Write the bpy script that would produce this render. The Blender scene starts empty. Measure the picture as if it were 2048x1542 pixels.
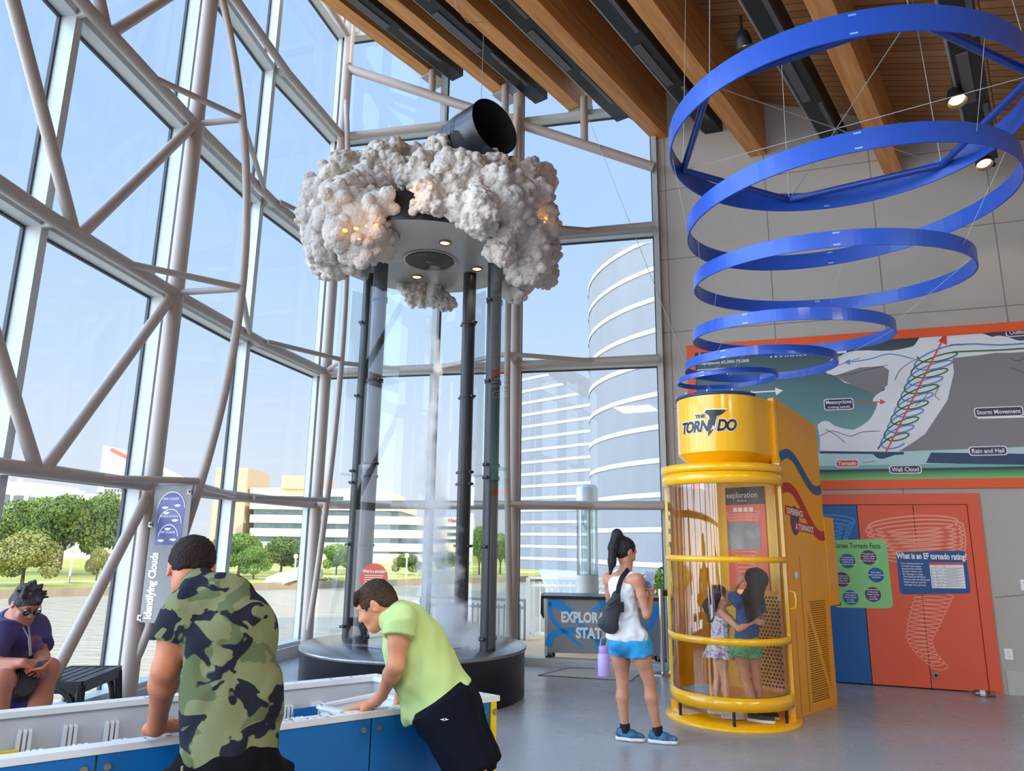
import bpy, bmesh, math, random
import numpy as np
from mathutils import Vector, Matrix

SC = bpy.context.scene
COL = SC.collection
PI = math.pi
random.seed(7)

def srgb(r, g, b):
    f = lambda v: v / 12.92 if v <= 0.04045 else ((v + 0.055) / 1.055) ** 2.4
    return (f(r / 255), f(g / 255), f(b / 255), 1.0)

# ------------------------------------------------------------------ camera
FPX, PITCH, ROLL = 1430.0, math.radians(12.37), math.radians(0.8)
CAM0 = np.array([0.0, 0.0, 1.6])
_F = np.array([0, math.cos(PITCH), math.sin(PITCH)])
_U0 = np.array([0, -math.sin(PITCH), math.cos(PITCH)])
_R0 = np.array([1.0, 0, 0])
_R = _R0 * math.cos(ROLL) + _U0 * math.sin(ROLL)
_U = _U0 * math.cos(ROLL) - _R0 * math.sin(ROLL)
cd = bpy.data.cameras.new('camera')
cd.sensor_fit = 'HORIZONTAL'
cd.sensor_width = 36.0
cd.lens = FPX / 2048 * 36.0
cd.clip_end = 2000
cd.clip_start = 0.05
cam = bpy.data.objects.new('camera', cd)
COL.objects.link(cam)
cam.matrix_world = Matrix(((_R[0], _U[0], -_F[0], 0), (_R[1], _U[1], -_F[1], 0), (_R[2], _U[2], -_F[2], 1.6), (0, 0, 0, 1)))
SC.camera = cam

def _ray(x, y): return _F + _R * (x - 1024) / FPX - _U * (y - 771) / FPX
def at(x, y, Y):
    """the point of the place seen at photo pixel (x, y) at distance Y in front of the camera"""
    r = _ray(x, y); return CAM0 + r * (Y / r[1])
def atz(x, y, z=0.0):
    r = _ray(x, y); return CAM0 + r * ((z - 1.6) / r[2])

# ------------------------------------------------------------------ world, sun, exposure
SC.view_settings.view_transform = 'Standard'
SC.view_settings.look = 'None'
SC.view_settings.gamma = 1.0
SC.view_settings.exposure = 0.0
SC.view_settings.use_curve_mapping = False
cy = SC.cycles
cy.max_bounces = 7; cy.diffuse_bounces = 4; cy.glossy_bounces = 3; cy.transmission_bounces = 4
cy.transparent_max_bounces = 24; cy.volume_bounces = 2
cy.caustics_reflective = False; cy.caustics_refractive = False
cy.sample_clamp_indirect = 6.0

w = bpy.data.worlds.new('sky'); SC.world = w
w.use_nodes = True
nt = w.node_tree; nt.nodes.clear()
def wn(t, **k):
    n = nt.nodes.new(t)
    for a, b in k.items(): setattr(n, a, b)
    return n
tc = wn('ShaderNodeTexCoord'); sep = wn('ShaderNodeSeparateXYZ')
nt.links.new(tc.outputs['Generated'], sep.inputs[0])
ramp = wn('ShaderNodeValToRGB')
nt.links.new(sep.outputs['Z'], ramp.inputs[0])
cr = ramp.color_ramp
cr.elements[0].position = 0.0; cr.elements[0].color = srgb(228, 229, 236)
cr.elements[1].position = 0.10; cr.elements[1].color = srgb(219, 228, 243)
for p, c in ((0.22, (200, 221, 246)), (0.42, (181, 211, 249)), (0.75, (172, 204, 247))):
    e = cr.elements.new(p); e.color = srgb(*c)
# sky strengthened on the unseen west side, added to light the hall
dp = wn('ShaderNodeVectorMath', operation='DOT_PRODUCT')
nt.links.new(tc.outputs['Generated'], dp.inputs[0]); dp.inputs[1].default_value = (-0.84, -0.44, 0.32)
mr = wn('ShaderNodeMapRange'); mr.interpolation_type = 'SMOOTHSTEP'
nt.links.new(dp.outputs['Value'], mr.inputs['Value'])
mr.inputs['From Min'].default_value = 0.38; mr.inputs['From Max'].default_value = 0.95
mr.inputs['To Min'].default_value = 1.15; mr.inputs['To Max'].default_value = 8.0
bg = wn('ShaderNodeBackground'); out = wn('ShaderNodeOutputWorld')
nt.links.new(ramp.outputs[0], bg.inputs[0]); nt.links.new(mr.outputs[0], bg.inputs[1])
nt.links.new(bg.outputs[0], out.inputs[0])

sd = bpy.data.lights.new('sun', 'SUN'); sd.energy = 3.6; sd.angle = 0.01; sd.color = (1.0, 0.93, 0.8)
sun = bpy.data.objects.new('sun', sd); COL.objects.link(sun)
sun.rotation_euler = Vector((0.70, -0.45, 0.56)).to_track_quat('Z', 'Y').to_euler()

# ------------------------------------------------------------------ materials
MATS = {}
def mat(name, col, rough=0.6, metal=0.0, var=0.0, vscale=8.0, bump=0.0, bscale=60.0, spec=0.5, col2=None, coat=0.0,
        emit=None, estr=0.0, stretch=None, detail=4.0):
    if name in MATS: return MATS[name]
    m = bpy.data.materials.new(name); m.use_nodes = True
    n = m.node_tree; b = n.nodes['Principled BSDF']
    c = srgb(*col)
    b.inputs['Base Color'].default_value = c
    b.inputs['Roughness'].default_value = rough
    b.inputs['Metallic'].default_value = metal
    b.inputs['Specular IOR Level'].default_value = spec
    b.inputs['Coat Weight'].default_value = coat
    b.inputs['Coat Roughness'].default_value = 0.08
    if emit:
        b.inputs['Emission Color'].default_value = srgb(*emit); b.inputs['Emission Strength'].default_value = estr
    if var or bump or col2:
        t = n.nodes.new('ShaderNodeTexCoord'); mp = n.nodes.new('ShaderNodeMapping')
        n.links.new(t.outputs['Object'], mp.inputs[0])
        if stretch: mp.inputs['Scale'].default_value = stretch
    if var or col2:
        no = n.nodes.new('ShaderNodeTexNoise'); no.inputs['Scale'].default_value = vscale; no.inputs['Detail'].default_value = detail
        n.links.new(mp.outputs[0], no.inputs['Vector'])
        r = n.nodes.new('ShaderNodeValToRGB'); n.links.new(no.outputs[0], r.inputs[0])
        r.color_ramp.elements[0].position = 0.3; r.color_ramp.elements[1].position = 0.7
        d = srgb(*col2) if col2 else tuple(min(1, v * (1 - var)) for v in c[:3]) + (1,)
        u = c if col2 else tuple(min(1, v * (1 + var)) for v in c[:3]) + (1,)
        r.color_ramp.elements[0].color = d; r.color_ramp.elements[1].color = u
        n.links.new(r.outputs[0], b.inputs['Base Color'])
    if bump:
        no = n.nodes.new('ShaderNodeTexNoise'); no.inputs['Scale'].default_value = bscale; no.inputs['Detail'].default_value = 3
        n.links.new(mp.outputs[0], no.inputs['Vector'])
        bp = n.nodes.new('ShaderNodeBump'); bp.inputs['Strength'].default_value = bump; bp.inputs['Distance'].default_value = 0.02
        n.links.new(no.outputs[0], bp.inputs['Height']); n.links.new(bp.outputs[0], b.inputs['Normal'])
    MATS[name] = m
    return m

def glass_mat(name, tint, refl=0.06, rough=0.02, streak=0.0, fres=0.75):
    """thin clear sheet: passes light straight through, with a fresnel sheen"""
    if name in MATS: return MATS[name]
    m = bpy.data.materials.new(name); m.use_nodes = True
    n = m.node_tree; n.nodes.clear()
    o = n.nodes.new('ShaderNodeOutputMaterial'); mx = n.nodes.new('ShaderNodeMixShader')
    tr = n.nodes.new('ShaderNodeBsdfTransparent'); tr.inputs[0].default_value = srgb(*tint)
    gl = n.nodes.new('ShaderNodeBsdfGlossy'); gl.inputs['Roughness'].default_value = rough
    lw = n.nodes.new('ShaderNodeFresnel'); lw.inputs[0].default_value = 1.35
    mm = n.nodes.new('ShaderNodeMath'); mm.operation = 'MULTIPLY_ADD'
    n.links.new(lw.outputs[0], mm.inputs[0]); mm.inputs[1].default_value = fres; mm.inputs[2].default_value = refl * 0.3
    n.links.new(mm.outputs[0], mx.inputs[0]); n.links.new(tr.outputs[0], mx.inputs[1]); n.links.new(gl.outputs[0], mx.inputs[2])
    last = mx
    if streak:   # pale streaks painted down the sheet in place of reflections
        t = n.nodes.new('ShaderNodeTexCoord'); mp = n.nodes.new('ShaderNodeMapping'); mp.inputs['Scale'].default_value = (14, 14, 0.5)
        n.links.new(t.outputs['Object'], mp.inputs[0])
        no = n.nodes.new('ShaderNodeTexNoise'); no.inputs['Scale'].default_value = 1.6; no.inputs['Detail'].default_value = 5
        n.links.new(mp.outputs[0], no.inputs['Vector'])
        r = n.nodes.new('ShaderNodeMapRange'); n.links.new(no.outputs[0], r.inputs[0])
        r.inputs[1].default_value = 0.45; r.inputs[2].default_value = 0.8; r.inputs[4].default_value = streak
        df = n.nodes.new('ShaderNodeBsdfTranslucent'); df.inputs[0].default_value = (0.85, 0.85, 0.85, 1)
        m2 = n.nodes.new('ShaderNodeMixShader')
        n.links.new(r.outputs[0], m2.inputs[0]); n.links.new(mx.outputs[0], m2.inputs[1]); n.links.new(df.outputs[0], m2.inputs[2])
        last = m2
    n.links.new(last.outputs[0], o.inputs[0])
    MATS[name] = m
    return m

# ------------------------------------------------------------------ mesh builder
def V(*a): return Vector(a[0] if len(a) == 1 else a)
def frame(d):
    d = V(d).normalized()
    u = V(0, 0, 1) if abs(d.z) < 0.95 else V(1, 0, 0)
    a = d.cross(u).normalized(); b = a.cross(d).normalized()
    return d, a, b

class MB:
    def __init__(s): s.v = []; s.f = []; s.sm = []
    def add(s, vs, fs, smooth=False):
        o = len(s.v); s.v += [tuple(v) for v in vs]; s.f += [tuple(i + o for i in f) for f in fs]; s.sm += [smooth] * len(fs)
        return s
    def box(s, c, size, rz=0.0, ax=None):
        """box about centre c; ax = three axes, or a turn rz about z"""
        if ax is None: ax = (V(math.cos(rz), math.sin(rz), 0), V(-math.sin(rz), math.cos(rz), 0), V(0, 0, 1))
        c = V(c); h = [q / 2 for q in size]; vs = []
        for k in (-1, 1):
            for j in (-1, 1):
                for i in (-1, 1): vs.append(c + V(ax[0]) * (i * h[0]) + V(ax[1]) * (j * h[1]) + V(ax[2]) * (k * h[2]))
        return s.add(vs, [(0, 2, 3, 1), (4, 5, 7, 6), (0, 1, 5, 4), (2, 6, 7, 3), (0, 4, 6, 2), (1, 3, 7, 5)])
    def bar(s, a, b, wd, ht, up=(0, 0, 1)):
        """rectangular bar from a to b, wd across, ht along up"""
        a, b = V(a), V(b); d = (b - a); L = d.length; d.normalize()
        x = d.cross(V(up)).normalized(); u = x.cross(d).normalized()
        return s.box((a + b) / 2, (L, wd, ht), ax=(d, x, u))
    def tube(s, pts, r, seg=12, closed=False, caps=True):
        pts = [V(p) for p in pts]; n = len(pts); rs = r if isinstance(r, (list, tuple)) else [r] * n
        vs = []; fs = []; pa = None
        for i, p in enumerate(pts):
            if closed: d = pts[(i + 1) % n] - pts[i - 1]
            else: d = pts[min(i + 1, n - 1)] - pts[max(i - 1, 0)]
            d.normalize()
            if pa is None: _, a, b = frame(d)
            else:
                a = pa - d * pa.dot(d); a.normalize(); b = a.cross(d) * -1
                b = d.cross(a)
            pa = a.copy()
            bb = d.cross(a)
            for k in range(seg):
                t = 2 * PI * k / seg; vs.append(p + (a * math.cos(t) + bb * math.sin(t)) * rs[i])
        m = n if closed else n - 1
        for i in range(m):
            j = (i + 1) % n
            for k in range(seg): fs.append((i * seg + k, i * seg + (k + 1) % seg, j * seg + (k + 1) % seg, j * seg + k))
        s.add(vs, fs, True)
        if caps and not closed:
            s.add([vs[k] for k in range(seg)], [tuple(range(seg))[::-1]]); s.add(vs[-seg:], [tuple(range(seg))])
        return s
    def cyl(s, a, b, r, r2=None, seg=24): return s.tube([a, b], [r, r if r2 is None else r2], seg)
    def lathe(s, prof, c=(0, 0, 0), seg=48, a0=0.0, a1=2 * PI, smooth=True):
        """profile [(r, z)...] turned about a vertical axis at c"""
        full = abs(a1 - a0 - 2 * PI) < 1e-6; m = seg if full else seg + 1; vs = []; fs = []
        for r, z in prof:
            for k in range(m):
                t = a0 + (a1 - a0) * k / seg; vs.append((c[0] + r * math.cos(t), c[1] + r * math.sin(t), c[2] + z))
        for i in range(len(prof) - 1):
            for k in range(seg):
                k2 = (k + 1) % m; fs.append((i * m + k, i * m + k2, (i + 1) * m + k2, (i + 1) * m + k))
        return s.add(vs, fs, smooth)
    def ell(s, c, r, seg=16, rings=10, ax=None):
        ax = ax or (V(1, 0, 0), V(0, 1, 0), V(0, 0, 1)); c = V(c)
        r = (r, r, r) if not isinstance(r, (tuple, list)) else r; vs = []; fs = []
        for i in range(rings + 1):
            p = PI * i / rings
            for k in range(seg):
                t = 2 * PI * k / seg
                vs.append(c + V(ax[0]) * (r[0] * math.sin(p) * math.cos(t)) + V(ax[1]) * (r[1] * math.sin(p) * math.sin(t)) + V(ax[2]) * (r[2] * math.cos(p)))
        for i in range(rings):
            for k in range(seg): fs.append((i * seg + k, (i + 1) * seg + k, (i + 1) * seg + (k + 1) % seg, i * seg + (k + 1) % seg))
        return s.add(vs, fs, True)
    def prism(s, poly, ext):
        """polygon (3-D points) pushed along ext"""
        n = len(poly); a = [V(p) for p in poly]; b = [p + V(ext) for p in a]
        s.add(a + b, [tuple(range(n))[::-1], tuple(range(n, 2 * n))] + [(i, (i + 1) % n, n + (i + 1) % n, n + i) for i in range(n)])
        return s
    def poly(s, pts): return s.add([V(p) for p in pts], [tuple(range(len(pts)))])
    def strip(s, pts, wd, nrm, closed=False):
        """flat stroke of width wd along pts on the plane with normal nrm"""
        pts = [V(p) for p in pts]; n = len(pts); vs = []; fs = []
        for i, p in enumerate(pts):
            d = (pts[(i + 1) % n] - pts[i - 1]) if closed else (pts[min(i + 1, n - 1)] - pts[max(i - 1, 0)])
            q = d.cross(V(nrm)).normalized() * ((wd[i] if isinstance(wd, (list, tuple)) else wd) / 2)
            vs += [p - q, p + q]
        for i in range(n if closed else n - 1):
            j = (i + 1) % n; fs.append((2 * i, 2 * i + 1, 2 * j + 1, 2 * j))
        return s.add(vs, fs)
    def text(s, txt, size, o, x, y, align='CENTER', bold=0.0, ext=0.0, sx=1.0, wrap=None, shear=0.0):
        """lettering with its baseline from o along x, upright along y"""
        cu = bpy.data.curves.new('lettering', 'FONT'); cu.body = txt; cu.size = 1.0; cu.align_x = align; cu.offset = bold; cu.extrude = 0
        cu.resolution_u = 3; cu.space_line = 1.0; cu.shear = shear
        ob = bpy.data.objects.new('lettering', cu); me = bpy.data.meshes.new_from_object(ob)
        o, x, y = V(o), V(x), V(y)
        vs = [v.co.copy() for v in me.vertices]
        fs = [tuple(p.vertices) for p in me.polygons]
        if wrap: vs = [wrap(v.x * size * sx, v.y * size) for v in vs]
        else: vs = [o + x * (v.x * size * sx) + y * (v.y * size) for v in vs]
        s.add(vs, fs)
        bpy.data.objects.remove(ob); bpy.data.curves.remove(cu); bpy.data.meshes.remove(me)
        return s
    def build(s, name, m, parent=None, local=False, bevel=0.0, kind=None, label=None):
        me = bpy.data.meshes.new(name)
        off = V(0, 0, 0) if (parent is None or local) else parent_loc(parent)
        me.from_pydata([V(v) - off for v in s.v], [], s.f)
        me.polygons.foreach_set('use_smooth', s.sm)
        me.materials.append(m)
        o = bpy.data.objects.new(name, me); COL.objects.link(o)
        if parent: o.parent = parent
        if bevel:
            bm = bmesh.new(); bm.from_mesh(me); bmesh.ops.remove_doubles(bm, verts=bm.verts, dist=1e-5)
            bmesh.ops.recalc_face_normals(bm, faces=bm.faces)
            es = [e for e in bm.edges if len(e.link_faces) == 2 and e.calc_face_angle(0) > 0.6]
            bmesh.ops.bevel(bm, geom=es, offset=bevel, segments=2, affect='EDGES', profile=0.7)
            bm.to_mesh(me); bm.free()
        me.validate()
        if kind: o['kind'] = kind
        if label: o['label'] = label
        return o

def parent_loc(p):
    l = V(0, 0, 0)
    while p is not None: l += p.location; p = p.parent
    return l
def thing(name, label, cat, loc, group=None, rz=0.0):
    o = bpy.data.objects.new(name, None); COL.objects.link(o); o.location = V(loc); o.rotation_euler = (0, 0, rz)
    o.empty_display_size = 0.1
    return tag(o, label, cat, group)
def tag(o, label, cat, group=None, kind=None):
    o['label'] = label; o['category'] = cat
    if group: o['group'] = group
    if kind: o['kind'] = kind
    return o
def struct(o): o['kind'] = 'structure'; return o
def copy_tree(o, parent=None):
    kids = [c for c in COL.objects if c.parent == o]
    c = o.copy(); COL.objects.link(c)
    if parent: c.parent = parent
    for k in kids: copy_tree(k, c)
    return c
def arr2mesh(name, verts, faces, m, parent=None, smooth=True, local=False):
    me = bpy.data.meshes.new(name)
    verts = np.asarray(verts, np.float32)
    if parent is not None and not local: verts = verts - np.array(parent_loc(parent), np.float32)
    faces = np.asarray(faces, np.int32); nf, k = faces.shape
    me.vertices.add(len(verts)); me.vertices.foreach_set('co', verts.ravel())
    me.loops.add(nf * k); me.loops.foreach_set('vertex_index', faces.ravel())
    me.polygons.add(nf); me.polygons.foreach_set('loop_start', np.arange(0, nf * k, k, dtype=np.int32))
    me.update(calc_edges=True)
    if smooth: me.polygons.foreach_set('use_smooth', [True] * nf)
    me.materials.append(m)
    o = bpy.data.objects.new(name, me); COL.objects.link(o)
    if parent is not None: o.parent = parent
    return o

# ------------------------------------------------------------------ organic shapes: blended solids meshed into one skin
class Blob:
    def __init__(s, lo, hi, h):
        s.lo = np.array(lo, float); s.h = h
        s.n = np.ceil((np.array(hi, float) - s.lo) / h).astype(int) + 1
        s.f = np.full(s.n, 0.5, np.float32)
        s.ax = [s.lo[i] + h * np.arange(s.n[i]) for i in range(3)]
    def _win(s, lo, hi):
        a = np.clip(np.floor((np.array(lo) - s.lo) / s.h).astype(int), 0, s.n); b = np.clip(np.ceil((np.array(hi) - s.lo) / s.h).astype(int) + 1, 0, s.n)
        if (b - a).min() <= 0: return None, None
        sl = tuple(slice(a[i], b[i]) for i in range(3))
        g = np.stack(np.meshgrid(*[s.ax[i][sl[i]] for i in range(3)], indexing='ij'), -1).astype(np.float32)
        return sl, g
    def _mix(s, sl, d, k, op):
        a = s.f[sl]
        if op == 'u':
            if k > 0:
                t = np.clip(0.5 + 0.5 * (a - d) / k, 0, 1); s.f[sl] = a * (1 - t) + d * t - k * t * (1 - t)
            else: s.f[sl] = np.minimum(a, d)
        elif op == 's':
            d = -d
            if k > 0:
                t = np.clip(0.5 - 0.5 * (a - d) / k, 0, 1); s.f[sl] = a * (1 - t) + d * t + k * t * (1 - t)
            else: s.f[sl] = np.maximum(a, d)
    def cap(s, a, b, ra, rb=None, k=0.02, op='u', flat=None, fax=None):
        """tapered capsule; flat < 1 squashes it along fax"""
        a = np.array(a, float); b = np.array(b, float); rb = ra if rb is None else rb
        pad = max(ra, rb) + max(0.03, k * 1.5)
        sl, g = s._win(np.minimum(a, b) - pad, np.maximum(a, b) + pad)
        if sl is None: return s
        p = g - a; ba = b - a
        if flat:
            fx = np.array(fax, float); fx = fx / np.linalg.norm(fx); q = 1 / flat - 1
            p = p + (p @ fx)[..., None] * fx * q; ba = ba + (ba @ fx) * fx * q
        t = np.clip((p @ ba) / max(ba @ ba, 1e-9), 0, 1)
        d = np.linalg.norm(p - t[..., None] * ba, axis=-1) - (ra + (rb - ra) * t)
        if flat: d = d * (0.5 + 0.5 * flat)
        s._mix(sl, d.astype(np.float32), k, op); return s
    def cone(s, a, b, ra, rb=None, k=0.02, op='u', flat=None, fax=None):
        """tapered solid with flat ends (sleeves, trouser legs)"""
        a = np.array(a, float); b = np.array(b, float); rb = ra if rb is None else rb
        pad = max(ra, rb) + max(0.03, k * 1.5)
        sl, g = s._win(np.minimum(a, b) - pad, np.maximum(a, b) + pad)
        if sl is None: return s
        p = g - a; ba = b - a; L = np.linalg.norm(ba); t = (p @ ba) / (L * L)
        q = p - t[..., None] * ba
        if flat: fx = np.array(fax, float); fx = fx / np.linalg.norm(fx); q = q + (q @ fx)[..., None] * fx * (1 / flat - 1)
        d = np.maximum(np.linalg.norm(q, axis=-1) - (ra + (rb - ra) * np.clip(t, 0, 1)), np.maximum(-t, t - 1) * L)
        s._mix(sl, d.astype(np.float32), k, op); return s
    def ell(s, c, r, k=0.02, op='u', ax=None):
        c = np.array(c, float); r = np.array([r] * 3 if np.isscalar(r) else r, float)
        pad = r.max() + max(0.03, k * 1.5)
        sl, g = s._win(c - pad, c + pad)
        if sl is None: return s
        p = g - c
        if ax is not None: p = p @ np.array([np.array(q, float) for q in ax]).T
        k0 = np.linalg.norm(p / r, axis=-1); k1 = np.linalg.norm(p / (r * r), axis=-1) + 1e-6
        s._mix(sl, (k0 * (k0 - 1) / k1).astype(np.float32), k, op); return s
    def half(s, p, n, k=0.0):
        """cut away everything on the side n of the point p"""
        n = np.array(n, float); n = n / np.linalg.norm(n)
        g = np.stack(np.meshgrid(*s.ax, indexing='ij'), -1).astype(np.float32)
        d = ((g - np.array(p)) @ n).astype(np.float32); s.f = np.maximum(s.f, d); return s
    def ripple(s, amp, freq, n=7, seed=1, dirs=None, band=0.03):
        """folds and tufts: a sum of waves added near the surface"""
        rng = np.random.RandomState(seed); m = np.abs(s.f) < band; idx = np.argwhere(m)
        if len(idx) == 0: return s
        P = idx * s.h + s.lo; acc = np.zeros(len(P))
        for i in range(n):
            d = rng.normal(size=3) if dirs is None else np.array(dirs[i % len(dirs)]) + rng.normal(size=3) * 0.25
            d = d / np.linalg.norm(d) * freq * rng.uniform(0.6, 1.6); acc += np.sin(P @ d + rng.uniform(0, 6.28) + 1.5 * np.sin(P @ rng.normal(size=3) * freq * 0.5))
        s.f[m] += (acc * amp / math.sqrt(n)).astype(np.float32); return s
    def mesh(s):
        f = s.f; f[0] = f[-1] = 0.5; f[:, 0] = f[:, -1] = 0.5; f[:, :, 0] = f[:, :, -1] = 0.5
        b = f < 0
        cnt = np.zeros(s.n - 1, np.uint8); sh = [(i, j, k) for i in (0, 1) for j in (0, 1) for k in (0, 1)]
        N = s.n - 1
        for i, j, k in sh: cnt += b[i:i + N[0], j:j + N[1], k:k + N[2]]
        cells = np.argwhere((cnt > 0) & (cnt < 8))
        vals = [f[cells[:, 0] + i, cells[:, 1] + j, cells[:, 2] + k] for i, j, k in sh]
        acc = np.zeros((len(cells), 3)); c = np.zeros(len(cells))
        for p in range(8):
            for q in range(p + 1, 8):
                d = np.array(sh[q]) - np.array(sh[p])
                if np.abs(d).sum() != 1: continue
                x = (vals[p] < 0) != (vals[q] < 0)
                t = vals[p] / (vals[p] - vals[q] + (~x) * 1e9 + 1e-12)
                acc[x] += np.array(sh[p]) + t[x, None] * d; c[x] += 1
        verts = s.lo + s.h * (cells + acc / c[:, None])
        ids = np.full(N, -1, np.int32); ids[tuple(cells.T)] = np.arange(len(cells))
        quads = []
        for a in range(3):
            u, v = (a + 1) % 3, (a + 2) % 3
            s0 = [slice(None)] * 3; s1 = [slice(None)] * 3; s0[a] = slice(0, -1); s1[a] = slice(1, None)
            e = np.argwhere(b[tuple(s0)] != b[tuple(s1)])
            e = e[(e[:, u] > 0) & (e[:, v] > 0) & (e[:, u] < N[u]) & (e[:, v] < N[v])]
            def cid(du, dv):
                q = e.copy(); q[:, u] -= du; q[:, v] -= dv; return ids[tuple(q.T)]
            Q = np.stack([cid(1, 1), cid(0, 1), cid(0, 0), cid(1, 0)], 1)
            flip = ~b[tuple(e.T)]
            Q[flip] = Q[flip][:, ::-1]; quads.append(Q)
        Q = np.concatenate(quads); Q = Q[(Q >= 0).all(1)]
        return verts, Q
    def build(s, name, m, parent=None, smooth_it=0):
        v, q = s.mesh()
        for _ in range(smooth_it):
            acc = np.zeros_like(v); c = np.zeros(len(v))
            for i in range(4):
                for j in ((i + 1) % 4, (i + 3) % 4):
                    np.add.at(acc, q[:, i], v[q[:, j]]); np.add.at(c, q[:, i], 1)
            v = v * 0.5 + 0.5 * acc / np.maximum(c, 1)[:, None]
        return arr2mesh(name, v, q, m, parent)
# ================================================================== THE ROOM
def ray_plane(x, y, p, n):
    r = _ray(x, y); n = np.array(n, float); return CAM0 + r * (np.dot(np.array(p) - CAM0, n) / np.dot(r, n))
WO = np.array([2.0972, 9.8216, 0.0]); WD = np.array([0.9457, -0.3251, 0.0]); WN = np.array([-0.3251, -0.9457, 0.0])   # right wall: corner, along, towards the room
def W(x, y, off=0.0):
    """photo pixel -> point on the right wall, off metres in front of it"""
    return ray_plane(x, y, WO + WN * off, WN)

# ---- polished concrete floor
m = mat('polished_concrete', (150, 152, 156), rough=0.22, var=0.07, vscale=0.9, detail=10)
n = m.node_tree; b = n.nodes['Principled BSDF']
t = n.nodes.new('ShaderNodeTexCoord'); no = n.nodes.new('ShaderNodeTexNoise'); no.inputs['Scale'].default_value = 1.4; no.inputs['Detail'].default_value = 12; no.inputs['Roughness'].default_value = 0.6
n.links.new(t.outputs['Object'], no.inputs['Vector'])
r_ = n.nodes.new('ShaderNodeMapRange'); n.links.new(no.outputs[0], r_.inputs[0])
r_.inputs[1].default_value = 0.25; r_.inputs[2].default_value = 0.75; r_.inputs[3].default_value = 0.20; r_.inputs[4].default_value = 0.36
n.links.new(r_.outputs[0], b.inputs['Roughness'])
NODES = {'M0': (-3.953, 5.476), 'M1': (-3.775, 7.207), 'Mm': (-3.533, 9.006), 'M2': (-3.033, 10.918), 'Mb': (-1.173, 10.515),
         'M3': (0.079, 10.286), 'K': (2.098, 9.822), 'L1': (-4.02, 3.75), 'L2': (-4.02, 2.0), 'L3': (-4.02, 0.2), 'L4': (-4.02, -1.6), 'L5': (-4.02, -3.4), 'L6': (-4.02, -6.0)}
XR, YB = 9.2, -6.0
fl = [NODES[k] for k in ('L6', 'L1', 'M0', 'M1', 'Mm', 'M2', 'Mb', 'M3', 'K')] + [(XR, 9.822 - (XR - 2.098) * 0.3438), (XR, YB)]
struct(MB().prism([(x, y, -0.12) for x, y in fl], (0, 0, 0.12)).build('floor', m))
mc = mat('concrete_curb', (176, 178, 180), rough=0.6, var=0.06, vscale=6)
WALL = mat('painted_wall', (178, 172, 163), rough=0.75, var=0.02, vscale=3)

# ---- right wall (panelled), side and back walls of the hall
def wslab(u0, u1, z0, z1, th=0.3): return [tuple(WO + WD * u + np.array([0, 0, z])) for u, z in ((u0, z0), (u1, z0), (u1, z1), (u0, z1))]
UR = (XR - 2.098) / 0.9457
wr = MB(); wr.prism(wslab(0, UR, -0.1, 10.4), tuple(-WN * 0.3))
wr = struct(wr.build('wall_right', WALL))
seam = MB()
gm = mat('panel_seam', (128, 123, 116), rough=0.9)
def seam_line(p, q, wd=0.012):
    seam.strip([p, q], wd, WN)
for z in (2.36, 3.45, 4.55, 5.65, 6.75): seam_line(WO + WD * 0.16 + WN * 0.002 + [0, 0, z], WO + WD * 1.6 + WN * 0.002 + [0, 0, z]) if z < 4.4 else seam_line(WO + WD * 0.0 + WN * 0.002 + [0, 0, z], WO + WD * UR + WN * 0.002 + [0, 0, z])
for u in (0.16, 1.55, 2.9, 4.25, 5.6): seam_line(WO + WD * u + WN * 0.002 + [0, 0, 0.02], WO + WD * u + WN * 0.002 + [0, 0, 9])
seam_line(W(1990, 1195, .002), W(2048, 1190, .002)); 
struct(seam.build('panel_seams', gm, wr))
bb = MB(); bb.bar(WO + WD * 3.75 + WN * 0.01 + [0, 0, 0.13], WO + WD * UR + WN * 0.01 + [0, 0, 0.13], 0.02, 0.26)
struct(bb.build('baseboard_right', mat('base_strip', (186, 181, 174), rough=0.6)))
struct(MB().box((XR + 0.15, (YB + 7.4) / 2, 3.9), (0.3, 7.4 - YB + 0.4, 8.2)).build('wall_side', WALL))
struct(MB().box(((XR - 4.0) / 2, YB - 0.15, 5.0), (XR + 4.6, 0.3, 10.4)).build('wall_back', WALL))

# ---- sloping timber ceiling deck: falls towards the right
BN = np.array([0.8, -0.6, 0.0]); BD = np.array([0.6, 0.8, 0.0])      # across / along the beams
def deck_z(s): return max(7.84 - 0.40 * (s + 2.48), 5.75)
def dz(x, y): return deck_z(0.8 * x - 0.6 * y)
m = mat('deck_boards', (176, 128, 84), rough=0.65)
n = m.node_tree; b = n.nodes['Principled BSDF']
t = n.nodes.new('ShaderNodeTexCoord'); mp = n.nodes.new('ShaderNodeMapping'); mp.inputs['Rotation'].default_value = (0, 0, math.radians(53.13))
mp.vector_type = 'TEXTURE'
n.links.new(t.outputs['Object'], mp.inputs[0])
bk = n.nodes.new('ShaderNodeTexBrick'); n.links.new(mp.outputs[0], bk.inputs[0])
bk.inputs['Color1'].default_value = srgb(184, 134, 88); bk.inputs['Color2'].default_value = srgb(160, 112, 70); bk.inputs['Mortar'].default_value = srgb(78, 50, 30)
bk.inputs['Scale'].default_value = 1.0; bk.inputs['Mortar Size'].default_value = 0.006; bk.inputs['Brick Width'].default_value = 0.13; bk.inputs['Row Height'].default_value = 3.5
n.links.new(bk.outputs[0], b.inputs['Base Color'])
def clip_s(a, c, s):   # point where the plan edge a-c crosses s
    sa = 0.8 * a[0] - 0.6 * a[1]; sc = 0.8 * c[0] - 0.6 * c[1]; k = (s - sa) / (sc - sa); return (a[0] + (c[0] - a[0]) * k, a[1] + (c[1] - a[1]) * k)
pl = [(-1.55, 10.62), (0.079, 10.3), (2.098, 9.83), (XR, 7.38), (XR, YB), (-3.9, YB), (-3.9, 7.45)]
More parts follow.
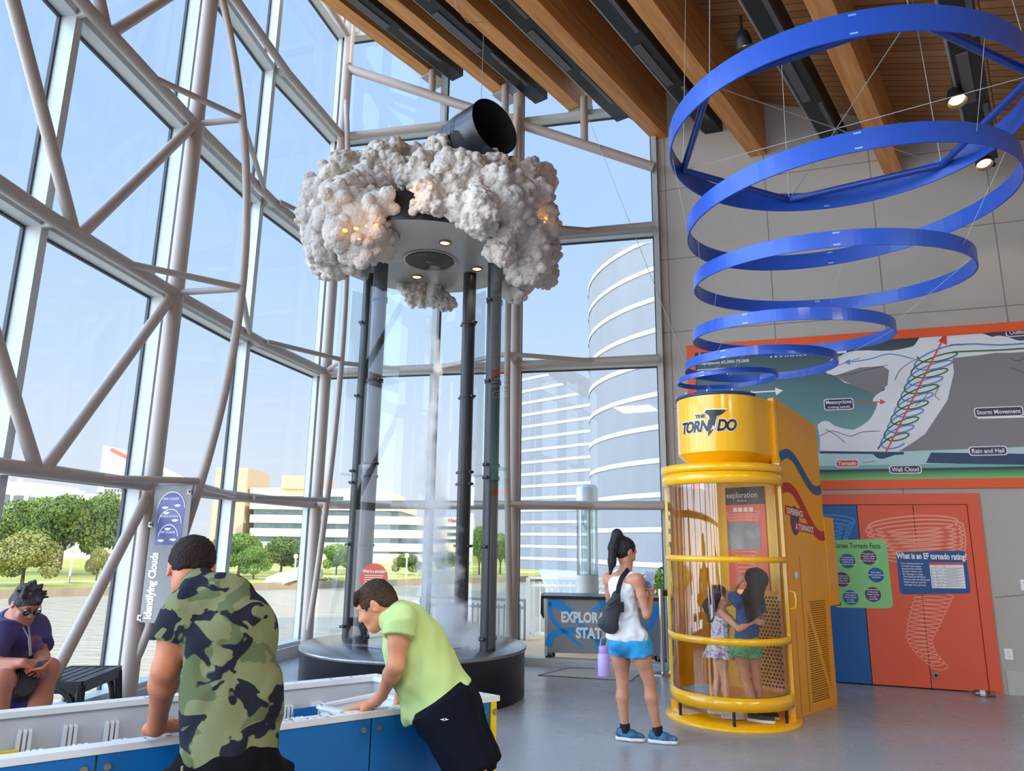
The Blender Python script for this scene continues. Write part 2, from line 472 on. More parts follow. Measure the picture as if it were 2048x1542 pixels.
sk = (7.84 - 5.75) / 0.40 - 2.48
p34 = clip_s(pl[3], pl[2], sk) if False else None
hi = [pl[0], pl[1], pl[2], clip_s(pl[2], pl[3], sk), clip_s(pl[5], pl[4], sk), pl[5], pl[6]]
lo_ = [hi[3], pl[3], pl[4], hi[4]]
ce = MB()
ce.prism([(x, y, dz(x, y)) for x, y in hi], (0, 0, 0.25)); ce.prism([(x, y, 5.75) for x, y in lo_], (0, 0, 0.25))
struct(ce.build('ceiling', m))

SN = np.array([0.32, -0.24, 1.0]); SP = np.array([0, 0, 6.108])      # the slope the beam undersides step down
def under(x, y, dz_=0.0): return ray_plane(x, y, SP + np.array([0, 0, dz_]), SN)
# ---- glulam beams along BD, stepping down to the right
mw = mat('glulam', (214, 150, 88), rough=0.55)
n = mw.node_tree; b = n.nodes['Principled BSDF']
t = n.nodes.new('ShaderNodeTexCoord'); mp = n.nodes.new('ShaderNodeMapping'); mp.inputs['Scale'].default_value = (0.6, 9, 9)
n.links.new(t.outputs['Object'], mp.inputs[0])
no = n.nodes.new('ShaderNodeTexNoise'); no.inputs['Scale'].default_value = 1.5; no.inputs['Detail'].default_value = 6; n.links.new(mp.outputs[0], no.inputs['Vector'])
mp2 = n.nodes.new('ShaderNodeMapping'); n.links.new(t.outputs['Object'], mp2.inputs[0])
wv = n.nodes.new('ShaderNodeTexWave'); wv.bands_direction = 'Z'; wv.inputs['Scale'].default_value = 3.6; wv.inputs['Distortion'].default_value = 0.15; n.links.new(mp2.outputs[0], wv.inputs[0])
ad = n.nodes.new('ShaderNodeMath'); ad.operation = 'MULTIPLY_ADD'; n.links.new(wv.outputs[1], ad.inputs[0]); ad.inputs[1].default_value = 0.12; n.links.new(no.outputs[0], ad.inputs[2])
r_ = n.nodes.new('ShaderNodeValToRGB'); n.links.new(ad.outputs[0], r_.inputs[0])
r_.color_ramp.elements[0].position = 0.32; r_.color_ramp.elements[0].color = srgb(196, 124, 62)
r_.color_ramp.elements[1].position = 0.75; r_.color_ramp.elements[1].color = srgb(232, 172, 104)
n.links.new(r_.outputs[0], b.inputs['Base Color'])
STEEL = mat('taupe_steel_paint', (168, 156, 147), rough=0.42, spec=0.4)
bracket = mat('grey_bracket', (176, 172, 166), rough=0.5)
beam_px = [(((851, 148), (893, 165)), -7.36, 'outermost glulam roof beam, along the open glazed side'),
           (((1005, 190), (1035, 200)), -6.29, 'second glulam roof beam in from the glass, ending above the black duct'),
           (((1150, 222), (1185, 235)), -5.26, 'third glulam roof beam in from the glass, ending on a stub post'),
           (((1300, 262), (1338, 278)), -4.01, 'glulam roof beam ending at the corner where glass meets wall'),
           (((1500, 285), (1536, 312)), -2.69, 'glulam roof beam seen inside the top blue ring, left one of two'),
           (((1780, 330), (1806, 343)), -1.08, 'glulam roof beam seen inside the top blue ring, right one of two')]
BEAM_BOT = []
for i, ((a, c), s, lab) in enumerate(beam_px):
    P = ray_plane(c[0], c[1], BN * s, BN)             # lower corner of the end, on the side facing the room
    zb = P[2]; top = deck_z(s - 0.11); tau = float(P[:2] @ BD[:2])
    x_end = P[0]; back = min(16.0, (x_end + 3.75) / 0.6) if s < -1 else 12
    BEAM_BOT.append((s, zb, tau))
    rz = math.atan2(BD[1], BD[0])
    root = thing('glulam_beam', lab, 'roof beam', tuple(BN * (s - 0.11) + BD * tau + np.array([0, 0, zb])), 'glulam roof beams', rz)
    q = MB(); q.box((-back / 2, 0, (top - zb) / 2), (back, 0.22, top - zb))
    q.build('timber', mw, root, local=True, bevel=0.006)
    if i < 3:
        q = MB(); q.box((-0.18, 0, -0.012), (0.38, 0.26, 0.024)); q.box((-0.18, 0.12, 0.10), (0.34, 0.012, 0.2)); q.box((-0.18, -0.12, 0.10), (0.34, 0.012, 0.2))
        q.build('steel_shoe', bracket, root, local=True)

# ---- black lighting channels hung between the beams
mk = mat('black_channel', (26, 28, 32), rough=0.5); mk2 = mat('dull_grey_channel', (84, 86, 90), rough=0.45); mcd = mat('conduit', (150, 148, 144), rough=0.4, metal=0.5)
chan = [((921, 156), -6.85, 'black lighting channel nearest the glazed side, short one'), ((1089, 202), -5.8, 'black lighting channel ending just right of the black duct'),
        ((1254, 238), -4.65, 'black lighting channel whose end has a dangling cable, near the glass corner'), ((1440, 270), -3.35, 'black lighting channel ending inside the blue rings at far left'),
        ((1690, 306), -1.9, 'black lighting channel crossing the middle of the top blue ring'), ((1985, 320), -0.2, 'black lighting channel with two lit lamps, far right')]
for i, (p, s, lab) in enumerate(chan):
    P = under(p[0], p[1], 0.12); tau = float(P[:2] @ BD[:2]); zb = P[2]
    back = min(14.0, (P[0] + 3.05) / 0.6)
    root = thing('lighting_channel', lab, 'lighting channel', (P[0], P[1], zb), 'black lighting channels', math.atan2(BD[1], BD[0]))
    q = MB(); q.box((-back / 2, 0.06, 0.16), (back, 0.24, 0.30)); q.build('housing', mk, root, local=True, bevel=0.01)
    q = MB()
    x = -0.5
    while x > -back + 1.5:
        q.box((x - 0.45, -0.02, 0.0), (0.9, 0.05, 0.03)); q.box((x - 1.5, 0.10, 0.003), (0.95, 0.10, 0.02)); x -= 2.2
    q.build('lamp_slot', mk2, root, local=True)
    q = MB(); q.tube([(-back, 0.20, 0.06), (-0.1, 0.20, 0.06)], 0.022, 8); q.build('conduit', mcd, root, local=True)
    if i == 2:
        q = MB(); q.tube([(-0.05, 0, 0.05), (0.15, -0.1, -0.02), (0.4, -0.25, 0.0), (0.6, -0.3, 0.1)], 0.012, 6); q.build('cable', mk, root, local=True)
    if i > 2:
        q = MB()
        for yy in (0.0, 0.12): q.tube([(-0.02, yy, 0.1), (0.10, yy, 0.04), (0.2, yy, 0.04)], 0.02, 8); q.ell((0.22, yy, 0.04), 0.03, 8, 6)
        q.build('pipe_stub', mk, root, local=True)
# hanger clamps reach the deck
pm = mat('painted_pipe', (128, 112, 96), rough=0.5)
for i, (x0, y0, s, lab) in enumerate(((1436, 215, -3.35 + 0.42, 'brown painted pipe under the deck beside the corner beam'), (1678, 243, -1.9 + 0.4, 'brown painted pipe under the deck over the middle of the top ring'))):
    P = under(x0, y0, 0.5); q = MB(); q.tube([P, P - BD * 10], 0.04, 10); tag(q.build('ceiling_pipe', pm), lab, 'pipe')

# ---- track spots
def lampshade(px_, s, aim, lab):
    P = under(px_[0], px_[1], s)
    root = thing('track_spotlight', lab, 'spotlight', tuple(P), 'lit spotlights under the ceiling')
    d = V(aim).normalized(); _, a, b_ = frame(d); P = V(P)
    q = MB(); q.tube([P - d * 0.16, P - d * 0.13, P - d * 0.05, P + d * 0.03], [0.03, 0.07, 0.085, 0.09], 20, caps=False); q.tube([P + d * 0.03, P - d * 0.01], [0.09, 0.075], 20, caps=False)
    q.build('can', mk, root)
    q = MB(); q.tube([P - d * 0.02, P - d * 0.012], [0.001, 0.074], 20, caps=False); q.build('lens', mat('lit_lens', (255, 226, 170), emit=(255, 214, 140), estr=6), root)
    q = MB(); q.tube([P - d * 0.1, P - d * 0.1 + V(0, 0, 0.25)], 0.015, 8); q.build('yoke', mk, root)
    L = bpy.data.lights.new('spot_beam', 'SPOT'); L.energy = 15; L.spot_size = 1.0; L.color = (1, 0.86, 0.66); L.shadow_soft_size = 0.06
    o = bpy.data.objects.new('spot_beam', L); COL.objects.link(o); o.parent = root; o.location = d * 0.06; o.rotation_euler = (-d).to_track_quat('Z', 'Y').to_euler()
lampshade((1488, 90), 0.0, (0.3, 0.3, -1), 'lit amber spotlight hanging left, just outside the top blue ring')
lampshade((1914, 200), -0.05, (-0.1, -0.35, -1), 'brightest lit spotlight, seen through the top blue ring')
lampshade((1968, 327), -0.05, (-0.1, -0.4, -1), 'small lit spotlight below the second channel end, between two blue rings')
lampshade((1962, 283), 0.0, (0.4, 0.4, -1), 'half hidden spotlight just above the small lit one')

# ---- fill lamps added out of view behind the camera to brighten the hall
lf = mat('fill_frame', (230, 230, 228), rough=0.5); ld = mat('fill_diffuser', (255, 250, 240), emit=(255, 247, 235), estr=2)
for i, (x, y) in enumerate(((-1.8, -2.6), (1.8, -2.6), (5.4, -2.6), (5.4, 1.6), (1.8, 0.4))):
    z = min(dz(x, y), 7.2) - 0.9
    L = bpy.data.lights.new('fill_lamp', 'AREA'); L.energy = 95; L.size = 1.2; L.color = (1, 0.96, 0.9)
    o = bpy.data.objects.new('fill_lamp', L); COL.objects.link(o); o.location = (x, y, z - 0.03)
    root = thing('fill_fixture', 'square white pendant lamp over the hall behind the photographer', 'lamp', (x, y, z), 'hall lamps')
    MB().box((0, 0, 0.05), (1.3, 1.3, 0.08)).build('frame', lf, root, local=True)
    MB().box((0, 0, 0.0), (1.2, 1.2, 0.02)).build('diffuser', ld, root, local=True)
    MB().cyl((0, 0, 0.09), (0, 0, dz(x, y) - z), 0.015, seg=8).build('hanger', mk, root, local=True)

# ---- glass walls: each bay a window with mullions, transoms, panes
ALU = mat('pale_mullion', (188, 194, 193), rough=0.35); ALUD = mat('dark_gasket', (58, 62, 66), rough=0.6)
PANE = glass_mat('window_glass', (243, 249, 252), refl=0.05)
ROWS = [0.15, 2.128, 4.118, 6.098, 8.14, 10.13]
def window(i, a, c, z0=0.15, rows=ROWS):
    a = np.array(NODES[a] + (0,)); c = np.array(NODES[c] + (0,)); d = (c - a) / np.linalg.norm(c - a); nin = np.array([d[1], -d[0], 0])
    if nin @ (np.array([-0.5, 5, 0]) - a) < 0: nin = -nin
    zs = [z0] + list(rows[1:]); root = bpy.data.objects.new('window_%d' % i, None); COL.objects.link(root); root.location = V(a); root['kind'] = 'structure'
    fr = MB(); gk = MB()
    for P in (a, c):
        fr.box(P + nin * 0.02 + [0, 0, (z0 + zs[-1]) / 2], (0.075, 0.17, zs[-1] - z0), ax=(V(d), V(nin), V(0, 0, 1)))
    for P, sg in ((a, 1), (c, -1)):
        gk.box(P + d * (0.046 * sg) - nin * 0.055 + [0, 0, (z0 + zs[-1]) / 2], (0.018, 0.03, zs[-1] - z0), ax=(V(d), V(nin), V(0, 0, 1)))
    for z in zs:
        fr.box((a + c) / 2 + nin * 0.02 + [0, 0, z], (np.linalg.norm(c - a), 0.17, 0.09), ax=(V(d), V(nin), V(0, 0, 1)))
        gk.box((a + c) / 2 - nin * 0.055 + [0, 0, z - 0.054], (np.linalg.norm(c - a), 0.03, 0.018), ax=(V(d), V(nin), V(0, 0, 1)))
    fr.build('window_frame', ALU, root); gk.build('gasket', ALUD, root)
    for z1, z2 in zip(zs[:-1], zs[1:]):
        MB().poly([a + d * 0.04 - nin * 0.05 + [0, 0, z1], c - d * 0.04 - nin * 0.05 + [0, 0, z1], c - d * 0.04 - nin * 0.05 + [0, 0, z2], a + d * 0.04 - nin * 0.05 + [0, 0, z2]]).build('pane', PANE, root)
bays = [('L6', 'L5'), ('L5', 'L4'), ('L4', 'L3'), ('L3', 'L2'), ('L2', 'L1'), ('L1', 'M0'), ('M0', 'M1'), ('M1', 'Mm'), ('Mm', 'M2'), ('M2', 'Mb'), ('Mb', 'M3'), ('M3', 'K')]
for i, (a, c) in enumerate(bays):
    rows = ROWS + [12.1] if i > 3 and i < 11 else ROWS
    window(i + 1, a, c, z0=0.15 if i < 9 else (0.10 if i < 11 else 0.05), rows=rows)
q = MB()
for a, c in bays[:9]: q.bar(NODES[a] + (0.05,), NODES[c] + (0.05,), 0.34, 0.20)
struct(q.build('trim_1', mc))
q = MB()
for a, c in bays[9:]: q.bar(NODES[a] + (0.02,), NODES[c] + (0.02,), 0.22, 0.10)
struct(q.build('trim_2', mc))

# ---- steel frame inside the glass: columns with bowed trusses
def column(base, inw, ztop, z_lo, z_hi, off, nodes_z, lab, rc=0.085, chord_r=0.043, chord=True):
    b0 = np.array(base, float); inw = np.array(inw, float); inw /= np.linalg.norm(inw)
    root = thing('steel_column', lab, 'column', tuple(b0), 'bow-trussed steel columns')
    MB().tube([b0, b0 + [0, 0, ztop - b0[2]]], rc, 20).build('shaft', STEEL, root)
    if not chord: return lambda z: b0
    def cp(z):
        t = (z - z_lo) / (z_hi - z_lo); return np.array([b0[0], b0[1], z]) + inw * (off * max(0.0, math.sin(PI * min(max(t, 0), 1))) ** 0.9)
    MB().tube([cp(z_lo + (z_hi - z_lo) * k / 40) for k in range(41)], chord_r, 14).build('bow_chord', STEEL, root)
    for z in nodes_z: MB().tube([np.array([b0[0], b0[1], z]), cp(z + 0.03)], 0.034, 12).build('strut', STEEL, root)
    return cp
C1 = (-3.56, 7.16, 0.15); C2 = (-2.86, 10.68, 0.12); C3 = (0.045, 10.05, 0.0)
cp1 = column(C1, (0.995, -0.10, 0), 11.5, 0.35, 8.1, 0.73, (2.10, 4.12, 6.10), 'taupe steel column with bowed truss standing beside the clouds banner')
cp2 = column(C2, (0.53, -0.85, 0), 11.0, 0.2, 8.9, 0.72, (2.10, 4.12, 6.1, 8.12), 'taupe steel column with bowed truss left of the vortex plinth')
cp3 = column(C3, (-0.18, -0.98, 0), 8.5, 0.1, 8.4, 0.62, (2.10, 4.12, 6.1), 'taupe steel column with bowed truss right of the vortex plinth')
# ring tubes, row by row, tied to the mullions; half-way braces out to the bow chords
TK = (2.03, 9.56)
T0 = (-3.74, 5.4); Tz = (-3.80, 1.9)
ring = MB(); brace = MB(); tie = MB()
mids = {}
for z in (2.10, 4.11, 6.09, 8.12):
    pts = [np.array([x, y, z]) for x, y in (Tz, (-3.80, 3.7), T0, C1[:2])]
    ring.tube([pts[0], pts[1], pts[2], pts[3]], 0.058, 14)
    ring.tube([np.array(C1[:2] + (z,)), np.array((-3.27, 9.05, z)), np.array(C2[:2] + (z,))], 0.058, 14)
    if z < 9: ring.tube([np.array(C2[:2] + (z,)), np.array(C3[:2] + (z,))], 0.058, 14)
    if z < 7: ring.tube([np.array(C3[:2] + (z,)), np.array(TK + (z,))], 0.058, 14)
    if z < 8:
        for A, Bc, cp in ((T0, C1, cp1), (C1, C2, cp2)):
            A = np.array(A[:2] + (z,)); Bq = np.array(Bc[:2] + (z,)); brace.tube([A + (Bq - A) * 0.52, cp(z + 0.05)], 0.033, 10)
        Bq = np.array(C1[:2] + (z,)); A = np.array(C2[:2] + (z,))
        brace.tube([Bq + (A - Bq) * 0.40, cp1(z)], 0.033, 10)
        A = np.array(C2[:2] + (z,)); Bq = np.array(C3[:2] + (z,))
        brace.tube([A + (Bq - A) * 0.42, cp2(z)], 0.033, 10); brace.tube([A + (Bq - A) * 0.6, cp3(z)], 0.033, 10)
        A = np.array(C3[:2] + (z,)); Bq = np.array(TK + (z,)); brace.tube([A + (Bq - A) * 0.58, cp3(z)], 0.033, 10)
    for k, P in (('M0', T0), ('M1', C1), ('Mm', (-3.27, 9.05)), ('M2', C2), ('M3', C3), ('Mb', (-1.15, 10.31))):
        if k == 'M3' and z > 7: continue
        tie.bar(np.array(NODES[k] + (z,)), np.array(P[:2] + (z,)), 0.03, 0.11)
struct(ring.build('trim_3', STEEL)); struct(brace.build('trim_4', STEEL)); struct(tie.build('trim_5', mat('tie_plate', (178, 178, 176), rough=0.5)))
# sloping edge tube carrying the beams, with stub posts
E0, E1 = np.array((-2.86, 10.68, 9.40)), np.array((2.06, 9.66, 7.06))
edge = MB(); edge.tube([E0, E1], 0.075, 14); edge.tube([E0 + [0, 0, 0.6], np.array((-3.27, 9.05, 10.1)), np.array(C1[:2] + (10.9,))], 0.06, 14)
for s, zb, tau in BEAM_BOT[:3]:
    P = BN * (s - 0.11) + BD * (tau - 0.18); k = (P[0] - E0[0]) / (E1[0] - E0[0]); Q = E0 + (E1 - E0) * k
    edge.tube([Q, np.array([Q[0], Q[1], zb - 0.02])], 0.06, 12)
struct(edge.build('trim_6', STEEL))
# raking diagonals in the left bay
diag = MB()
mid2 = (np.array(T0) + (np.array(C1[:2]) - np.array(T0)) * 0.35)
def dg(p, q, r=0.052): diag.tube([np.array(p, float), np.array(q, float)], r, 14)
q1 = np.array(T0 + (0,)); q2 = np.array(C1[:2] + (0,))
def L(k, z): P = q1 + (q2 - q1) * k; return np.array([P[0], P[1], z])
for z0, z1 in ((2.10, 4.11), (4.11, 6.09), (6.09, 8.12)):
    dg(L(0.17, z0), L(0.97, z1 - 0.05)); dg(L(0.13, z0), L(-0.62, z1))
dg(L(0.99, 2.05), L(0.30, 0.15))
struct(diag.build('trim_7', STEEL))
# ================================================================== EXHIBITS
BLACK = mat('black_satin', (30, 32, 36), rough=0.32); PIPE = mat('black_pipe', (34, 36, 40), rough=0.35, var=0.12, vscale=9)
DKDISC = mat('grey_underside', (150, 147, 145), rough=0.28)
ACR = glass_mat('clear_acrylic', (250, 252, 252), refl=0.05, fres=0.3)
WHITE = mat('white_vinyl', (240, 240, 238), rough=0.5)
# ---------------- vortex exhibit
PC = np.array([-1.03, 8.28, 0.0])
vx = thing('vortex_exhibit', 'round black vortex plinth with four tall black pipes under a cotton cloud canopy', 'exhibit', tuple(PC))
PR = 1.22
q = MB(); q.lathe([(0.001, 0), (PR - 0.01, 0), (PR - 0.01, 0.46), (PR, 0.465)], PC, 96); q.build('plinth', mat('plinth_black', (34, 34, 36), rough=0.28, var=0.1, vscale=3), vx)
q = MB(); q.lathe([(PR, 0.465), (PR + 0.006, 0.47), (PR + 0.006, 0.496), (PR, 0.50), (0.001, 0.502)], PC, 96)
q.build('plinth_top', mat('brushed_dark_steel', (140, 142, 146), rough=0.24, metal=0.75, var=0.12, vscale=30, stretch=(1, 8, 1)), vx)
q = MB(); q.lathe([(0.40, 0.502), (0.40, 0.512), (0.385, 0.515), (0.37, 0.512)], PC + [0.02, 0.15, 0], 64); q.lathe([(0.66, 0.503), (0.66, 0.506), (0.65, 0.506)], PC + [0.02, 0.1, 0], 64)
q.build('mist_outlet_ring', mat('outlet_rim', (120, 122, 124), rough=0.3, metal=0.6), vx)
q = MB(); q.lathe([(0.0, 0.506), (0.37, 0.506)], PC + [0.02, 0.15, 0], 64); q.build('mist_outlet', mat('pale_outlet', (196, 198, 200), rough=0.5), vx)
CZ = 4.97; CR = 1.16; CC = PC + np.array([-0.06, 0.0, 0])
POLES = [(-1.545, 7.86), (-1.86, 8.78), (-0.56, 8.70), (-0.215, 7.83)]
bandm = mat('pipe_clamp', (58, 58, 62), rough=0.35, metal=0.6)
for i, (x, y) in enumerate(POLES):
    p = MB().tube([(x, y, 0.5), (x, y, CZ)], 0.083, 24).build('pole', PIPE if i else mat('pipe_reflection_grey', (78, 76, 82), rough=0.3, var=0.25, vscale=4), vx, label=None if i else 'pole greyed to stand in for reflections')  # front-left pole gets a greyer colour in place of its reflections
    for z in (0.62, 1.55, 2.28, 2.42, 3.35, 4.3):
        b = MB(); b.tube([(x, y, z - 0.014), (x, y, z + 0.014)], 0.094, 24)
        dx, dy = PC[0] - x, PC[1] - y; l = math.hypot(dx, dy); tx, ty = -dy / l, dx / l
        b.bar((x - tx * 0.13, y - ty * 0.13, z), (x + tx * 0.13, y + ty * 0.13, z), 0.02, 0.022)
        for sg in (-1, 1): b.cyl((x + sg * tx * 0.125 - dx / l * 0.03, y + sg * ty * 0.125 - dy / l * 0.03, z), (x + sg * tx * 0.125 + dx / l * 0.03, y + sg * ty * 0.125 + dy / l * 0.03, z), 0.016, seg=10)
        b.build('pipe_clamp', bandm, p)
# clear sheets held by the clamps: one by each pole, tall over short
for i, (x, y) in enumerate(POLES):
    dx, dy = x - PC[0], y - PC[1]; l = math.hypot(dx, dy); o = np.array([dx / l, dy / l, 0]); t = np.array([-o[1], o[0], 0])
    if i == 0: t = np.array([0.96, -0.27, 0]); o = np.array([-0.27, -0.96, 0])
    for z0, z1, off in ((0.54, 2.40, 0.125), (2.36, 4.72, 0.10)):
        c0 = np.array([x, y, 0]) + o * off
        w0, w1 = (-0.14, 0.34) if i == 0 else (-0.2, 0.2)
        b = MB(); b.prism([c0 + t * w0 + [0, 0, z0], c0 + t * w1 + [0, 0, z0], c0 + t * w1 + [0, 0, z1], c0 + t * w0 + [0, 0, z1]], tuple(o * 0.006)); b.build('acrylic_sheet', ACR, vx)
# canopy
q = MB(); q.lathe([(0.001, CZ), (CR, CZ)], CC, 96); q.build('canopy_underside', DKDISC, vx)
q = MB(); q.lathe([(CR, CZ), (CR, CZ + 0.34), (0.001, CZ + 0.36)], CC, 96); q.build('canopy_fascia', BLACK, vx)
GC = CC + np.array([0.06, -0.02, CZ])
q = MB(); q.lathe([(0.29, -0.004), (0.335, -0.012), (0.34, -0.004)], GC, 64); q.build('grille_rim', mat('grille_rim', (168, 160, 150), rough=0.4, metal=0.4), vx)
q = MB(); q.lathe([(0.001, -0.003), (0.30, -0.003)], GC, 48); q.build('vent_hole', mat('vent_black', (10, 10, 11), rough=0.9), vx)
q = MB(); 
k = -0.28
while k < 0.29:
    hw = math.sqrt(max(0, 0.295 ** 2 - k * k)); ax_ = V(0.85, 0.53, 0); bx_ = V(-0.53, 0.85, 0); g = V(GC) + V(0, 0, -0.012)
    q.bar(g + ax_ * k - bx_ * hw, g + ax_ * k + bx_ * hw, 0.010, 0.012); q.bar(g + bx_ * k - ax_ * hw, g + bx_ * k + ax_ * hw, 0.006, 0.010); k += 0.028
q.ell(GC + [0, 0, -0.015], (0.05, 0.05, 0.012), 12, 6)
q.build('vent_grille', mat('grille_bars', (92, 88, 84), rough=0.4, metal=0.4), vx)
def seen_on(x, y, z): return atz(x, y, z)
for x, y in ((890, 485), (954, 537), (834, 553)):
    P = seen_on(x, y, CZ); q = MB(); q.lathe([(0.052, -0.002), (0.062, -0.018), (0.072, -0.012), (0.074, 0.0)], P, 24); dl = q.build('downlight', mat('downlight_rim', (120, 84, 44), rough=0.35, metal=0.5), vx)
    q = MB(); q.lathe([(0.001, -0.010), (0.055, -0.006)], P, 24); q.build('downlight_lens', mat('warm_lens', (255, 222, 160), emit=(255, 205, 120), estr=7), dl)
    L_ = bpy.data.lights.new('downlight_beam', 'SPOT'); L_.energy = 70; L_.spot_size = 1.0; L_.color = (1, 0.82, 0.58); L_.shadow_soft_size = 0.05
    o = bpy.data.objects.new('downlight_beam', L_); COL.objects.link(o); o.parent = vx; o.location = V(P) - V(PC) + V(0, 0, -0.04)
# round orange sign on the front sheet
SG = at(748, 1156, 7.62); q = MB(); so = V(-0.16, -0.98, 0).normalized(); sx = V(0.98, -0.16, 0).normalized()
sg = thing('round_sign', 'round orange sign headed What is a tornado, on the clear sheet behind the leaning boy', 'sign', tuple(SG))
q.cyl(V(SG) + so * 0.006, V(SG) - so * 0.0, 0.147, seg=48); q.build('disc', mat('sign_orange', (222, 96, 62), rough=0.45), sg)
q = MB(); o0 = V(SG) + so * 0.009
q.text('What is a tornado?', 0.042, o0 + V(0, 0, 0.054), sx, V(0, 0, 1), bold=0.03, sx=0.76)
for k in range(5): q.strip([o0 + sx * (-0.105 + 0.004 * (k % 2)) + V(0, 0, 0.025 - k * 0.021), o0 + sx * (0.105 - 0.008 * (k % 3)) + V(0, 0, 0.025 - k * 0.021)], 0.006, so)
q.build('lettering', WHITE, sg)

# ---------------- cotton cloud
rng = np.random.RandomState(11)
def px_at(lst, Y): return [at(x, y, Y) for x, y in lst]
seeds = []
def puff(x, y, Y, rpx): P = at(x, y, Y); seeds.append((P, rpx * (Y * 1.04) / FPX))
for x, y, Y, r in ((672, 400, 7.6, 66), (715, 440, 7.35, 78), (660, 470, 7.7, 60), (745, 480, 7.5, 48), (690, 505, 7.9, 52), (660, 525, 8.2, 36), (735, 380, 7.8, 50), (765, 420, 7.4, 42),
                  (640, 440, 8.0, 40), (775, 320, 8.6, 42), (757, 350, 8.5, 48), (805, 345, 8.4, 34), (676, 545, 8.3, 16),
                  (850, 350, 7.5, 50), (880, 310, 7.7, 34), (915, 300, 7.8, 26), (905, 365, 7.3, 56), (865, 400, 7.15, 42), (940, 370, 7.3, 52), (990, 345, 7.5, 38), (1045, 355, 7.7, 36),
                  (925, 420, 7.1, 34), (960, 425, 7.0, 44), (1010, 400, 7.25, 58), (1060, 410, 7.6, 48), (1075, 450, 7.8, 40), (1035, 455, 7.5, 48), (965, 455, 7.15, 24),
                  (1000, 505, 7.4, 30), (1050, 510, 7.8, 52), (1080, 500, 8.1, 36), (1040, 560, 8.1, 40), (1085, 545, 8.4, 30), (1028, 585, 8.3, 20), (1012, 470, 7.3, 26), (1095, 465, 8.1, 22),
                  (835, 588, 9.2, 24), (810, 575, 9.15, 15), (868, 590, 9.25, 22), (893, 604, 9.3, 18), (850, 592, 9.3, 18), (700, 345, 8.4, 40), (860, 330, 8.9, 50), (960, 340, 9.0, 55), (1060, 380, 8.9, 50)):
    puff(x, y, Y, r)
cl = Blob(PC + [-1.75, -1.7, 4.2], PC + [1.75, 1.35, 7.05], 0.0118)
allp = []
for P, r in seeds:
    cl.ell(P, r * 0.84, k=0.03); allp.append((P, r * 0.9))
lvl = allp; 
for rmin, rmax, cnt, dep in ((0.36, 0.56, 24, 0.84), (0.30, 0.5, 13, 0.92)):
    nx = []
    for P, r in lvl:
        for _ in range(cnt):
            d = rng.normal(size=3); d /= np.linalg.norm(d); rr = r * rng.uniform(rmin, rmax)
            if rr < 0.02: continue
            c = P + d * r * dep; nx.append((c, rr))
    for c, rr in nx: cl.ell(c, (rr, rr * rng.uniform(0.8, 1.1), rr * rng.uniform(0.75, 1.05)), k=0.008)
    lvl = nx
cl.ripple(0.005, 170, n=9, seed=3, band=0.02)
mcot = mat('cotton_batting', (220, 212, 198), rough=0.95, spec=0.05, bump=0.5, bscale=38, var=0.0, col2=(188, 180, 174), vscale=2.2)
cot = cl.build('cotton_cloud', mcot, vx)
glow = mat('amber_bulb', (255, 190, 110), emit=(255, 160, 70), estr=4)
for x, y, Y, r in ((670, 408, 7.05, 3.5), (690, 461, 6.86, 7), (712, 457, 6.86, 6), (752, 450, 6.98, 5), (732, 452, 6.9, 3), (803, 342, 7.85, 4), (822, 380, 7.02, 5), (860, 370, 6.92, 6), (832, 400, 6.92, 4), (1090, 438, 7.5, 6), (718, 478, 6.9, 3.5)):
    P = at(x, y, Y + .06); MB().ell(P, (r * 0.0042, r * 0.0034, r * 0.0026), 10, 8).build('bulb', glow, vx)
    L_ = bpy.data.lights.new('bulb_glow', 'POINT'); L_.energy = 0.30; L_.color = (1, 0.5, 0.18); L_.shadow_soft_size = 0.03
    o = bpy.data.objects.new('bulb_glow', L_); COL.objects.link(o); o.parent = vx; o.location = V(at(x, y, Y - 0.06)) - V(PC)
# exhaust duct: an elbow opening towards the hall
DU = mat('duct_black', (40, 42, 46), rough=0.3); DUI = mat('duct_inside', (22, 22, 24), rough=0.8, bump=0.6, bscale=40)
e0 = at(905, 300, 8.05); e1 = at(990, 252, 7.35)
ax_ = (e1 - e0) / np.linalg.norm(e1 - e0)
dn = np.array([0.66, -0.74, 0.10]); dn = dn / np.linalg.norm(dn)
pth = [e0 - ax_ * 0.6 + [-.1, .1, -0.5], e0 - ax_ * 0.3 + [0, 0, -0.15], e0, e0 + ax_ * 0.25, e0 + ax_ * 0.33, e1 - dn * 0.10, e1]
rd = [0.24, 0.27, 0.29, 0.31, 0.32, 0.335, 0.335]
q = MB(); q.tube(pth, rd, 40, caps=False); ring_n = len(q.v)
q.tube([e1, e1 - dn * 0.06], [0.335, 0.32], 40, caps=False)
du = q.build('exhaust_duct', DU, vx)
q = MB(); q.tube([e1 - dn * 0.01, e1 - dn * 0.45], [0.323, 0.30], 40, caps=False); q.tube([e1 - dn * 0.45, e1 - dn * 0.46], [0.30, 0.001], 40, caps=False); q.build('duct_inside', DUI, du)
q = MB()
for k in (0.16, 0.5): 
    P = e0 + (e1 - e0) * k
    for d_ in (0, 0.06): q.tube([P + ax_ * (d_ - .008), P + ax_ * (d_ + 0.008)], 0.336 if k > .3 else .316, 40, caps=False)
q.build('duct_seam', BLACK, du)
WIRE = mat('thin_wire', (190, 190, 186), rough=0.4, metal=0.6)
wp = at(962, 208, 7.7); q = MB()
q.tube([wp, at(968, 45, 7.9)], 0.004, 5); q.build('hanging_wire', WIRE, vx)
tag(MB().tube([at(1178, 240, 9.75), W(1400, 800, 0.02)], 0.004, 5).build('stay_wire', WIRE), 'thin wire running from the third beam end down to the mural', 'wire')
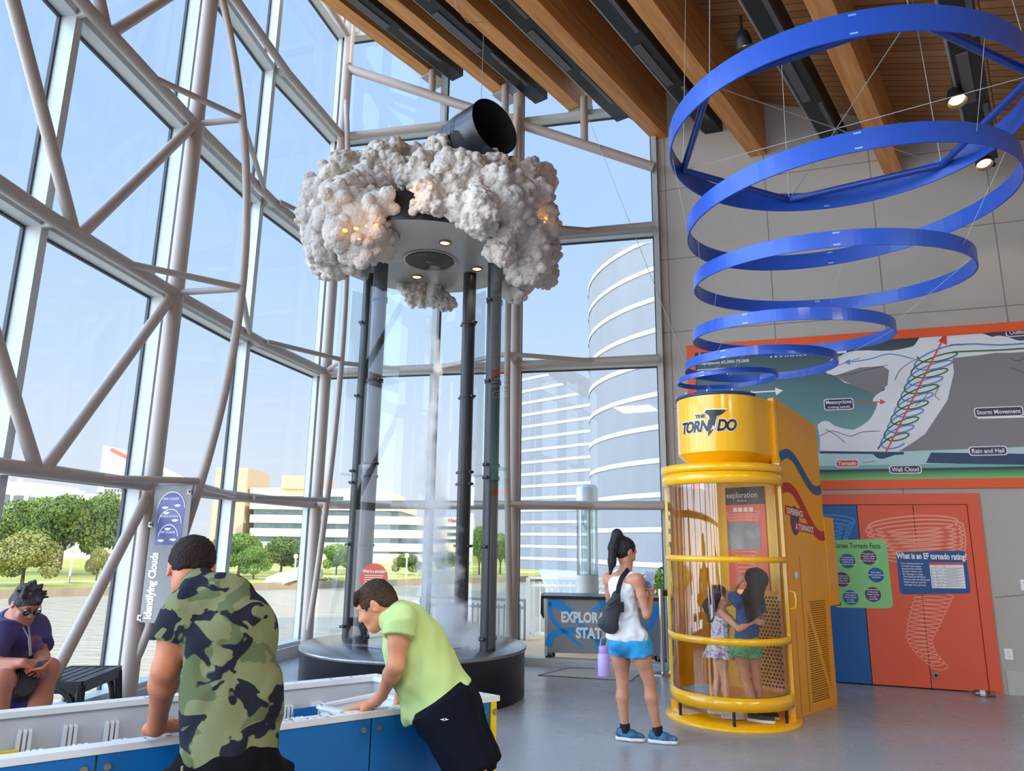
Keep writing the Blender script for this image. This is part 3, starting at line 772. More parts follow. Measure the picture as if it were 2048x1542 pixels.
q = MB(); q.tube([at(968, 45, 7.9), at(935, 45, 7.8), at(915, 20, 7.6), at(905, -20, 7.5)], 0.006, 5); q.build('loose_wire', WIRE, vx)

# ---------------- the mist column: a bent funnel of vapour, thick at its foot
ml = [(905, 1292, 8.4, 105), (905, 1262, 8.4, 80), (900, 1225, 8.4, 52), (880, 1180, 8.4, 44), (868, 1100, 8.4, 46), (860, 1020, 8.4, 40), (856, 950, 8.4, 32), (860, 880, 8.4, 22), (868, 810, 8.4, 15), (877, 745, 8.38, 12), (874, 700, 8.36, 10), (862, 650, 8.33, 9), (858, 600, 8.3, 11), (868, 560, 8.28, 14), (872, 540, 8.28, 16)]
MP = [(at(x, y, Y), r * 8.6 / FPX) for x, y, Y, r in ml]
mm_ = bpy.data.materials.new('mist'); mm_.use_nodes = True; n = mm_.node_tree; n.nodes.clear()
def mn(t, **k):
    q = n.nodes.new(t)
    for a, b_ in k.items(): setattr(q, a, b_)
    return q
o = mn('ShaderNodeOutputMaterial'); pv = mn('ShaderNodeVolumePrincipled'); n.links.new(pv.outputs[0], o.inputs['Volume'])
pv.inputs['Color'].default_value = (0.96, 0.98, 1, 1); pv.inputs['Anisotropy'].default_value = 0.3
t = mn('ShaderNodeTexCoord'); sp_ = mn('ShaderNodeSeparateXYZ'); n.links.new(t.outputs['Object'], sp_.inputs[0])
zn = mn('ShaderNodeMapRange'); n.links.new(sp_.outputs['Z'], zn.inputs[0]); Z0, Z1 = 0.45, 5.0; zn.inputs[1].default_value = Z0; zn.inputs[2].default_value = Z1
def zcurve(vals):    # a value that follows height
    c = mn('ShaderNodeFloatCurve'); n.links.new(zn.outputs[0], c.inputs['Value']); cv = c.mapping.curves[0]
    lo_, hi_ = min(vals), max(vals); zs_ = [(P[2] - Z0) / (Z1 - Z0) for P, r in MP]
    while len(cv.points) < len(vals): cv.points.new(0.5, 0.5)
    for p_, z_, v_ in zip(cv.points, zs_, vals): p_.location = (z_, (v_ - lo_) / (hi_ - lo_ + 1e-9)); p_.handle_type = 'AUTO_CLAMPED'
    c.mapping.update(); m_ = mn('ShaderNodeMapRange'); n.links.new(c.outputs[0], m_.inputs[0]); m_.inputs[3].default_value = lo_; m_.inputs[4].default_value = hi_; return m_.outputs[0]
def mth(op, a, b_=None):
    q = mn('ShaderNodeMath', operation=op)
    for i_, v_ in enumerate((a, b_)):
        if v_ is None: continue
        if isinstance(v_, (int, float)): q.inputs[i_].default_value = v_
        else: n.links.new(v_, q.inputs[i_])
    return q.outputs[0]
no = mn('ShaderNodeTexNoise'); no.inputs['Scale'].default_value = 4.5; no.inputs['Detail'].default_value = 6; no.inputs['Roughness'].default_value = 0.6; n.links.new(t.outputs['Object'], no.inputs[0])
dx_ = mth('SUBTRACT', sp_.outputs['X'], zcurve([P[0] for P, r in MP])); dy_ = mth('SUBTRACT', sp_.outputs['Y'], zcurve([P[1] for P, r in MP]))
dist = mth('SQRT', mth('ADD', mth('MULTIPLY', dx_, dx_), mth('MULTIPLY', dy_, dy_)))
rel = mth('DIVIDE', dist, zcurve([r for P, r in MP]))
wob = mth('ADD', rel, mth('MULTIPLY', mth('SUBTRACT', no.outputs[0], 0.5), 2.6))
fall = mn('ShaderNodeMapRange'); fall.interpolation_type = 'SMOOTHSTEP'; n.links.new(wob, fall.inputs[0]); fall.inputs[1].default_value = 1.0; fall.inputs[2].default_value = 0.15; fall.inputs[3].default_value = 0.0; fall.inputs[4].default_value = 1.0
dens = mth('MULTIPLY', fall.outputs[0], zcurve([34, 32, 26, 18, 15, 14, 15, 18, 18, 15, 12, 11, 11, 8, 4]))
n.links.new(dens, pv.inputs['Density'])
q = MB(); q.tube([P for P, r in MP], [r * 1.5 for P, r in MP], 20)
mist = q.build('mist', mm_); tag(mist, 'white column of swirling mist rising from the round plinth to the vent', 'mist', kind='stuff')
cy.volume_step_rate = 2.0; cy.volume_max_steps = 128

# ---------------- yellow tornado booth
YEL = mat('yellow_enamel', (250, 184, 8), rough=0.22, coat=0.6); YELB = mat('yellow_enamel_cabinet', (234, 160, 10), rough=0.35, coat=0.3)
BC = np.array([2.15, 7.34, 0.0]); BA = np.array([0.72, 0.694, 0]); BB = np.array([-0.694, 0.72, 0]); UPZ = np.array([0, 0, 1.0])
bt = thing('tornado_booth', 'yellow tornado booth with curved clear front, drum top and tall cabinet behind', 'exhibit booth', tuple(BC))
R0 = 0.545
A0, A1 = math.radians(158), math.radians(334)      # the open curved front
q = MB(); q.lathe([(0.625, 0.0), (0.63, 0.012), (0.62, 0.03), (0.001, 0.034)], BC, 72); q.build('base_plate', YEL, bt)
q = MB(); q.lathe([(R0, 0.24), (R0, 2.22)], BC, 64, A0, A1); q.build('curved_front', glass_mat('booth_acrylic', (253, 250, 242), refl=0.22, streak=0.14, fres=1.7), bt)
def hoop(z0, z1, r0, r1, a0=A0, a1=A1, name='hoop'):
    q = MB(); q.lathe([(r0, z0), (r1, z0), (r1, z1), (r0, z1), (r0, z0)], BC, 64, a0, a1); return q.build(name, YEL, bt)
hoop(0.16, 0.27, R0 - 0.04, R0 + 0.03); hoop(0.715, 0.775, R0, R0 + 0.035); hoop(1.445, 1.50, R0, R0 + 0.035)
hoop(2.18, 2.29, R0 - 0.03, R0 + 0.045); hoop(2.295, 2.37, R0 - 0.06, R0 + 0.055)
q = MB(); q.lathe([(0.001, 2.28), (R0, 2.28)], BC, 48); q.lathe([(R0 + 0.05, 2.37), (0.001, 2.37)], BC, 48); q.build('booth_roof', YEL, bt)
# yellow half shell at the back left
q = MB(); q.lathe([(R0 - 0.01, 0.2), (R0 - 0.01, 2.2)], BC, 24, math.radians(96), math.radians(160)); q.lathe([(R0 - 0.03, 2.2), (R0 - 0.03, 0.2)], BC, 24, math.radians(96), math.radians(160)); q.build('back_shell', mat('yellow_shell', (252, 200, 50), rough=0.35), bt)
# posts and feet
for an, wd in ((math.radians(334), 0.085), (math.radians(158), 0.03)):
    P = BC + np.array([math.cos(an), math.sin(an), 0]) * (R0 + 0.0); q = MB(); q.box(P + [0, 0, 1.2], (0.06, wd, 2.4), rz=an); q.build('door_post', YEL, bt)
for an in (190, 255, 318): P = BC + np.array([math.cos(math.radians(an)), math.sin(math.radians(an)), 0]) * (R0 - 0.02); MB().cyl(P + [0, 0, 0.03], P + [0, 0, 0.17], 0.014, seg=10).build('foot', BLACK, bt)
# cabinet
F0 = BC + BA * 0.34; HW = 0.45; DP = 1.0; ZT = 3.10
def cabp(u, d, z): return F0 + BB * u + BA * d + UPZ * z      # u: towards the back left, d: depth
q = MB(); q.prism([cabp(-HW, 0.05, 0.0), cabp(-HW, DP, 0.0), cabp(-HW, DP, 2.93), cabp(-HW, 0.05, ZT)], tuple(BB * 2 * HW)); q.build('cabinet', YELB, bt, bevel=0.004)
q = MB(); q.box((cabp(-HW + 0.03, 0.03, ZT / 2)), (0.07, 0.06, ZT), ax=(V(BA), V(BB), V(0, 0, 1))); q.box((cabp(HW - 0.03, 0.03, ZT / 2)), (0.07, 0.06, ZT), ax=(V(BA), V(BB), V(0, 0, 1))); q.build('corner_rail', YEL, bt)
q = MB(); q.prism([cabp(-HW + .05, 0.045, 0.2), cabp(HW - .05, 0.045, 0.2), cabp(HW - .05, 0.045, 2.25), cabp(-HW + .05, 0.045, 2.25)], tuple(BA * 0.01)); q.build('inner_back_panel', mat('yellow_shell', (252, 200, 50), rough=0.35), bt)
q = MB(); q.box(cabp(0.02, DP + 0.12, 1.45), (0.26, 0.86, 0.95), ax=(V(BA), V(BB), V(0, 0, 1))); q.box(cabp(-0.43, DP + 0.12, 1.45), (0.24, 0.06, 0.93), ax=(V(BA), V(BB), V(0, 0, 1)))
q.build('rear_box', YELB, bt, bevel=0.008)
# drum and hopper with flat cheeks back to the cabinet
def drum_out(r, k): # outline round the front, then straight back to the cabinet
    pts = []
    a_mid = math.atan2(-BA[1], -BA[0])
    for i in range(33):
        a = a_mid - PI / 2 + PI * i / 32; pts.append(BC + np.array([math.cos(a), math.sin(a), 0]) * r)
    pts.append(pts[-1] + BA * k); pts.insert(0, pts[0] + BA * k); return pts
q = MB(); lo = drum_out(0.415, 0.42); zt0, zt1 = 2.50, 3.07
q.add([p + UPZ * zt0 for p in lo] + [p + UPZ * zt1 for p in lo], [(i, i + 1, len(lo) + i + 1, len(lo) + i) for i in range(len(lo) - 1)], True)
q.poly([p + UPZ * zt1 for p in lo]); q.build('drum', YEL, bt)
lo2 = drum_out(0.285, 0.3)
q = MB(); q.add([p + UPZ * 2.37 for p in lo2] + [p + UPZ * zt0 for p in lo], [(i, i + 1, len(lo) + i + 1, len(lo) + i) for i in range(len(lo) - 1)], True); q.build('hopper', YEL, bt)
q = MB(); q.tube([p + UPZ * (zt1 + 0.012) for p in lo[1:-1]], 0.018, 8); 
q.build('drum_trim', mat('navy_trim', (30, 58, 120), rough=0.4), bt)
for p in lo[2:-2:6]: MB().cyl(p + UPZ * zt1, p + UPZ * (zt1 + .05), 0.006, seg=6).build('trim_clip', WHITE, bt)
# logo round the drum: THE TORNADO with a black funnel
def drum_wrap(ang0, z0, r=0.4185):
    def f(u, v): a = ang0 + u / r; return V(BC[0] + r * math.cos(a), BC[1] + r * math.sin(a), z0 + v)
    return f
amid = math.radians(239)
logo = [('T', -0.285), ('O', -0.205), ('R', -0.118), ('N', -0.035), ('D', 0.135), ('O', 0.225)]
for nm, mt, bold, rr in (('logo_outline', WHITE, 0.085, 0.4190), ('logo', mat('logo_black', (22, 30, 34), rough=0.3), 0.04, 0.4222)):
    q = MB()
    for chn, u in logo: q.text(chn, 0.155, (0, 0, 0), (1, 0, 0), (0, 0, 1), bold=bold, wrap=lambda a_, b_, u=u, rr=rr: drum_wrap(amid, 2.70, rr)(a_ + u + 0.22 * b_, b_), sx=0.82)
    q.text('THE', 0.05, (0, 0, 0), (1, 0, 0), (0, 0, 1), bold=bold * 1.3, wrap=lambda a_, b_, rr=rr: drum_wrap(amid, 2.835, rr)(a_ - 0.07, b_), sx=1.2)
    e = 0.010 if nm == 'logo_outline' else 0.0
    fun = [(-0.005, 0.21), (0.19, 0.205), (0.155, 0.165), (0.10, 0.145), (0.085, 0.10), (0.075, 0.05), (0.05, 0.0), (0.0, -0.055), (0.012, 0.0), (0.025, 0.06), (0.03, 0.11), (0.02, 0.155), (-0.02, 0.185)]
    cx_, cy_ = 0.06, 0.09
    fp = [(x + (e if x > cx_ else -e), y + (e if y > cy_ else -e)) for x, y in fun]
    ctr = [(0.07, 0.18), (0.06, 0.12), (0.05, 0.07), (0.03, 0.01)]
    Lb = [fp[0], fp[12], fp[11], fp[10], fp[9], fp[8], fp[7]]; Rb = [fp[1], fp[2], fp[3], fp[4], fp[5], fp[6], fp[7]]
    wf = drum_wrap(amid, 2.70, rr + 0.0016); vs = [wf(a_[0] + (b_[0] - a_[0]) * k_ / 6, a_[1] + (b_[1] - a_[1]) * k_ / 6) for a_, b_ in zip(Lb, Rb) for k_ in range(7)]
    q.add(vs, [(r_ * 7 + k_, r_ * 7 + k_ + 1, r_ * 7 + k_ + 8, r_ * 7 + k_ + 7) for r_ in range(6) for k_ in range(6)])
    if nm == 'logo_outline': q.text('A', 0.07, (0, 0, 0), (1, 0, 0), (0, 0, 1), bold=.02, wrap=lambda a_, b_, rr=rr: drum_wrap(amid, 2.70, .4252)(a_ + 0.052 + 0.2 * b_, b_ + .004), sx=0.7)
    q.build(nm, mt, bt)
# waves and lettering on the cabinet side (the side at u = -HW)
SIDEN = -BB
def side(d, z, e=0.003): return cabp(-HW, d, z) + SIDEN * e
for nm, z_, colr in (('wave_blue', 2.42, (22, 84, 130)), ('wave_red', 2.10, (170, 34, 40))):
    q = MB(); pts = []
    for i in range(25):
        d_ = 0.06 + (DP - 0.07) * i / 24; s_ = i / 24
        pts.append(side(d_, z_ + 0.14 * math.sin(0.5 + s_ * 5.0) - (0.10 if nm == 'wave_blue' else 0.28) * s_))
    q.strip(pts, 0.10, SIDEN); q.build(nm, mat(nm, colr, rough=0.3), bt)
q = MB(); c0 = side(0.30, 1.86, 0.0034); q.poly([c0 + BA * (0.10 * math.cos(t_)) + UPZ * (0.15 * math.sin(t_)) for t_ in np.linspace(0, 2 * PI, 32, endpoint=False)]); q.build('side_badge', mat('badge_blue', (40, 70, 110), rough=0.3), bt)
q = MB()
for d0, d1, z0 in ((0.10, 0.54, 1.885), (0.28, 0.74, 1.73)): q.poly([side(d0, z0 + .03, .004), side(d1, z0, .004), side(d1, z0 + 0.09, .004), side(d0, z0 + 0.12, .004)])
q.build('side_banner', mat('banner_red', (176, 44, 40), rough=0.4), bt)
q = MB()
q.text('EXPERIENCE', 0.085, side(0.12, 1.925, .0055), BA - UPZ * 0.07, UPZ, align='LEFT', bold=0.02, sx=0.78); q.text('A TORNADO!', 0.085, side(0.30, 1.772, .0055), BA - UPZ * 0.07, UPZ, align='LEFT', bold=0.02, sx=0.78)
q.build('side_lettering', WHITE, bt)
# side door seam, vent perforations, button, handle
q = MB(); q.strip([side(0.34, 1.50, .002), side(0.34, 0.02, .002)], 0.006, SIDEN); q.strip([side(0.16, 0.02, .002), side(0.16, 0.9, .002)], 0.005, SIDEN); q.build('door_seam', mat('seam_brown', (110, 66, 8), rough=0.8), bt)
q = MB(); P = side(0.22, 1.32, 0); q.cyl(P, P + SIDEN * 0.012, 0.045, seg=24); q.build('start_button', mat('steel_button', (206, 206, 200), rough=0.3, metal=0.5), bt)
q = MB(); P = side(0.22, 1.32, 0.013); q.cyl(P, P + SIDEN * 0.002, 0.028, seg=20); q.build('button_face', WHITE, bt)
PERF = mat('perforation_dark', (70, 42, 6), rough=0.9)
q = MB(); q2 = MB()
for r_i in range(44):
    z = 0.10 + r_i * 0.022
    for c_i in range(21):
        d_ = 0.42 + c_i * 0.022 + (0.011 if r_i % 2 else 0)
        if r_i > 30 and d_ < 0.44 + (r_i - 30) * 0.0: continue
        if abs((d_ - 0.42) - (1.10 - z) * 0.45) < 0.035: continue
        c0 = side(d_, z, 0.002); (q if (d_ - 0.42) > (1.10 - z) * 0.45 else q2).poly([c0 + BA * (0.0068 * math.cos(t_)) + UPZ * (0.0068 * math.sin(t_)) for t_ in np.linspace(0, 2 * PI, 6, endpoint=False)])
q.build('side_vent', PERF, bt); q2.build('side_vent', PERF, bt)
# inside: perforated lower panel, poster with screen
INN = -BA
def inner(u, z, e=0.01): return cabp(u, 0.045, z) + INN * e
q = MB(); q.prism([inner(-HW + .07, 0.22, 0.004), inner(0.08, 0.22, 0.004), inner(0.08, 1.16, 0.004), inner(-HW + .07, 1.16, 0.004)], tuple(INN * 0.02)); q.build('perforated_panel', YEL, bt)
q = MB()
for r_i in range(24):
    for c_i in range(13):
        u_ = -HW + 0.095 + c_i * 0.036 + (0.018 if r_i % 2 else 0); z = 0.27 + r_i * 0.036
        c0 = inner(u_, z, 0.0255); q.poly([c0 + BB * (0.0125 * math.cos(t_)) + UPZ * (0.0125 * math.sin(t_)) for t_ in np.linspace(0, 2 * PI, 8, endpoint=False)])
q.build('panel_holes', PERF, bt)
pu0, pu1 = -0.27, 0.17
def quad(q, u0, u1, z0, z1, e): q.poly([inner(u0, z0, e), inner(u1, z0, e), inner(u1, z1, e), inner(u0, z1, e)])
q = MB(); q.prism([inner(pu0, 1.16, 0.004), inner(pu1, 1.16, 0.004), inner(pu1, 2.20, 0.004), inner(pu0, 2.20, 0.004)], tuple(INN * 0.01)); po = q.build('poster', mat('poster_coral', (232, 96, 70), rough=0.4), bt)
q = MB(); quad(q, pu0, pu1, 2.02, 2.20, 0.016); q.build('poster_header', mat('header_navy', (38, 46, 60), rough=0.4), po)
q = MB(); q.text('exploration', 0.085, inner(-0.02, 2.09, 0.018), -BB, UPZ, bold=0.0, sx=0.9); q.text('PLACE', 0.03, inner(-0.02, 2.05, 0.018), -BB, UPZ, sx=1.2)
for k in range(4): quad(q, -0.14 + k * 0.06, -0.14 + k * 0.06 + 0.045, 1.945, 1.99, 0.018)
q.build('poster_lettering', WHITE, po)
q = MB(); quad(q, -0.2, 0.16, 1.56, 1.84, 0.018); q.build('poster_photo', mat('grey_photo', (120, 126, 132), rough=0.15, var=0.5, vscale=5), po)
q = MB()
for k in range(14):
    z = 1.93 - k * 0.028 if k < 4 else 1.56 - (k - 4) * 0.04
    rr = 0.19 - k * 0.010; pts = [inner(-0.02 + rr * math.cos(t_), z + 0.022 * math.sin(t_), 0.0175) for t_ in np.linspace(0, 2 * PI, 24, endpoint=False)]; q.strip(pts, 0.007, INN, closed=True)
q.build('poster_swirl', mat('pale_coral', (246, 170, 150), rough=0.4), po)
MB().box(cabp(-0.42, DP + 0.28, 0.99), (0.09, 0.03, 0.035), ax=(V(BA), V(BB), V(0, 0, 1))).build('latch', BLACK, bt)
q = MB(); q.poly([side(0.015, 1.27, .003), side(0.055, 1.27, .003), side(0.055, 1.50, .003), side(0.015, 1.50, .003)]); ws_ = q.build('warning_strip', mat('strip_red', (206, 84, 40), rough=.5), bt)
q = MB(); [q.poly([side(0.022, z_, .0045), side(0.048, z_, .0045), side(0.048, z_ + .006, .0045), side(0.022, z_ + .006, .0045)]) for z_ in (1.30, 1.34, 1.38, 1.42, 1.46)]; q.build('strip_text', WHITE, ws_)
hd = MB(); P = BC + np.array([math.cos(math.radians(334)), math.sin(math.radians(334)), 0]) * (R0 + 0.04)
hd.tube([P + UPZ * 1.02, P + UPZ * 1.03 + SIDEN * 0.05, P + UPZ * 1.10 + SIDEN * 0.06, P + UPZ * 1.17 + SIDEN * 0.05, P + UPZ * 1.18], 0.011, 10); hd.build('door_handle', YEL, bt)

# ---------------- blue rings hung one under another over the booth
RINGS = [(2.796, 5.6, 5.141, 1.417, -0.008, 0.025, .20), (2.922, 5.9, 4.535, 1.337, 0.07, 0.037, .165), (2.914, 6.3, 4.053, 1.186, 0.004, 0.098, .135),
         (2.703, 6.7, 3.616, 0.91, -0.006, 0.089, .11), (2.492, 7.0, 3.381, 0.723, 0.013, 0.039, .085), (2.22, 7.2, 3.279, 0.494, 0.052, 0.04, .05)]
RLAB = ['biggest and topmost blue ring, braced by straight blue tubes, hung under the timber ceiling', 'second blue ring from the top, hung over the yellow booth', 'third blue ring from the top, hung over the yellow booth',
        'fourth blue ring from the top, in front of the mural title', 'fifth blue ring from the top, crossing the mural edge', 'smallest and lowest blue ring, just above the yellow drum']
RB = mat('blue_ribbon', (32, 82, 184), rough=0.38, coat=0.2); RBT = mat('blue_tube', (30, 66, 150), rough=0.3); RBM = mat('pale_blue_mark', (150, 180, 230), rough=0.5)
def ring_pt(k, th, dr=0.0, dz_=0.0):
    X, Y, z, r, tx, ty, h = RINGS[k]; r = r + dr
    return np.array([X + r * math.cos(th), Y + r * math.sin(th), z + r * (math.cos(th) * tx + math.sin(th) * ty) + dz_])
for k, (X, Y, z, r, tx, ty, h) in enumerate(RINGS):
    root = thing('blue_ring', RLAB[k], 'hanging ring', (X, Y, z), 'blue rings hung over the booth')
    q = MB(); N_ = 128; vs = []
    for i in range(N_):
        th = 2 * PI * i / N_
        for dr, e in ((0.007, h / 2), (0.007, -h / 2), (-0.007, -h / 2), (-0.007, h / 2)): vs.append(ring_pt(k, th, dr, e))
    q.add(vs, [(i * 4 + j, i * 4 + (j + 1) % 4, ((i + 1) % N_) * 4 + (j + 1) % 4, ((i + 1) % N_) * 4 + j) for i in range(N_) for j in range(4)]); q.build('ribbon', RB, root)
    for th in ((math.radians(250), math.radians(70)) if k < 3 else (math.radians(225),)):
        q = MB()
        for e in (-1, 1):
            q.poly([ring_pt(k, th + a / r, 0.0085, e * h * 0.36 + b) for a, b in ((-.025, -.006), (.025, -.006), (.025, .006), (-.025, .006))])
            q.poly([ring_pt(k, th + a / r, -0.0085, e * h * 0.36 + b) for a, b in ((-.025, -.006), (.025, -.006), (.025, .006), (-.025, .006))])
        q.build('seam_mark', RBM, root)
    if k == 0:
        hx = [ring_pt(0, math.radians(205 - 60 * j), -0.02, 0.02) for j in range(6)]
        for j in range(6): MB().tube([hx[j], hx[(j + 1) % 6]], 0.032, 10).build('stiffener_tube', RBT, root)
        for j in range(6): MB().tube([hx[j], [hx[j][0] + (X - hx[j][0]) * .1, hx[j][1] + (Y - hx[j][1]) * .1, dz(hx[j][0] + (X - hx[j][0]) * .1, hx[j][1] + (Y - hx[j][1]) * .1)]], 0.004, 5).build('suspension_wire', WIRE, root)
        for j in range(3): MB().tube([hx[j], hx[j + 3]], 0.004, 5).build('cross_wire', WIRE, root)
    else:
        for th in (30, 150, 270): 
            a_ = math.radians(th + 17 * k); MB().tube([ring_pt(k, a_), ring_pt(k - 1, a_)], 0.0017, 4).build('suspension_wire', WIRE, root)
# ================================================================== WALL GRAPHICS, DOORS, SMALL THINGS
def sm(pts, k=6, closed=False):
    """smooth curve through points"""
    P = [np.array(p, float) for p in pts]; n = len(P); out = []
    for i in range(n if closed else n - 1):
        p0, p1, p2, p3 = (P[(i - 1) % n] if closed or i > 0 else P[0]), P[i], P[(i + 1) % n], (P[(i + 2) % n] if closed or i + 2 < n else P[-1])
        for j in range(k):
            t = j / k; out.append(0.5 * ((2 * p1) + (-p0 + p2) * t + (2 * p0 - 5 * p1 + 4 * p2 - p3) * t * t + (-p0 + 3 * p1 - 3 * p2 + p3) * t ** 3))
    if not closed: out.append(P[-1])
    return out
def wpoly(q, pix, off): q.poly([W(x, y, off) for x, y in pix])
def wstroke(q, pix, wd, off, closed=False): q.strip([W(x, y, off) for x, y in pix], wd, WN, closed)
WX = V(WD); WZ = V(0, 0, 1)
ORG = mat('orange_paint', (228, 92, 46), rough=0.5); CORAL = mat('coral_paint', (222, 92, 62), rough=0.45)
# ---------------- mural panel
A_ = W(1373, 693, 0); u0 = float((A_ - WO) @ WD); zt = 4.33; zb = 2.31; u1 = u0 + 5.1
def wp3(u, z, off): return WO + WD * u + WN * off + np.array([0, 0, z])
mu = thing('storm_mural', 'large printed storm diagram mural with orange border, mounted high on the wall', 'mural', tuple(wp3(u0, zb, 0.0)))
def wbox(u0_, u1_, z0_, z1_, o0, o1): return MB().prism([wp3(u0_, z0_, o0), wp3(u1_, z0_, o0), wp3(u1_, z1_, o0), wp3(u0_, z1_, o0)], tuple(WN * (o1 - o0)))
bw = 0.115
q = MB()
for a in ((u0, u1, zt - bw, zt), (u0, u1, zb, zb + bw), (u0, u0 + bw, zb + bw, zt - bw), (u1 - bw, u1, zb + bw, zt - bw)):
    q.prism([wp3(a[0], a[2], .004), wp3(a[1], a[2], .004), wp3(a[1], a[3], .004), wp3(a[0], a[3], .004)], tuple(WN * 0.03))
q.build('border', ORG, mu)
# sky field, fading from slate at the top to sea green below: bands of the print
m = bpy.data.materials.new('mural_sky'); m.use_nodes = True; n = m.node_tree; b = n.nodes['Principled BSDF']; b.inputs['Roughness'].default_value = 0.4
t = n.nodes.new('ShaderNodeTexCoord'); sx_ = n.nodes.new('ShaderNodeSeparateXYZ'); n.links.new(t.outputs['Object'], sx_.inputs[0]); r_ = n.nodes.new('ShaderNodeValToRGB')
mr_ = n.nodes.new('ShaderNodeMapRange'); n.links.new(sx_.outputs['Z'], mr_.inputs[0]); mr_.inputs[1].default_value = 0; mr_.inputs[2].default_value = 2.0; n.links.new(mr_.outputs[0], r_.inputs[0])
r_.color_ramp.elements[0].position = 0.15; r_.color_ramp.elements[0].color = srgb(120, 176, 164); r_.color_ramp.elements[1].position = 0.95; r_.color_ramp.elements[1].color = srgb(52, 70, 82)
e = r_.color_ramp.elements.new(0.5); e.color = srgb(96, 138, 140)
n.links.new(r_.outputs[0], b.inputs['Base Color'])
wbox(u0 + bw, u1 - bw, zb + bw, zt - bw, 0.004, 0.014).build('sky_field', m, mu)
CW = mat('cloud_white', (222, 224, 226), rough=0.45); CG = mat('storm_grey', (128, 126, 130), rough=0.45); LINE = mat('ink_line', (60, 64, 68), rough=0.6)
z_of = lambda x, y: W(x, y, 0)
q = MB()
cloud = [(1640, 880), (1636, 850), (1660, 848), (1690, 862), (1730, 850), (1752, 815), (1745, 800), (1770, 780), (1752, 782), (1700, 770), (1660, 752), (1648, 738), (1665, 722), (1700, 708), (1800, 700), (1830, 690), (1850, 668), (1880, 664), (1905, 660), (1935, 664), (1965, 672), (2000, 676), (2048, 684)]
far = wp3(u1 - bw - .01, 0, 0)
cloud = [(p[0], p[1]) for p in sm([(x, y, 0) for x, y in cloud], 5)]
bumpy = []
for i_, (x, y) in enumerate(cloud):
    k_ = abs(math.sin(i_ * .55)) * (5 if x < 1775 or y < 690 else 2); bumpy.append((x + (k_ * .5 if 1690 < x < 1760 and y > 780 else 0), y - k_))
pts = [W(x, y, 0.016) for x, y in bumpy]
pts += [W(2048, 705, .016), W(1990, 706, .016), W(1905, 718, .016), W(1908, 745, .016), W(1895, 800, .016), W(1850, 870, .016), W(1795, 904, .016), W(1640, 908, .016)]
bm_ = q; q.poly(pts); q.build('cloud_print', CW, mu)
q = MB(); pts = [W(x, y, 0.0165) for x, y in ((1668, 752), (1720, 735), (1765, 732), (1778, 740), (1775, 770), (1750, 790), (1700, 768))]; q.poly(pts)
pts = [W(1906, 716, .0165), W(1990, 707, .0165), W(2048, 704, .0165), wp3(u1 - bw - .01, 3.9, .0165), wp3(u1 - bw - .01, 2.62, .0165), W(2048, 893, .0165), W(1800, 903, .0165), W(1850, 868, .0165), W(1895, 800, .0165), W(1908, 745, .0165)]; q.poly(pts)
q.build('rain_shaft_print', CG, mu)
q = MB(); q.poly([W(1630, 906, .0165), W(1800, 903, .0165), W(2048, 894, .0165), W(2048, 925, .0165), W(1630, 932, .0165)]); q.build('pale_band', mat('pale_aqua', (176, 206, 206), rough=0.45), mu)
q = MB(); q.poly([wp3(u0 + bw, 2.52, .017), wp3(u1 - bw, 2.52, .017), wp3(u1 - bw, 2.56, .017), wp3(u0 + bw, 2.56, .017)]); 
q.poly([W(1862, 905, .017), wp3(u1 - bw, 2.66, .017), wp3(u1 - bw, 2.53, .017), W(1852, 926, .017)])
q.poly([W(1640, 907, .0172), W(1745, 908, .0172), W(1755, 916, .0172), W(1765, 918, .0172), W(1790, 910, .0172), W(1808, 909, .0172), W(1808, 904, .0172), W(1640, 902, .0172)])
q.build('rain_band', mat('deep_blue_ink', (44, 66, 100), rough=0.45), mu)
m = bpy.data.materials.new('mural_grass'); m.use_nodes = True; n = m.node_tree; b = n.nodes['Principled BSDF']; b.inputs['Roughness'].default_value = 0.45
t = n.nodes.new('ShaderNodeTexCoord'); sx_ = n.nodes.new('ShaderNodeSeparateXYZ'); n.links.new(t.outputs['Object'], sx_.inputs[0]); mr_ = n.nodes.new('ShaderNodeMapRange'); n.links.new(sx_.outputs['Z'], mr_.inputs[0])
mr_.inputs[1].default_value = bw; mr_.inputs[2].default_value = 0.22; r_ = n.nodes.new('ShaderNodeValToRGB'); n.links.new(mr_.outputs[0], r_.inputs[0]); r_.color_ramp.elements[0].color = srgb(132, 190, 124); r_.color_ramp.elements[1].color = srgb(40, 116, 62); n.links.new(r_.outputs[0], b.inputs['Base Color'])
wbox(u0 + bw, u1 - bw, zb + bw, 2.53, 0.014, 0.0175).build('grass_field', m, mu)
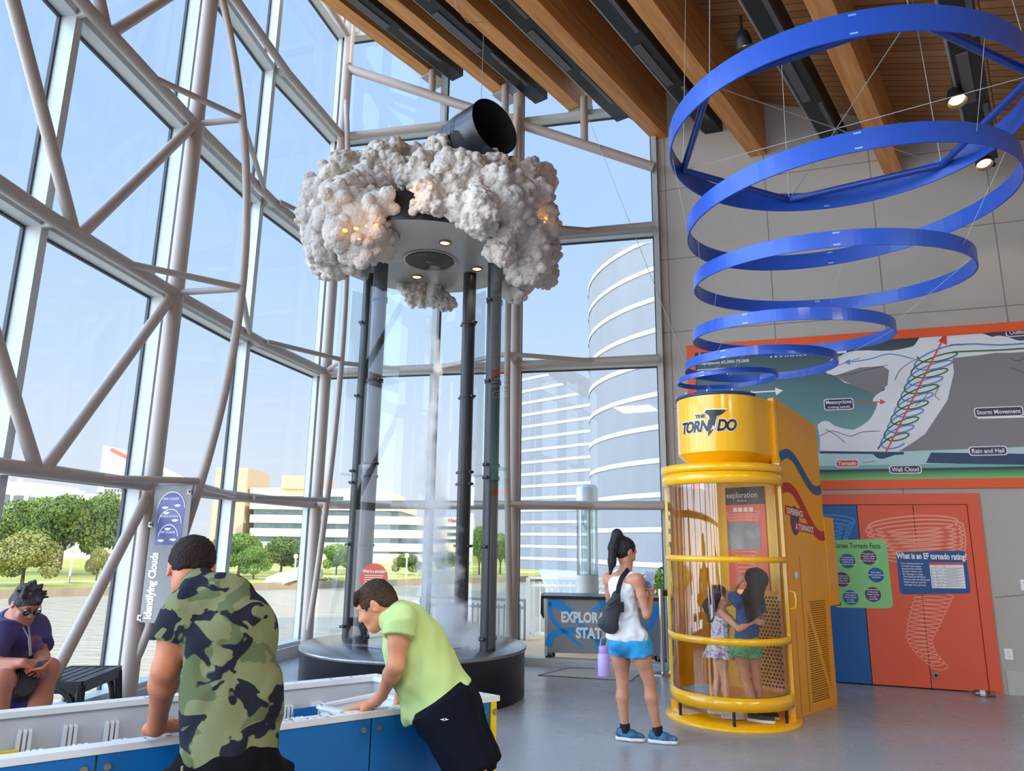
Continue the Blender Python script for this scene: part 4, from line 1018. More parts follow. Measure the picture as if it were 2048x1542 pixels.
# helix of the updraft, arrow, outflow lines
BLU = mat('sky_blue_ink', (92, 140, 206), rough=0.4); GRN = mat('dark_green_ink', (46, 112, 66), rough=0.4); RED = mat('red_arrow_ink', (222, 72, 50), rough=0.4)
for nm, mt, ph in (('updraft_blue', BLU, 0.0), ('updraft_green', GRN, PI)):
    pts = []
    for i in range(500):
        s_ = i / 499; a = ph + s_ * 6.0 * 2 * PI; cx_ = 1782 + 98 * s_ + 6 * math.sin(a * 0.0); cy_ = 892 - 190 * s_; rx = 26 + 18 * s_
        pts.append((cx_ + rx * math.cos(a) - 4 * math.sin(a), cy_ + 13 * math.sin(a) - rx * 0.25 * math.cos(a)))
    q = MB(); wstroke(q, pts, 0.018, 0.019)
    if nm == 'updraft_blue': wstroke(q, sm([(1900, 690), (1950, 688), (2000, 690), (2060, 686)]), 0.02, 0.019); wstroke(q, sm([(1828, 718), (1780, 708), (1740, 718), (1702, 724)]), 0.014, 0.019); wpoly(q, [(1700, 718), (1700, 730), (1688, 725)], .019)
    else: wstroke(q, sm([(1905, 704), (1950, 702), (2000, 700), (2060, 696)]), 0.02, 0.019)
    q.build(nm, mt, mu)
q = MB(); wstroke(q, [(1772, 904), (1887, 676)], 0.018, 0.0195); wpoly(q, [(1876, 682), (1894, 690), (1893, 666)], .0195)
wstroke(q, [(1710, 803), (1760, 804)], 0.012, .0195); wpoly(q, [(1760, 798), (1772, 804), (1760, 809)], .0195); wstroke(q, [(1724, 926), (1750, 922)], 0.008, .0195)
q.build('red_arrow', RED, mu)
q = MB()
for l in ([(1640, 872), (1665, 862), (1700, 872), (1725, 864), (1760, 862)], [(1650, 858), (1672, 870), (1690, 885)], [(1660, 752), (1700, 748), (1740, 738), (1775, 730)], [(1790, 760), (1800, 740), (1825, 722), (1850, 712)],
          [(1880, 770), (1870, 790), (1880, 800)], [(2018, 715), (2035, 722), (2048, 716)], [(2020, 735), (2048, 745)], [(1860, 780), (1845, 800), (1830, 812)], [(1650, 740), (1690, 726), (1720, 716)]): wstroke(q, sm(l), 0.007, .0185)
q.build('ink_lines', LINE, mu)
q = MB(); wstroke(q, [(1955, 836), (2060, 833)], 0.02, .019); q.build('white_arrow', WHITE, mu); q = MB(); wstroke(q, [(1500, 785), (1552, 782)], 0.02, .019); wpoly(q, [(1550, 775), (1566, 781), (1552, 791)], .019); q.build('white_arrow', WHITE, mu)
tagm = mat('label_navy', (52, 48, 84), rough=0.4); tagr = mat('label_red', (214, 78, 66), rough=0.4)
def rrect(c, hw, hh, r, off):
    out = []
    for sx_, sy_, a0 in ((1, 1, 0), (-1, 1, 90), (-1, -1, 180), (1, -1, 270)):
        for k in range(5):
            a = math.radians(a0 + 22.5 * k); out.append(c + WD * (sx_ * (hw - r) + r * math.cos(a)) + np.array([0, 0, sy_ * (hh - r) + r * math.sin(a)]) + WN * off)
    return out
def label(txt, x, y, hw, hh, size, mt=None, sub=None):
    c = W(x, y, 0); q = MB(); q.poly(rrect(c, hw + .012, hh + .012, 0.035, .0192)); lb = q.build('label_edge', CW, mu)
    q = MB(); q.poly(rrect(c, hw, hh, 0.03, .0198)); q.build('label_plate', mt or tagm, lb)
    q = MB(); q.text(txt, size, c + WN * .0204 + np.array([0, 0, -size * .33 + (0.03 if sub else 0)]), WX, WZ, bold=0.012, sx=0.86)
    if sub: q.text(sub, size * .62, c + WN * .0204 + np.array([0, 0, -0.05]), WX, WZ, bold=0.01, sx=.9)
    q.build('label_text', WHITE, lb)
label('Mesocyclone', 1677, 809, 0.165, 0.065, 0.068, sub='(rotating updraft)'); label('Storm Movement', 1996, 824, 0.245, 0.05, 0.075); label('Rain and Hail', 1975, 902, 0.19, 0.045, 0.075)
label('Wall Cloud', 1810, 939, 0.168, 0.042, 0.075); label('Tornado', 1694, 927, 0.125, 0.04, 0.07, mt=tagr); label('Outflow', 2037, 665, 0.13, 0.042, 0.07)
label('Stratosphere', 1430, 709, 0.2, 0.045, 0.065); label('Troposphere', 1424, 746, 0.2, 0.045, 0.065)
q = MB(); q.text('Tropopause 65,000-75,000', 0.058, W(1445, 727, .019), WX, WZ, bold=0.01, sx=1.1)
q.text('A Twisted Wind Taill', 0.215, W(1541, 714, .019), WX, WZ, align='LEFT', bold=0.045, sx=0.50); q.build('mural_title', WHITE, mu)

# ---------------- painted doors
du0 = float((W(1640, 992) - WO) @ WD) - 0.55; du1 = float((W(1955, 985) - WO) @ WD) + 0.0; dzt = 2.25; fw = 0.13
dr = bpy.data.objects.new('door_1', None); COL.objects.link(dr); dr.location = V(wp3(du0, 0, 0)); dr['kind'] = 'structure'
q = MB()
for a in ((du0, du1, dzt - fw, dzt), (du1 - fw, du1, 0, dzt - fw)): q.prism([wp3(a[0], a[2], .002), wp3(a[1], a[2], .002), wp3(a[1], a[3], .002), wp3(a[0], a[3], .002)], tuple(WN * 0.035))
q.build('door_frame', CORAL, dr)
ua = float((W(1713, 1010) - WO) @ WD); ub = float((W(1824, 1003) - WO) @ WD)
ua2 = ua; BLUD = mat('blue_door_paint', (22, 92, 160), rough=0.42)
SEAM = mat('door_gap', (40, 22, 18), rough=0.9)
for a0, a1, mt, lb in ((du0, ua - 0.004, BLUD, 'blue door leaf'), (ua + .004, ub - .004, CORAL, 'coral door leaf without lock'), (ub + .004, du1 - fw - .006, CORAL, 'coral door leaf with round lock')):
    wbox(a0, a1, 0.015, dzt - fw - 0.006, 0.002, 0.022).build('door_leaf', mt, dr, bevel=0.002, label=lb)
wbox(du0, du1 - fw, 0.0, dzt - fw, 0.001, 0.004).build('door_gap', SEAM, dr)
lk = W(1871, 1350, .022); q = MB(); q.cyl(lk, lk + WN * 0.02, 0.034, seg=24); q.build('door_lock', mat('chrome_lock', (170, 170, 168), rough=0.25, metal=0.8), dr)
q = MB(); q.cyl(lk + WN * 0.02, lk + WN * 0.03, 0.018, seg=16); q.build('lock_core', mat('lock_dark', (60, 60, 60), rough=0.4, metal=0.6), dr)
# swirling funnel prints on the doors
q = MB(); PK = mat('funnel_pink', (240, 158, 136), rough=0.45)
k = 0
for i in range(9):
    s_ = i / 8; c = (1826 + 2 * s_ * 6, 1048 + 62 * s_); wstroke(q, [(c[0] + (98 - 20 * s_ * s_ * 0.9 - (8 if i == 0 else 0)) * math.cos(a) + 12 * s_ * 1.0, c[1] + (16 - 3 * s_) * math.sin(a) - 0.06 * 90 * math.cos(a)) for a in np.linspace(0, 2 * PI, 40, endpoint=False)], 0.018 - .004 * s_, .0238, True)
for i in range(18):
    s_ = i / 17; cx_ = 1868 - 0 * s_; cx_ = np.interp(s_, [0, .35, .62, .8, 1], [1868, 1850, 1838, 1850, 1878]); rx = np.interp(s_, [0, .4, .7, 1], [39, 33, 24, 17]); y_ = 1192 + 140 * s_
    wstroke(q, [(cx_ + rx * math.cos(a), y_ + 7.5 * math.sin(a) + 0.05 * rx * math.cos(a)) for a in np.linspace(0, 2 * PI, 32, endpoint=False)], 0.009, .0238, True)
q.build('funnel_print', PK, dr)
q = MB()
for i in range(7): 
    s_ = i / 6; wstroke(q, [(1655 + (55 - 22 * s_) * math.cos(a), 1042 + 48 * s_ + 12 * math.sin(a)) for a in np.linspace(0, 2 * PI, 32, endpoint=False)], 0.02, .0238, True)
q.build('funnel_print_blue', mat('funnel_blue', (48, 140, 214), rough=0.45), dr)
# fact board across two leaves
gb = thing('fact_board', 'light green board of round tornado facts stuck across the blue and coral doors', 'sign', tuple(W(1722, 1215, .022)))
def rpoly(pix, r, off, n_=5):
    P = [W(x, y, off) for x, y in pix]; out = []
    for i in range(len(P)):
        p, a, b_ = V(P[i]), V(P[i - 1]), V(P[(i + 1) % len(P)]); d1 = (a - p).normalized(); d2 = (b_ - p).normalized(); s0, s1 = p + d1 * r, p + d2 * r
        for k in range(n_ + 1):
            t_ = k / n_; out.append(s0 * (1 - t_) ** 2 + p * 2 * t_ * (1 - t_) + s1 * t_ * t_)
    return out
q = MB(); q.poly(rpoly([(1664, 1080), (1772, 1078), (1787, 1217), (1667, 1215)], 0.07, .0242)); q.build('board', mat('board_green', (134, 204, 130), rough=0.45), gb)
q = MB(); q.text('Kansas Tornado Facts', 0.084, W(1714, 1096, .0252), WX, WZ, bold=0.02, sx=0.70); q.build('heading', mat('heading_ink', (40, 74, 74), rough=0.5), gb)
for x, y, mt, n_ in ((1695, 1122, 'fact_blue', 4), (1737, 1115, 'fact_purple', 4), (1752, 1150, 'fact_blue', 3), (1684, 1159, 'fact_purple', 4), (1701, 1195, 'fact_blue', 5), (1746, 1189, 'fact_purple', 5)):
    c = W(x, y, .0248); q = MB(); q.poly([c + WD * (.088 * math.cos(a)) + np.array([0, 0, .088 * math.sin(a)]) for a in np.linspace(0, 2 * PI, 40, endpoint=False)])
    d_ = q.build('fact_disc', mat(mt, (26, 92, 158) if 'blue' in mt else (84, 50, 104), rough=0.45), gb)
    q = MB(); txt = {4: ('Tornadoes are', 'violently rotating', 'columns of air', 'that touch the ground'), 3: ('Flying debris', 'causes most injuries', 'and deaths'), 5: ('Highest number', 'of tornadoes', 'Kansas County', 'in a year', 'since 1950')}[n_]
    for k, t_ in enumerate(txt): q.text(t_, 0.023, c + WN * .0008 + np.array([0, 0, (n_ / 2 - k - .7) * .028]), WX, WZ, bold=0.02, sx=.95)
    q.build('fact_text', WHITE, d_)
eb = thing('rating_board', 'blue board asking What is an EF tornado rating, stuck on the coral doors', 'sign', tuple(W(1868, 1146, .022)))
q = MB(); q.poly(rpoly([(1792, 1104), (1931, 1101), (1942, 1187), (1800, 1189)], 0.05, .0242)); q.build('board', mat('board_blue', (34, 84, 142), rough=0.45), eb)
q = MB(); q.text('What is an EF tornado rating?', 0.098, W(1863, 1118, .0252), WX, WZ, bold=0.03, sx=0.625)
for k, t_ in enumerate(('It is a measurement of', 'tornado wind speed', 'measured by mobile', 'Doppler Radars and', 'the damage it causes.', 'The National Weather', 'Service uses the Enhanced', 'Fujita Scale to rate the', 'strength of a tornado.')):
    q.text(t_, 0.026, W(1802, 1128, .0252) + np.array([0, 0, -k * 0.031]) + WD * (.002 * k), WX, WZ, align='LEFT', bold=0.012, sx=1.0)
q.build('board_text', WHITE, eb)
q = MB(); q.poly([W(1858, 1125, .0250), W(1926, 1125, .0250), W(1932, 1177, .0250), W(1864, 1176, .0250)]); tb = q.build('rating_table', mat('table_white', (232, 234, 236), rough=0.45), eb)
q = MB(); q.poly([W(1858, 1125, .0254), W(1926, 1125, .0254), W(1926.5, 1130, .0254), W(1858.5, 1130, .0254)]); q.build('table_header', mat('header_red', (216, 84, 70), rough=0.45), tb)
q = MB()
for k in range(7): wstroke(q, [(1859 + .7 * k, 1136 + 6.2 * k), (1927 + .7 * k, 1136 + 6.2 * k)], 0.003, .0256)
for x in (1871, 1888): wstroke(q, [(x, 1130), (x + 5, 1176)], 0.003, .0256)
for k in range(6):
    q.text('EF%d' % k, 0.022, W(1864 + .7 * k, 1141 + 6.2 * k, .0256), WX, WZ); q.text(('65-85', '86-110', '111-135', '136-165', '166-200', '200+')[k], 0.02, W(1879.5 + .7 * k, 1141 + 6.2 * k, .0256), WX, WZ)
    for j in range(2): wstroke(q, [(1891 + .7 * k, 1138 + 6.2 * k + 2.2 * j), (1921 - 6 * j + .7 * k, 1138 + 6.2 * k + 2.2 * j)], 0.0035, .0256)
q.build('table_lines', LINE, tb)
# outlets, door stop bottle
for x, y, lb in ((2017, 1308, 'low white wall outlet right of the coral doors'), (2049, 1170, 'upper wall switch plate at the right edge of the wall')):
    c = W(x, y, 0); ol = thing('wall_outlet', lb, 'outlet', tuple(c)); wbox(float((c - WO) @ WD) - .04, float((c - WO) @ WD) + .04, c[2] - .06, c[2] + .06, 0.0, 0.008).build('cover_plate', WHITE, ol, bevel=.002)
    q = MB()
    for e in (-.025, .025):
        for f_ in (-.008, .008): q.bar(c + WD * f_ + WN * .0085 + [0, 0, e - .008], c + WD * f_ + WN * .0085 + [0, 0, e + .008], .003, .002, up=WN)
    q.build('sockets', LINE, ol)
P0 = atz(1936, 1382, .035); P1 = atz(1976, 1386, .035); d_ = (P1 - P0) / np.linalg.norm(P1 - P0); ob = P0 + WN * .06
bo = thing('plastic_bottle', 'clear plastic bottle lying on the floor at the coral door foot', 'bottle', (ob[0], ob[1], 0))
q = MB(); q.tube([ob - d_ * .0, ob + d_ * .03, ob + d_ * .06, ob + d_ * .24, ob + d_ * .245], [.012, .014, .033, .033, .01], 16); q.build('shell', glass_mat('bottle_plastic', (226, 226, 224), refl=.3), bo)
q = MB(); q.tube([ob + d_ * .10, ob + d_ * .15], .0335, 16); q.build('wrapper', mat('bottle_wrapper', (206, 210, 214), rough=.4), bo)

# ---------------- identifying clouds banner on the column
bn = thing('clouds_banner', 'tall grey banner about identifying clouds, bracketed to the steel column', 'banner', (-3.4, 7.0, 1.0))
BNX = V(0.93, -0.36, 0).normalized(); BNN = V(-0.36, -0.93, 0).normalized(); BO = V(-3.47, 7.06, 0)
def bp(u, z, e=0.0): return BO + BNX * u + V(0, 0, z) + BNN * e
q = MB(); q.prism([bp(0, 0.82), bp(0.47, 0.82), bp(0.47, 2.09), bp(0, 2.09)], BNN * 0.008); q.build('sheet', mat('banner_grey', (118, 118, 118), rough=0.5), bn)
q = MB(); pts = [bp(.07, 1.53, .010), bp(.40, 1.53, .010)] + [bp(.235 + .165 * math.cos(a), 1.86 + .17 * math.sin(a), .010) for a in np.linspace(0, PI, 24)]; q.poly(pts); cpnl = q.build('cloud_panel', mat('cloud_panel_blue', (60, 66, 130), rough=.4, var=.25, vscale=6), bn)
q = MB()
for r_, zc in ((.17, 1.86), (.145, 1.72), (.12, 1.60)): q.strip([bp(.235 + r_ * math.cos(a), zc + r_ * math.sin(a), .012) for a in np.linspace(.1, PI - .1, 24)], .008, BNN)
for z_, t_ in ((1.955, 'HIGH CLOUDS'), (1.79, 'MIDDLE CLOUDS'), (1.64, 'LOW CLOUDS')): q.text(t_, .03, bp(.22, z_, .012), BNX, WZ, bold=.015)
for cx_, cz_ in ((.31, 1.90), (.16, 1.88), (.18, 1.83), (.30, 1.76), (.22, 1.68), (.15, 1.57), (.3, 1.58)): q.poly([bp(cx_ + .04 * math.cos(a) * (1 + .2 * math.sin(3 * a)), cz_ + .012 * math.sin(a), .0115) for a in np.linspace(0, 2 * PI, 16, endpoint=False)])
q.build('panel_print', mat('panel_white', (214, 222, 236), rough=.5), cpnl)
q = MB(); q.text('Identifying Clouds', .135, bp(.14, .85, .011), WZ, -BNX, align='LEFT', bold=.035, sx=.62); q.build('lettering', WHITE, bn)
for u, z in ((0.0, .86), (.44, .86), (0.0, 1.72), (.44, 2.03)): q = MB(); q.box(bp(u, z, .0), (.05, .03, .05), ax=(BNX, BNN, WZ)); q.tube([bp(u, z, .012), bp(u, z, .03)], .012, 10); q.build('bracket', mat('bracket_steel', (150, 150, 148), rough=.35, metal=.6), bn)

# ---------------- exploration station cart
CT0 = at(1092, 1328, 10.15); c0 = np.array([CT0[0] - .02, CT0[1], 0.0]); CX = np.array([0.995, -0.10, 0]); CN = np.array([-0.10, -0.995, 0])
ca = thing('rolling_cart', 'grey wheeled cart with blue swirls and white EXPLORATION STATION lettering by the window', 'cart', tuple(c0))
def cp_(u, z, e=0.0): return c0 + CX * u + CN * e + np.array([0, 0, z])
CWD = 1.62
q = MB(); q.prism([cp_(.03, .16), cp_(CWD, .16), cp_(CWD, .86), cp_(.03, .86)], tuple(-CN * .55)); q.build('body', mat('cart_grey', (146, 146, 148), rough=.5), ca, bevel=.006)
q = MB(); q.prism([cp_(-.05, .86, .04), cp_(CWD + .05, .86, .04), cp_(CWD + .05, .90, .04), cp_(-.05, .90, .04)], tuple(-CN * .63)); q.build('top', BLACK, ca, bevel=.006)
q = MB(); q.prism([cp_(.0, .12), cp_(.035, .12), cp_(.035, .86), cp_(.0, .86)], tuple(-CN * .55)); q.build('edge_frame', mat('cart_edge', (200, 202, 204), rough=.35, metal=.4), ca)
q = MB(); q.prism([cp_(-.055, .9, -.05), cp_(-.03, .9, -.05), cp_(-.02, .58, -.05), cp_(-.06, .66, -.05)], tuple(-CN * .3)); q.build('side_handle', BLACK, ca)
q = MB()
for pl_, wd in (([(.05, .80), (.20, .78), (.36, .66), (.52, .50), (.66, .36), (.80, .26), (.92, .2)], [.10, .12, .08, .05, .04, .04, .03]), ([(.06, .82), (.1, .6), (.22, .48), (.38, .34), (.52, .24)], [.05, .06, .05, .04, .03]), ([(.60, .60), (.70, .74), (.86, .83), (1.05, .86), (1.2, .84)], [.02, .05, .09, .10, .05]),
                ([(.05, .24), (.10, .38), (.30, .45), (.55, .42), (.70, .33), (.68, .22)], [.10, .09, .07, .07, .06, .02]), ([(1.5, .8), (1.42, .55), (1.2, .4), (1.0, .3)], [.1, .08, .05, .03])):
    P = sm([(x, z, 0) for x, z in pl_], 8); ws = list(np.interp(np.linspace(0, 1, len(P)), np.linspace(0, 1, len(wd)), wd)); q.strip([cp_(p[0], p[1], .003) for p in P], ws, CN)
q.build('swirl_print', mat('swirl_blue', (30, 150, 226), rough=.45), ca)
q = MB(); q.text('EXPLORATION', .185, cp_(.22, .56, .005), V(CX), WZ, align='LEFT', bold=.045, sx=.74); q.text('STATION', .185, cp_(.42, .36, .005), V(CX), WZ, align='LEFT', bold=.045, sx=.80); q.build('lettering', WHITE, ca)
for u, e in ((.06, -.06), (.06, -.5), (CWD - .06, -.06), (CWD - .06, -.5)):
    P = cp_(u, .065, e); q = MB(); q.cyl(P - CX * .0 + CN * .016, P - CN * .016, .065, seg=20); wh = q.build('wheel', BLACK, ca); q = MB(); q.cyl(P + CN * .02, P - CN * .02, .03, seg=14); q.bar(P + CN * .024, P + CN * .024 + [0, 0, .12], .03, .006); q.build('caster_fork', bracket, wh)

# ---------------- belt stanchions
CHR = mat('polished_steel', (196, 196, 194), rough=0.15, metal=1.0)
for x, y, tp, lb in ((1326, 1350, 1182, 'slim steel stanchion post left of the pair beside the yellow booth'), (1341, 1349, 1184, 'slim steel stanchion post with belt head, right of the pair beside the booth')):
    P = atz(x, y, 0); P[2] = 0; st = thing('stanchion', lb, 'stanchion', tuple(P), 'belt stanchions by the booth')
    q = MB(); q.lathe([(.001, .0), (.155, .0), (.155, .012), (.10, .03), (.03, .04), (.001, .04)], (0, 0, 0), 40); q.build('base', CHR, st, local=True)
    MB().cyl((0, 0, .03), (0, 0, .98), .030, seg=20).build('post', CHR, st, local=True)
    q = MB(); q.cyl((0, 0, .95), (0, 0, 1.04), .034, seg=20); q.build('head', CHR if x < 1330 else mat('brass_head', (150, 128, 76), rough=.3, metal=.8), st, local=True)
    MB().box((.045, 0, .99), (.04, .05, .07)).build('belt_clip', BLACK, st, local=True)

# ---------------- water table in front
ZR = 0.95
tA = atz(-330, 1562, ZR); tB = atz(1000, 1391, ZR); tC = atz(752, 1347, ZR); tD0 = atz(0, 1410, ZR)
tA[2] = tB[2] = tC[2] = tD0[2] = 0
ed = (tB - tA) / np.linalg.norm(tB - tA); tD = tC - ed * np.linalg.norm(tB - tA) * 0.93
wt = thing('water_table', 'long water table with white rim, blue front panels and one yellow corner post', 'water table', tuple((tA + tB + tC + tD) / 4))
TWH = mat('table_white_plastic', (232, 234, 236), rough=.35, var=.03, vscale=5); TIN = mat('tray_grey', (196, 200, 206), rough=.4, var=.06, vscale=4); TBL = mat('panel_blue', (8, 106, 178), rough=.32); TYL = mat('post_yellow', (236, 206, 24), rough=.4)
def inset(P, k):    # plan polygon moved inwards
    out = []; n_ = len(P); cen = sum(P) / n_
    for i in range(n_):
        a, b_, c = P[i - 1], P[i], P[(i + 1) % n_]; d1 = (b_ - a) / np.linalg.norm(b_ - a); d2 = (c - b_) / np.linalg.norm(c - b_)
        n1 = np.array([-d1[1], d1[0], 0]); n2 = np.array([-d2[1], d2[0], 0])
        if n1 @ (cen - b_) < 0: n1 = -n1
        if n2 @ (cen - b_) < 0: n2 = -n2
        bis = n1 + n2; out.append(b_ + bis * (k / (bis @ n1)))
    return out
TP = [tA, tB, tC, tD]; RIM = 0.062
def zz(P, z): return P + np.array([0, 0, z])
def rimring(P, k, z0, z1):
    I = inset(P, k); q = MB()
    for i in range(4):
        j = (i + 1) % 4; q.add([zz(P[i], z0), zz(P[j], z0), zz(I[j], z0), zz(I[i], z0), zz(P[i], z1), zz(P[j], z1), zz(I[j], z1), zz(I[i], z1)], [(0, 1, 2, 3), (4, 7, 6, 5), (0, 4, 5, 1), (3, 2, 6, 7)])
    return q
rimring(TP, RIM, ZR - .022, ZR).build('rim', TWH, wt)
IN1 = inset(TP, .012); q = MB()
for i in (1, 2, 3): j = (i + 1) % 4; q.add([zz(IN1[i], .08), zz(IN1[j], .08), zz(IN1[j], ZR - .022), zz(IN1[i], ZR - .022)], [(0, 1, 2, 3)])
q.build('outer_wall', TBL, wt)
# front panels between seams, with round fasteners
fa, fb = IN1[0], IN1[1]; nf = np.array([ed[1], -ed[0], 0])
cuts = []
for x, y in ((195, 1500), (742, 1430)): 
    P = ray_plane(x, y, fa, nf); cuts.append(float((P - fa) @ ed) / np.linalg.norm(fb - fa))
pw = float((ray_plane(978, 1420, fa, nf) - fa) @ ed) / np.linalg.norm(fb - fa)
edges = [0] + cuts + [pw]
for a, b_ in zip(edges[:-1], edges[1:]):
    p0 = fa + (fb - fa) * (a + .0012); p1 = fa + (fb - fa) * (b_ - .0012); pn = MB().prism([zz(p0, .1), zz(p1, .1), zz(p1, ZR - .024), zz(p0, ZR - .024)], tuple(nf * .008)).build('front_panel', TBL, wt, bevel=.002)
    L_ = np.linalg.norm(p1 - p0)
    for e in ((.045,) if a == 0 else (.045, L_ - .04)):
        pass
    for e in (.03, L_ - .03):
        P = zz(p0 + ed * e, ZR - .062) + nf * .008; q = MB(); q.cyl(P, P + nf * .006, .011, seg=14); q.cyl(P + nf * .006, P + nf * .009, .007, seg=12); q.build('fastener', mat('fastener_steel', (170, 160, 140), rough=.3, metal=.8), pn)
p0 = fa + (fb - fa) * (pw + .001); MB().prism([zz(p0, .0), zz(fb, .0), zz(fb, ZR - .023), zz(p0, ZR - .023)], tuple(nf * .012)).build('corner_post', TYL, wt)
P = zz(p0 + ed * .02, ZR - .06) + nf * .012; MB().cyl(P, P + nf * .007, .011, seg=14).build('post_fastener', mat('fastener_steel', (170, 160, 140)), wt)
IN2 = inset(TP, RIM - .012); q = MB(); ZF = 0.62
for i in range(4): j = (i + 1) % 4; q.add([zz(IN2[i], ZF), zz(IN2[j], ZF), zz(IN2[j], ZR - .022), zz(IN2[i], ZR - .022)], [(0, 3, 2, 1)])
q.poly([zz(p, ZF) for p in IN2]); q.build('tray', TIN, wt)
q = MB(); q.poly([zz(p, ZF + .10) for p in inset(TP, RIM)]); q.build('water', glass_mat('tray_water', (225, 236, 244), refl=.2), wt)
# slotted holders along the far inner wall and the blue and yellow gates
bd = (tC - tD) / np.linalg.norm(tC - tD); nb = np.array([bd[1], -bd[0], 0]); b0 = IN2[3]
def back_u(x, y): P = ray_plane(x, y, b0, nb); return float((P - b0) @ bd), P[2]
for x, y in ((48, 1476), (139, 1466), (222, 1457), (572, 1424), (632, 1417)):
    u_, z_ = back_u(x, y); z_ = min(z_, .9); c = b0 + bd * u_
    q = MB()
    for k in (-1, 0, 1): q.box(zz(c + bd * (k * .017) + nb * .018, ZF + .5 * (z_ + .03 - ZF)), (.011, .036, z_ + .03 - ZF), ax=(V(bd), V(nb), V(0, 0, 1)))
    q.box(zz(c + nb * .004, ZF + .5 * (z_ + .02 - ZF)), (.05, .008, z_ + .02 - ZF), ax=(V(bd), V(nb), V(0, 0, 1))); q.build('gate_holder', TWH, wt)
fi = IN2[0]
for x, y in ((72, 1490), (165, 1481), (245, 1475), (606, 1434), (665, 1427)):
    P = ray_plane(x, y, fi, nf); u_ = float((P - fi) @ ed); c = fi + ed * u_; q = MB()
    for k in (-1, 0, 1): q.box(zz(c + ed * (k * .017) - nf * .05, ZF + .16), (.011, .036, .32), ax=(V(ed), V(nf), V(0, 0, 1)))
    q.box(zz(c - nf * .035, ZF + .15), (.05, .008, .30), ax=(V(ed), V(nf), V(0, 0, 1))); q.build('gate_holder', TWH, wt)
for x0, x1, ytop, nm, lb, mt in ((578, 625, 1412, 'water_gate', 'blue plastic water gate standing inside the water table, between the two boys', 'panel_blue'), (335, 362, 1437, 'water_gate', 'blue plastic water gate inside the table behind the hand of the boy in camouflage', 'panel_blue'), (-40, 35, 1500, 'water_gate', 'yellow plastic water gate lying in the table at the near left', 'post_yellow')):
    ua_, z_ = back_u(x0, ytop); ub_, _ = back_u(x1, ytop); p0 = b0 + bd * ua_ + nb * .06; p1 = b0 + bd * ub_ + nb * .06
    z1 = max(ZF + .06, min(z_, .86)); g_ = MB().prism([zz(p0, ZF + .002), zz(p1, ZF + .002), zz(p1, z1), zz(p0, z1)], tuple(nb * .012)).build(nm, MATS[mt], bevel=.002); tag(g_, lb, 'water gate')
# white basket at the end
kc = (IN2[1] + IN2[2]) / 2 - ed * .22; ke = (tB - tC) / np.linalg.norm(tB - tC)
bk_ = thing('white_basket', 'white plastic basket hung inside the right end of the water table', 'basket', tuple(zz(kc, ZF + .10)))
ca_ = np.array([ke[1], -ke[0], 0]); 
if ca_ @ ed > 0: ca_ = -ca_
hw_, hd_, hh_ = .20, .17, .16
q = MB(); zb_ = ZF + .105; zt_ = ZR - .07
def bq(u, v, z): return zz(kc + ke * u + ca_ * v, z)
outl = [(-hw_, -hd_), (hw_, -hd_), (hw_, hd_), (-hw_, hd_)]
q = MB()
for i in range(4):
    j = (i + 1) % 4; a, b_ = outl[i], outl[j]
    q.add([bq(a[0] * .82, a[1] * .82, zb_), bq(b_[0] * .82, b_[1] * .82, zb_), bq(b_[0], b_[1], zt_), bq(a[0], a[1], zt_)], [(0, 1, 2, 3)])
q.poly([bq(a[0] * .82, a[1] * .82, zb_) for a in outl]); q.build('bin', TWH, bk_)
q = MB()
for i in range(4): j = (i + 1) % 4; q.bar(bq(*outl[i], zt_), bq(*outl[j], zt_), .03, .012)
q.build('basket_rim', TWH, bk_)
q = MB()
for i in range(12):
    for k in range(2):
        u = -hw_ * .85 + i * .028; q.box(bq(u, hd_ * (.93 - .06 * k) + .004, zt_ - .04 - .04 * k), (.016, .003, .024), ax=(V(ke), V(ca_), V(0, 0, 1)))
q.build('slots', mat('slot_grey', (120, 124, 130), rough=.8), bk_)

# ---------------- black benches by the window
BLP = mat('bench_black', (34, 36, 40), rough=.42)
def bench(loc, rz, L_, lb, name='slatted_bench'):
    b = thing(name, lb, 'bench', loc, 'black plastic benches by the window', rz)
    H = .48; q = MB()
    for k in range(5): q.box((0, -.16 + .08 * k, H - .012), (L_ - .02, .062, .024))
    q.box((0, -.205, H - .04), (L_, .03, .09)); q.box((0, .205, H - .04), (L_, .03, .09)); q.box((-L_ / 2, 0, H - .04), (.03, .42, .09)); q.box((L_ / 2, 0, H - .04), (.03, .42, .09))
    q.build('seat', BLP, b, local=True)
    for sx_ in (-1, 1):
        for sy_ in (-1, 1): MB().tube([(sx_ * (L_ / 2 - .02), sy_ * .19, H - .03), (sx_ * (L_ / 2 + .03), sy_ * .23, 0)], [.042, .036], 4).build('leg', BLP, b, local=True)
        MB().tube(sm([(sx_ * (L_ / 2 + .005), -.19, .05), (sx_ * L_ / 2, -.14, .34), (sx_ * L_ / 2, 0, .43), (sx_ * L_ / 2, .14, .34), (sx_ * (L_ / 2 + .005), .19, .05)], 5), .026, 8).build('end_arch', BLP, b, local=True)
    return b
bench((-3.60, 6.35, 0), math.radians(96), 0.72, 'black slatted bench standing beside the seated woman, empty')
bench((-3.70, 4.95, 0), math.radians(92), 1.0, 'black bench under the seated woman')

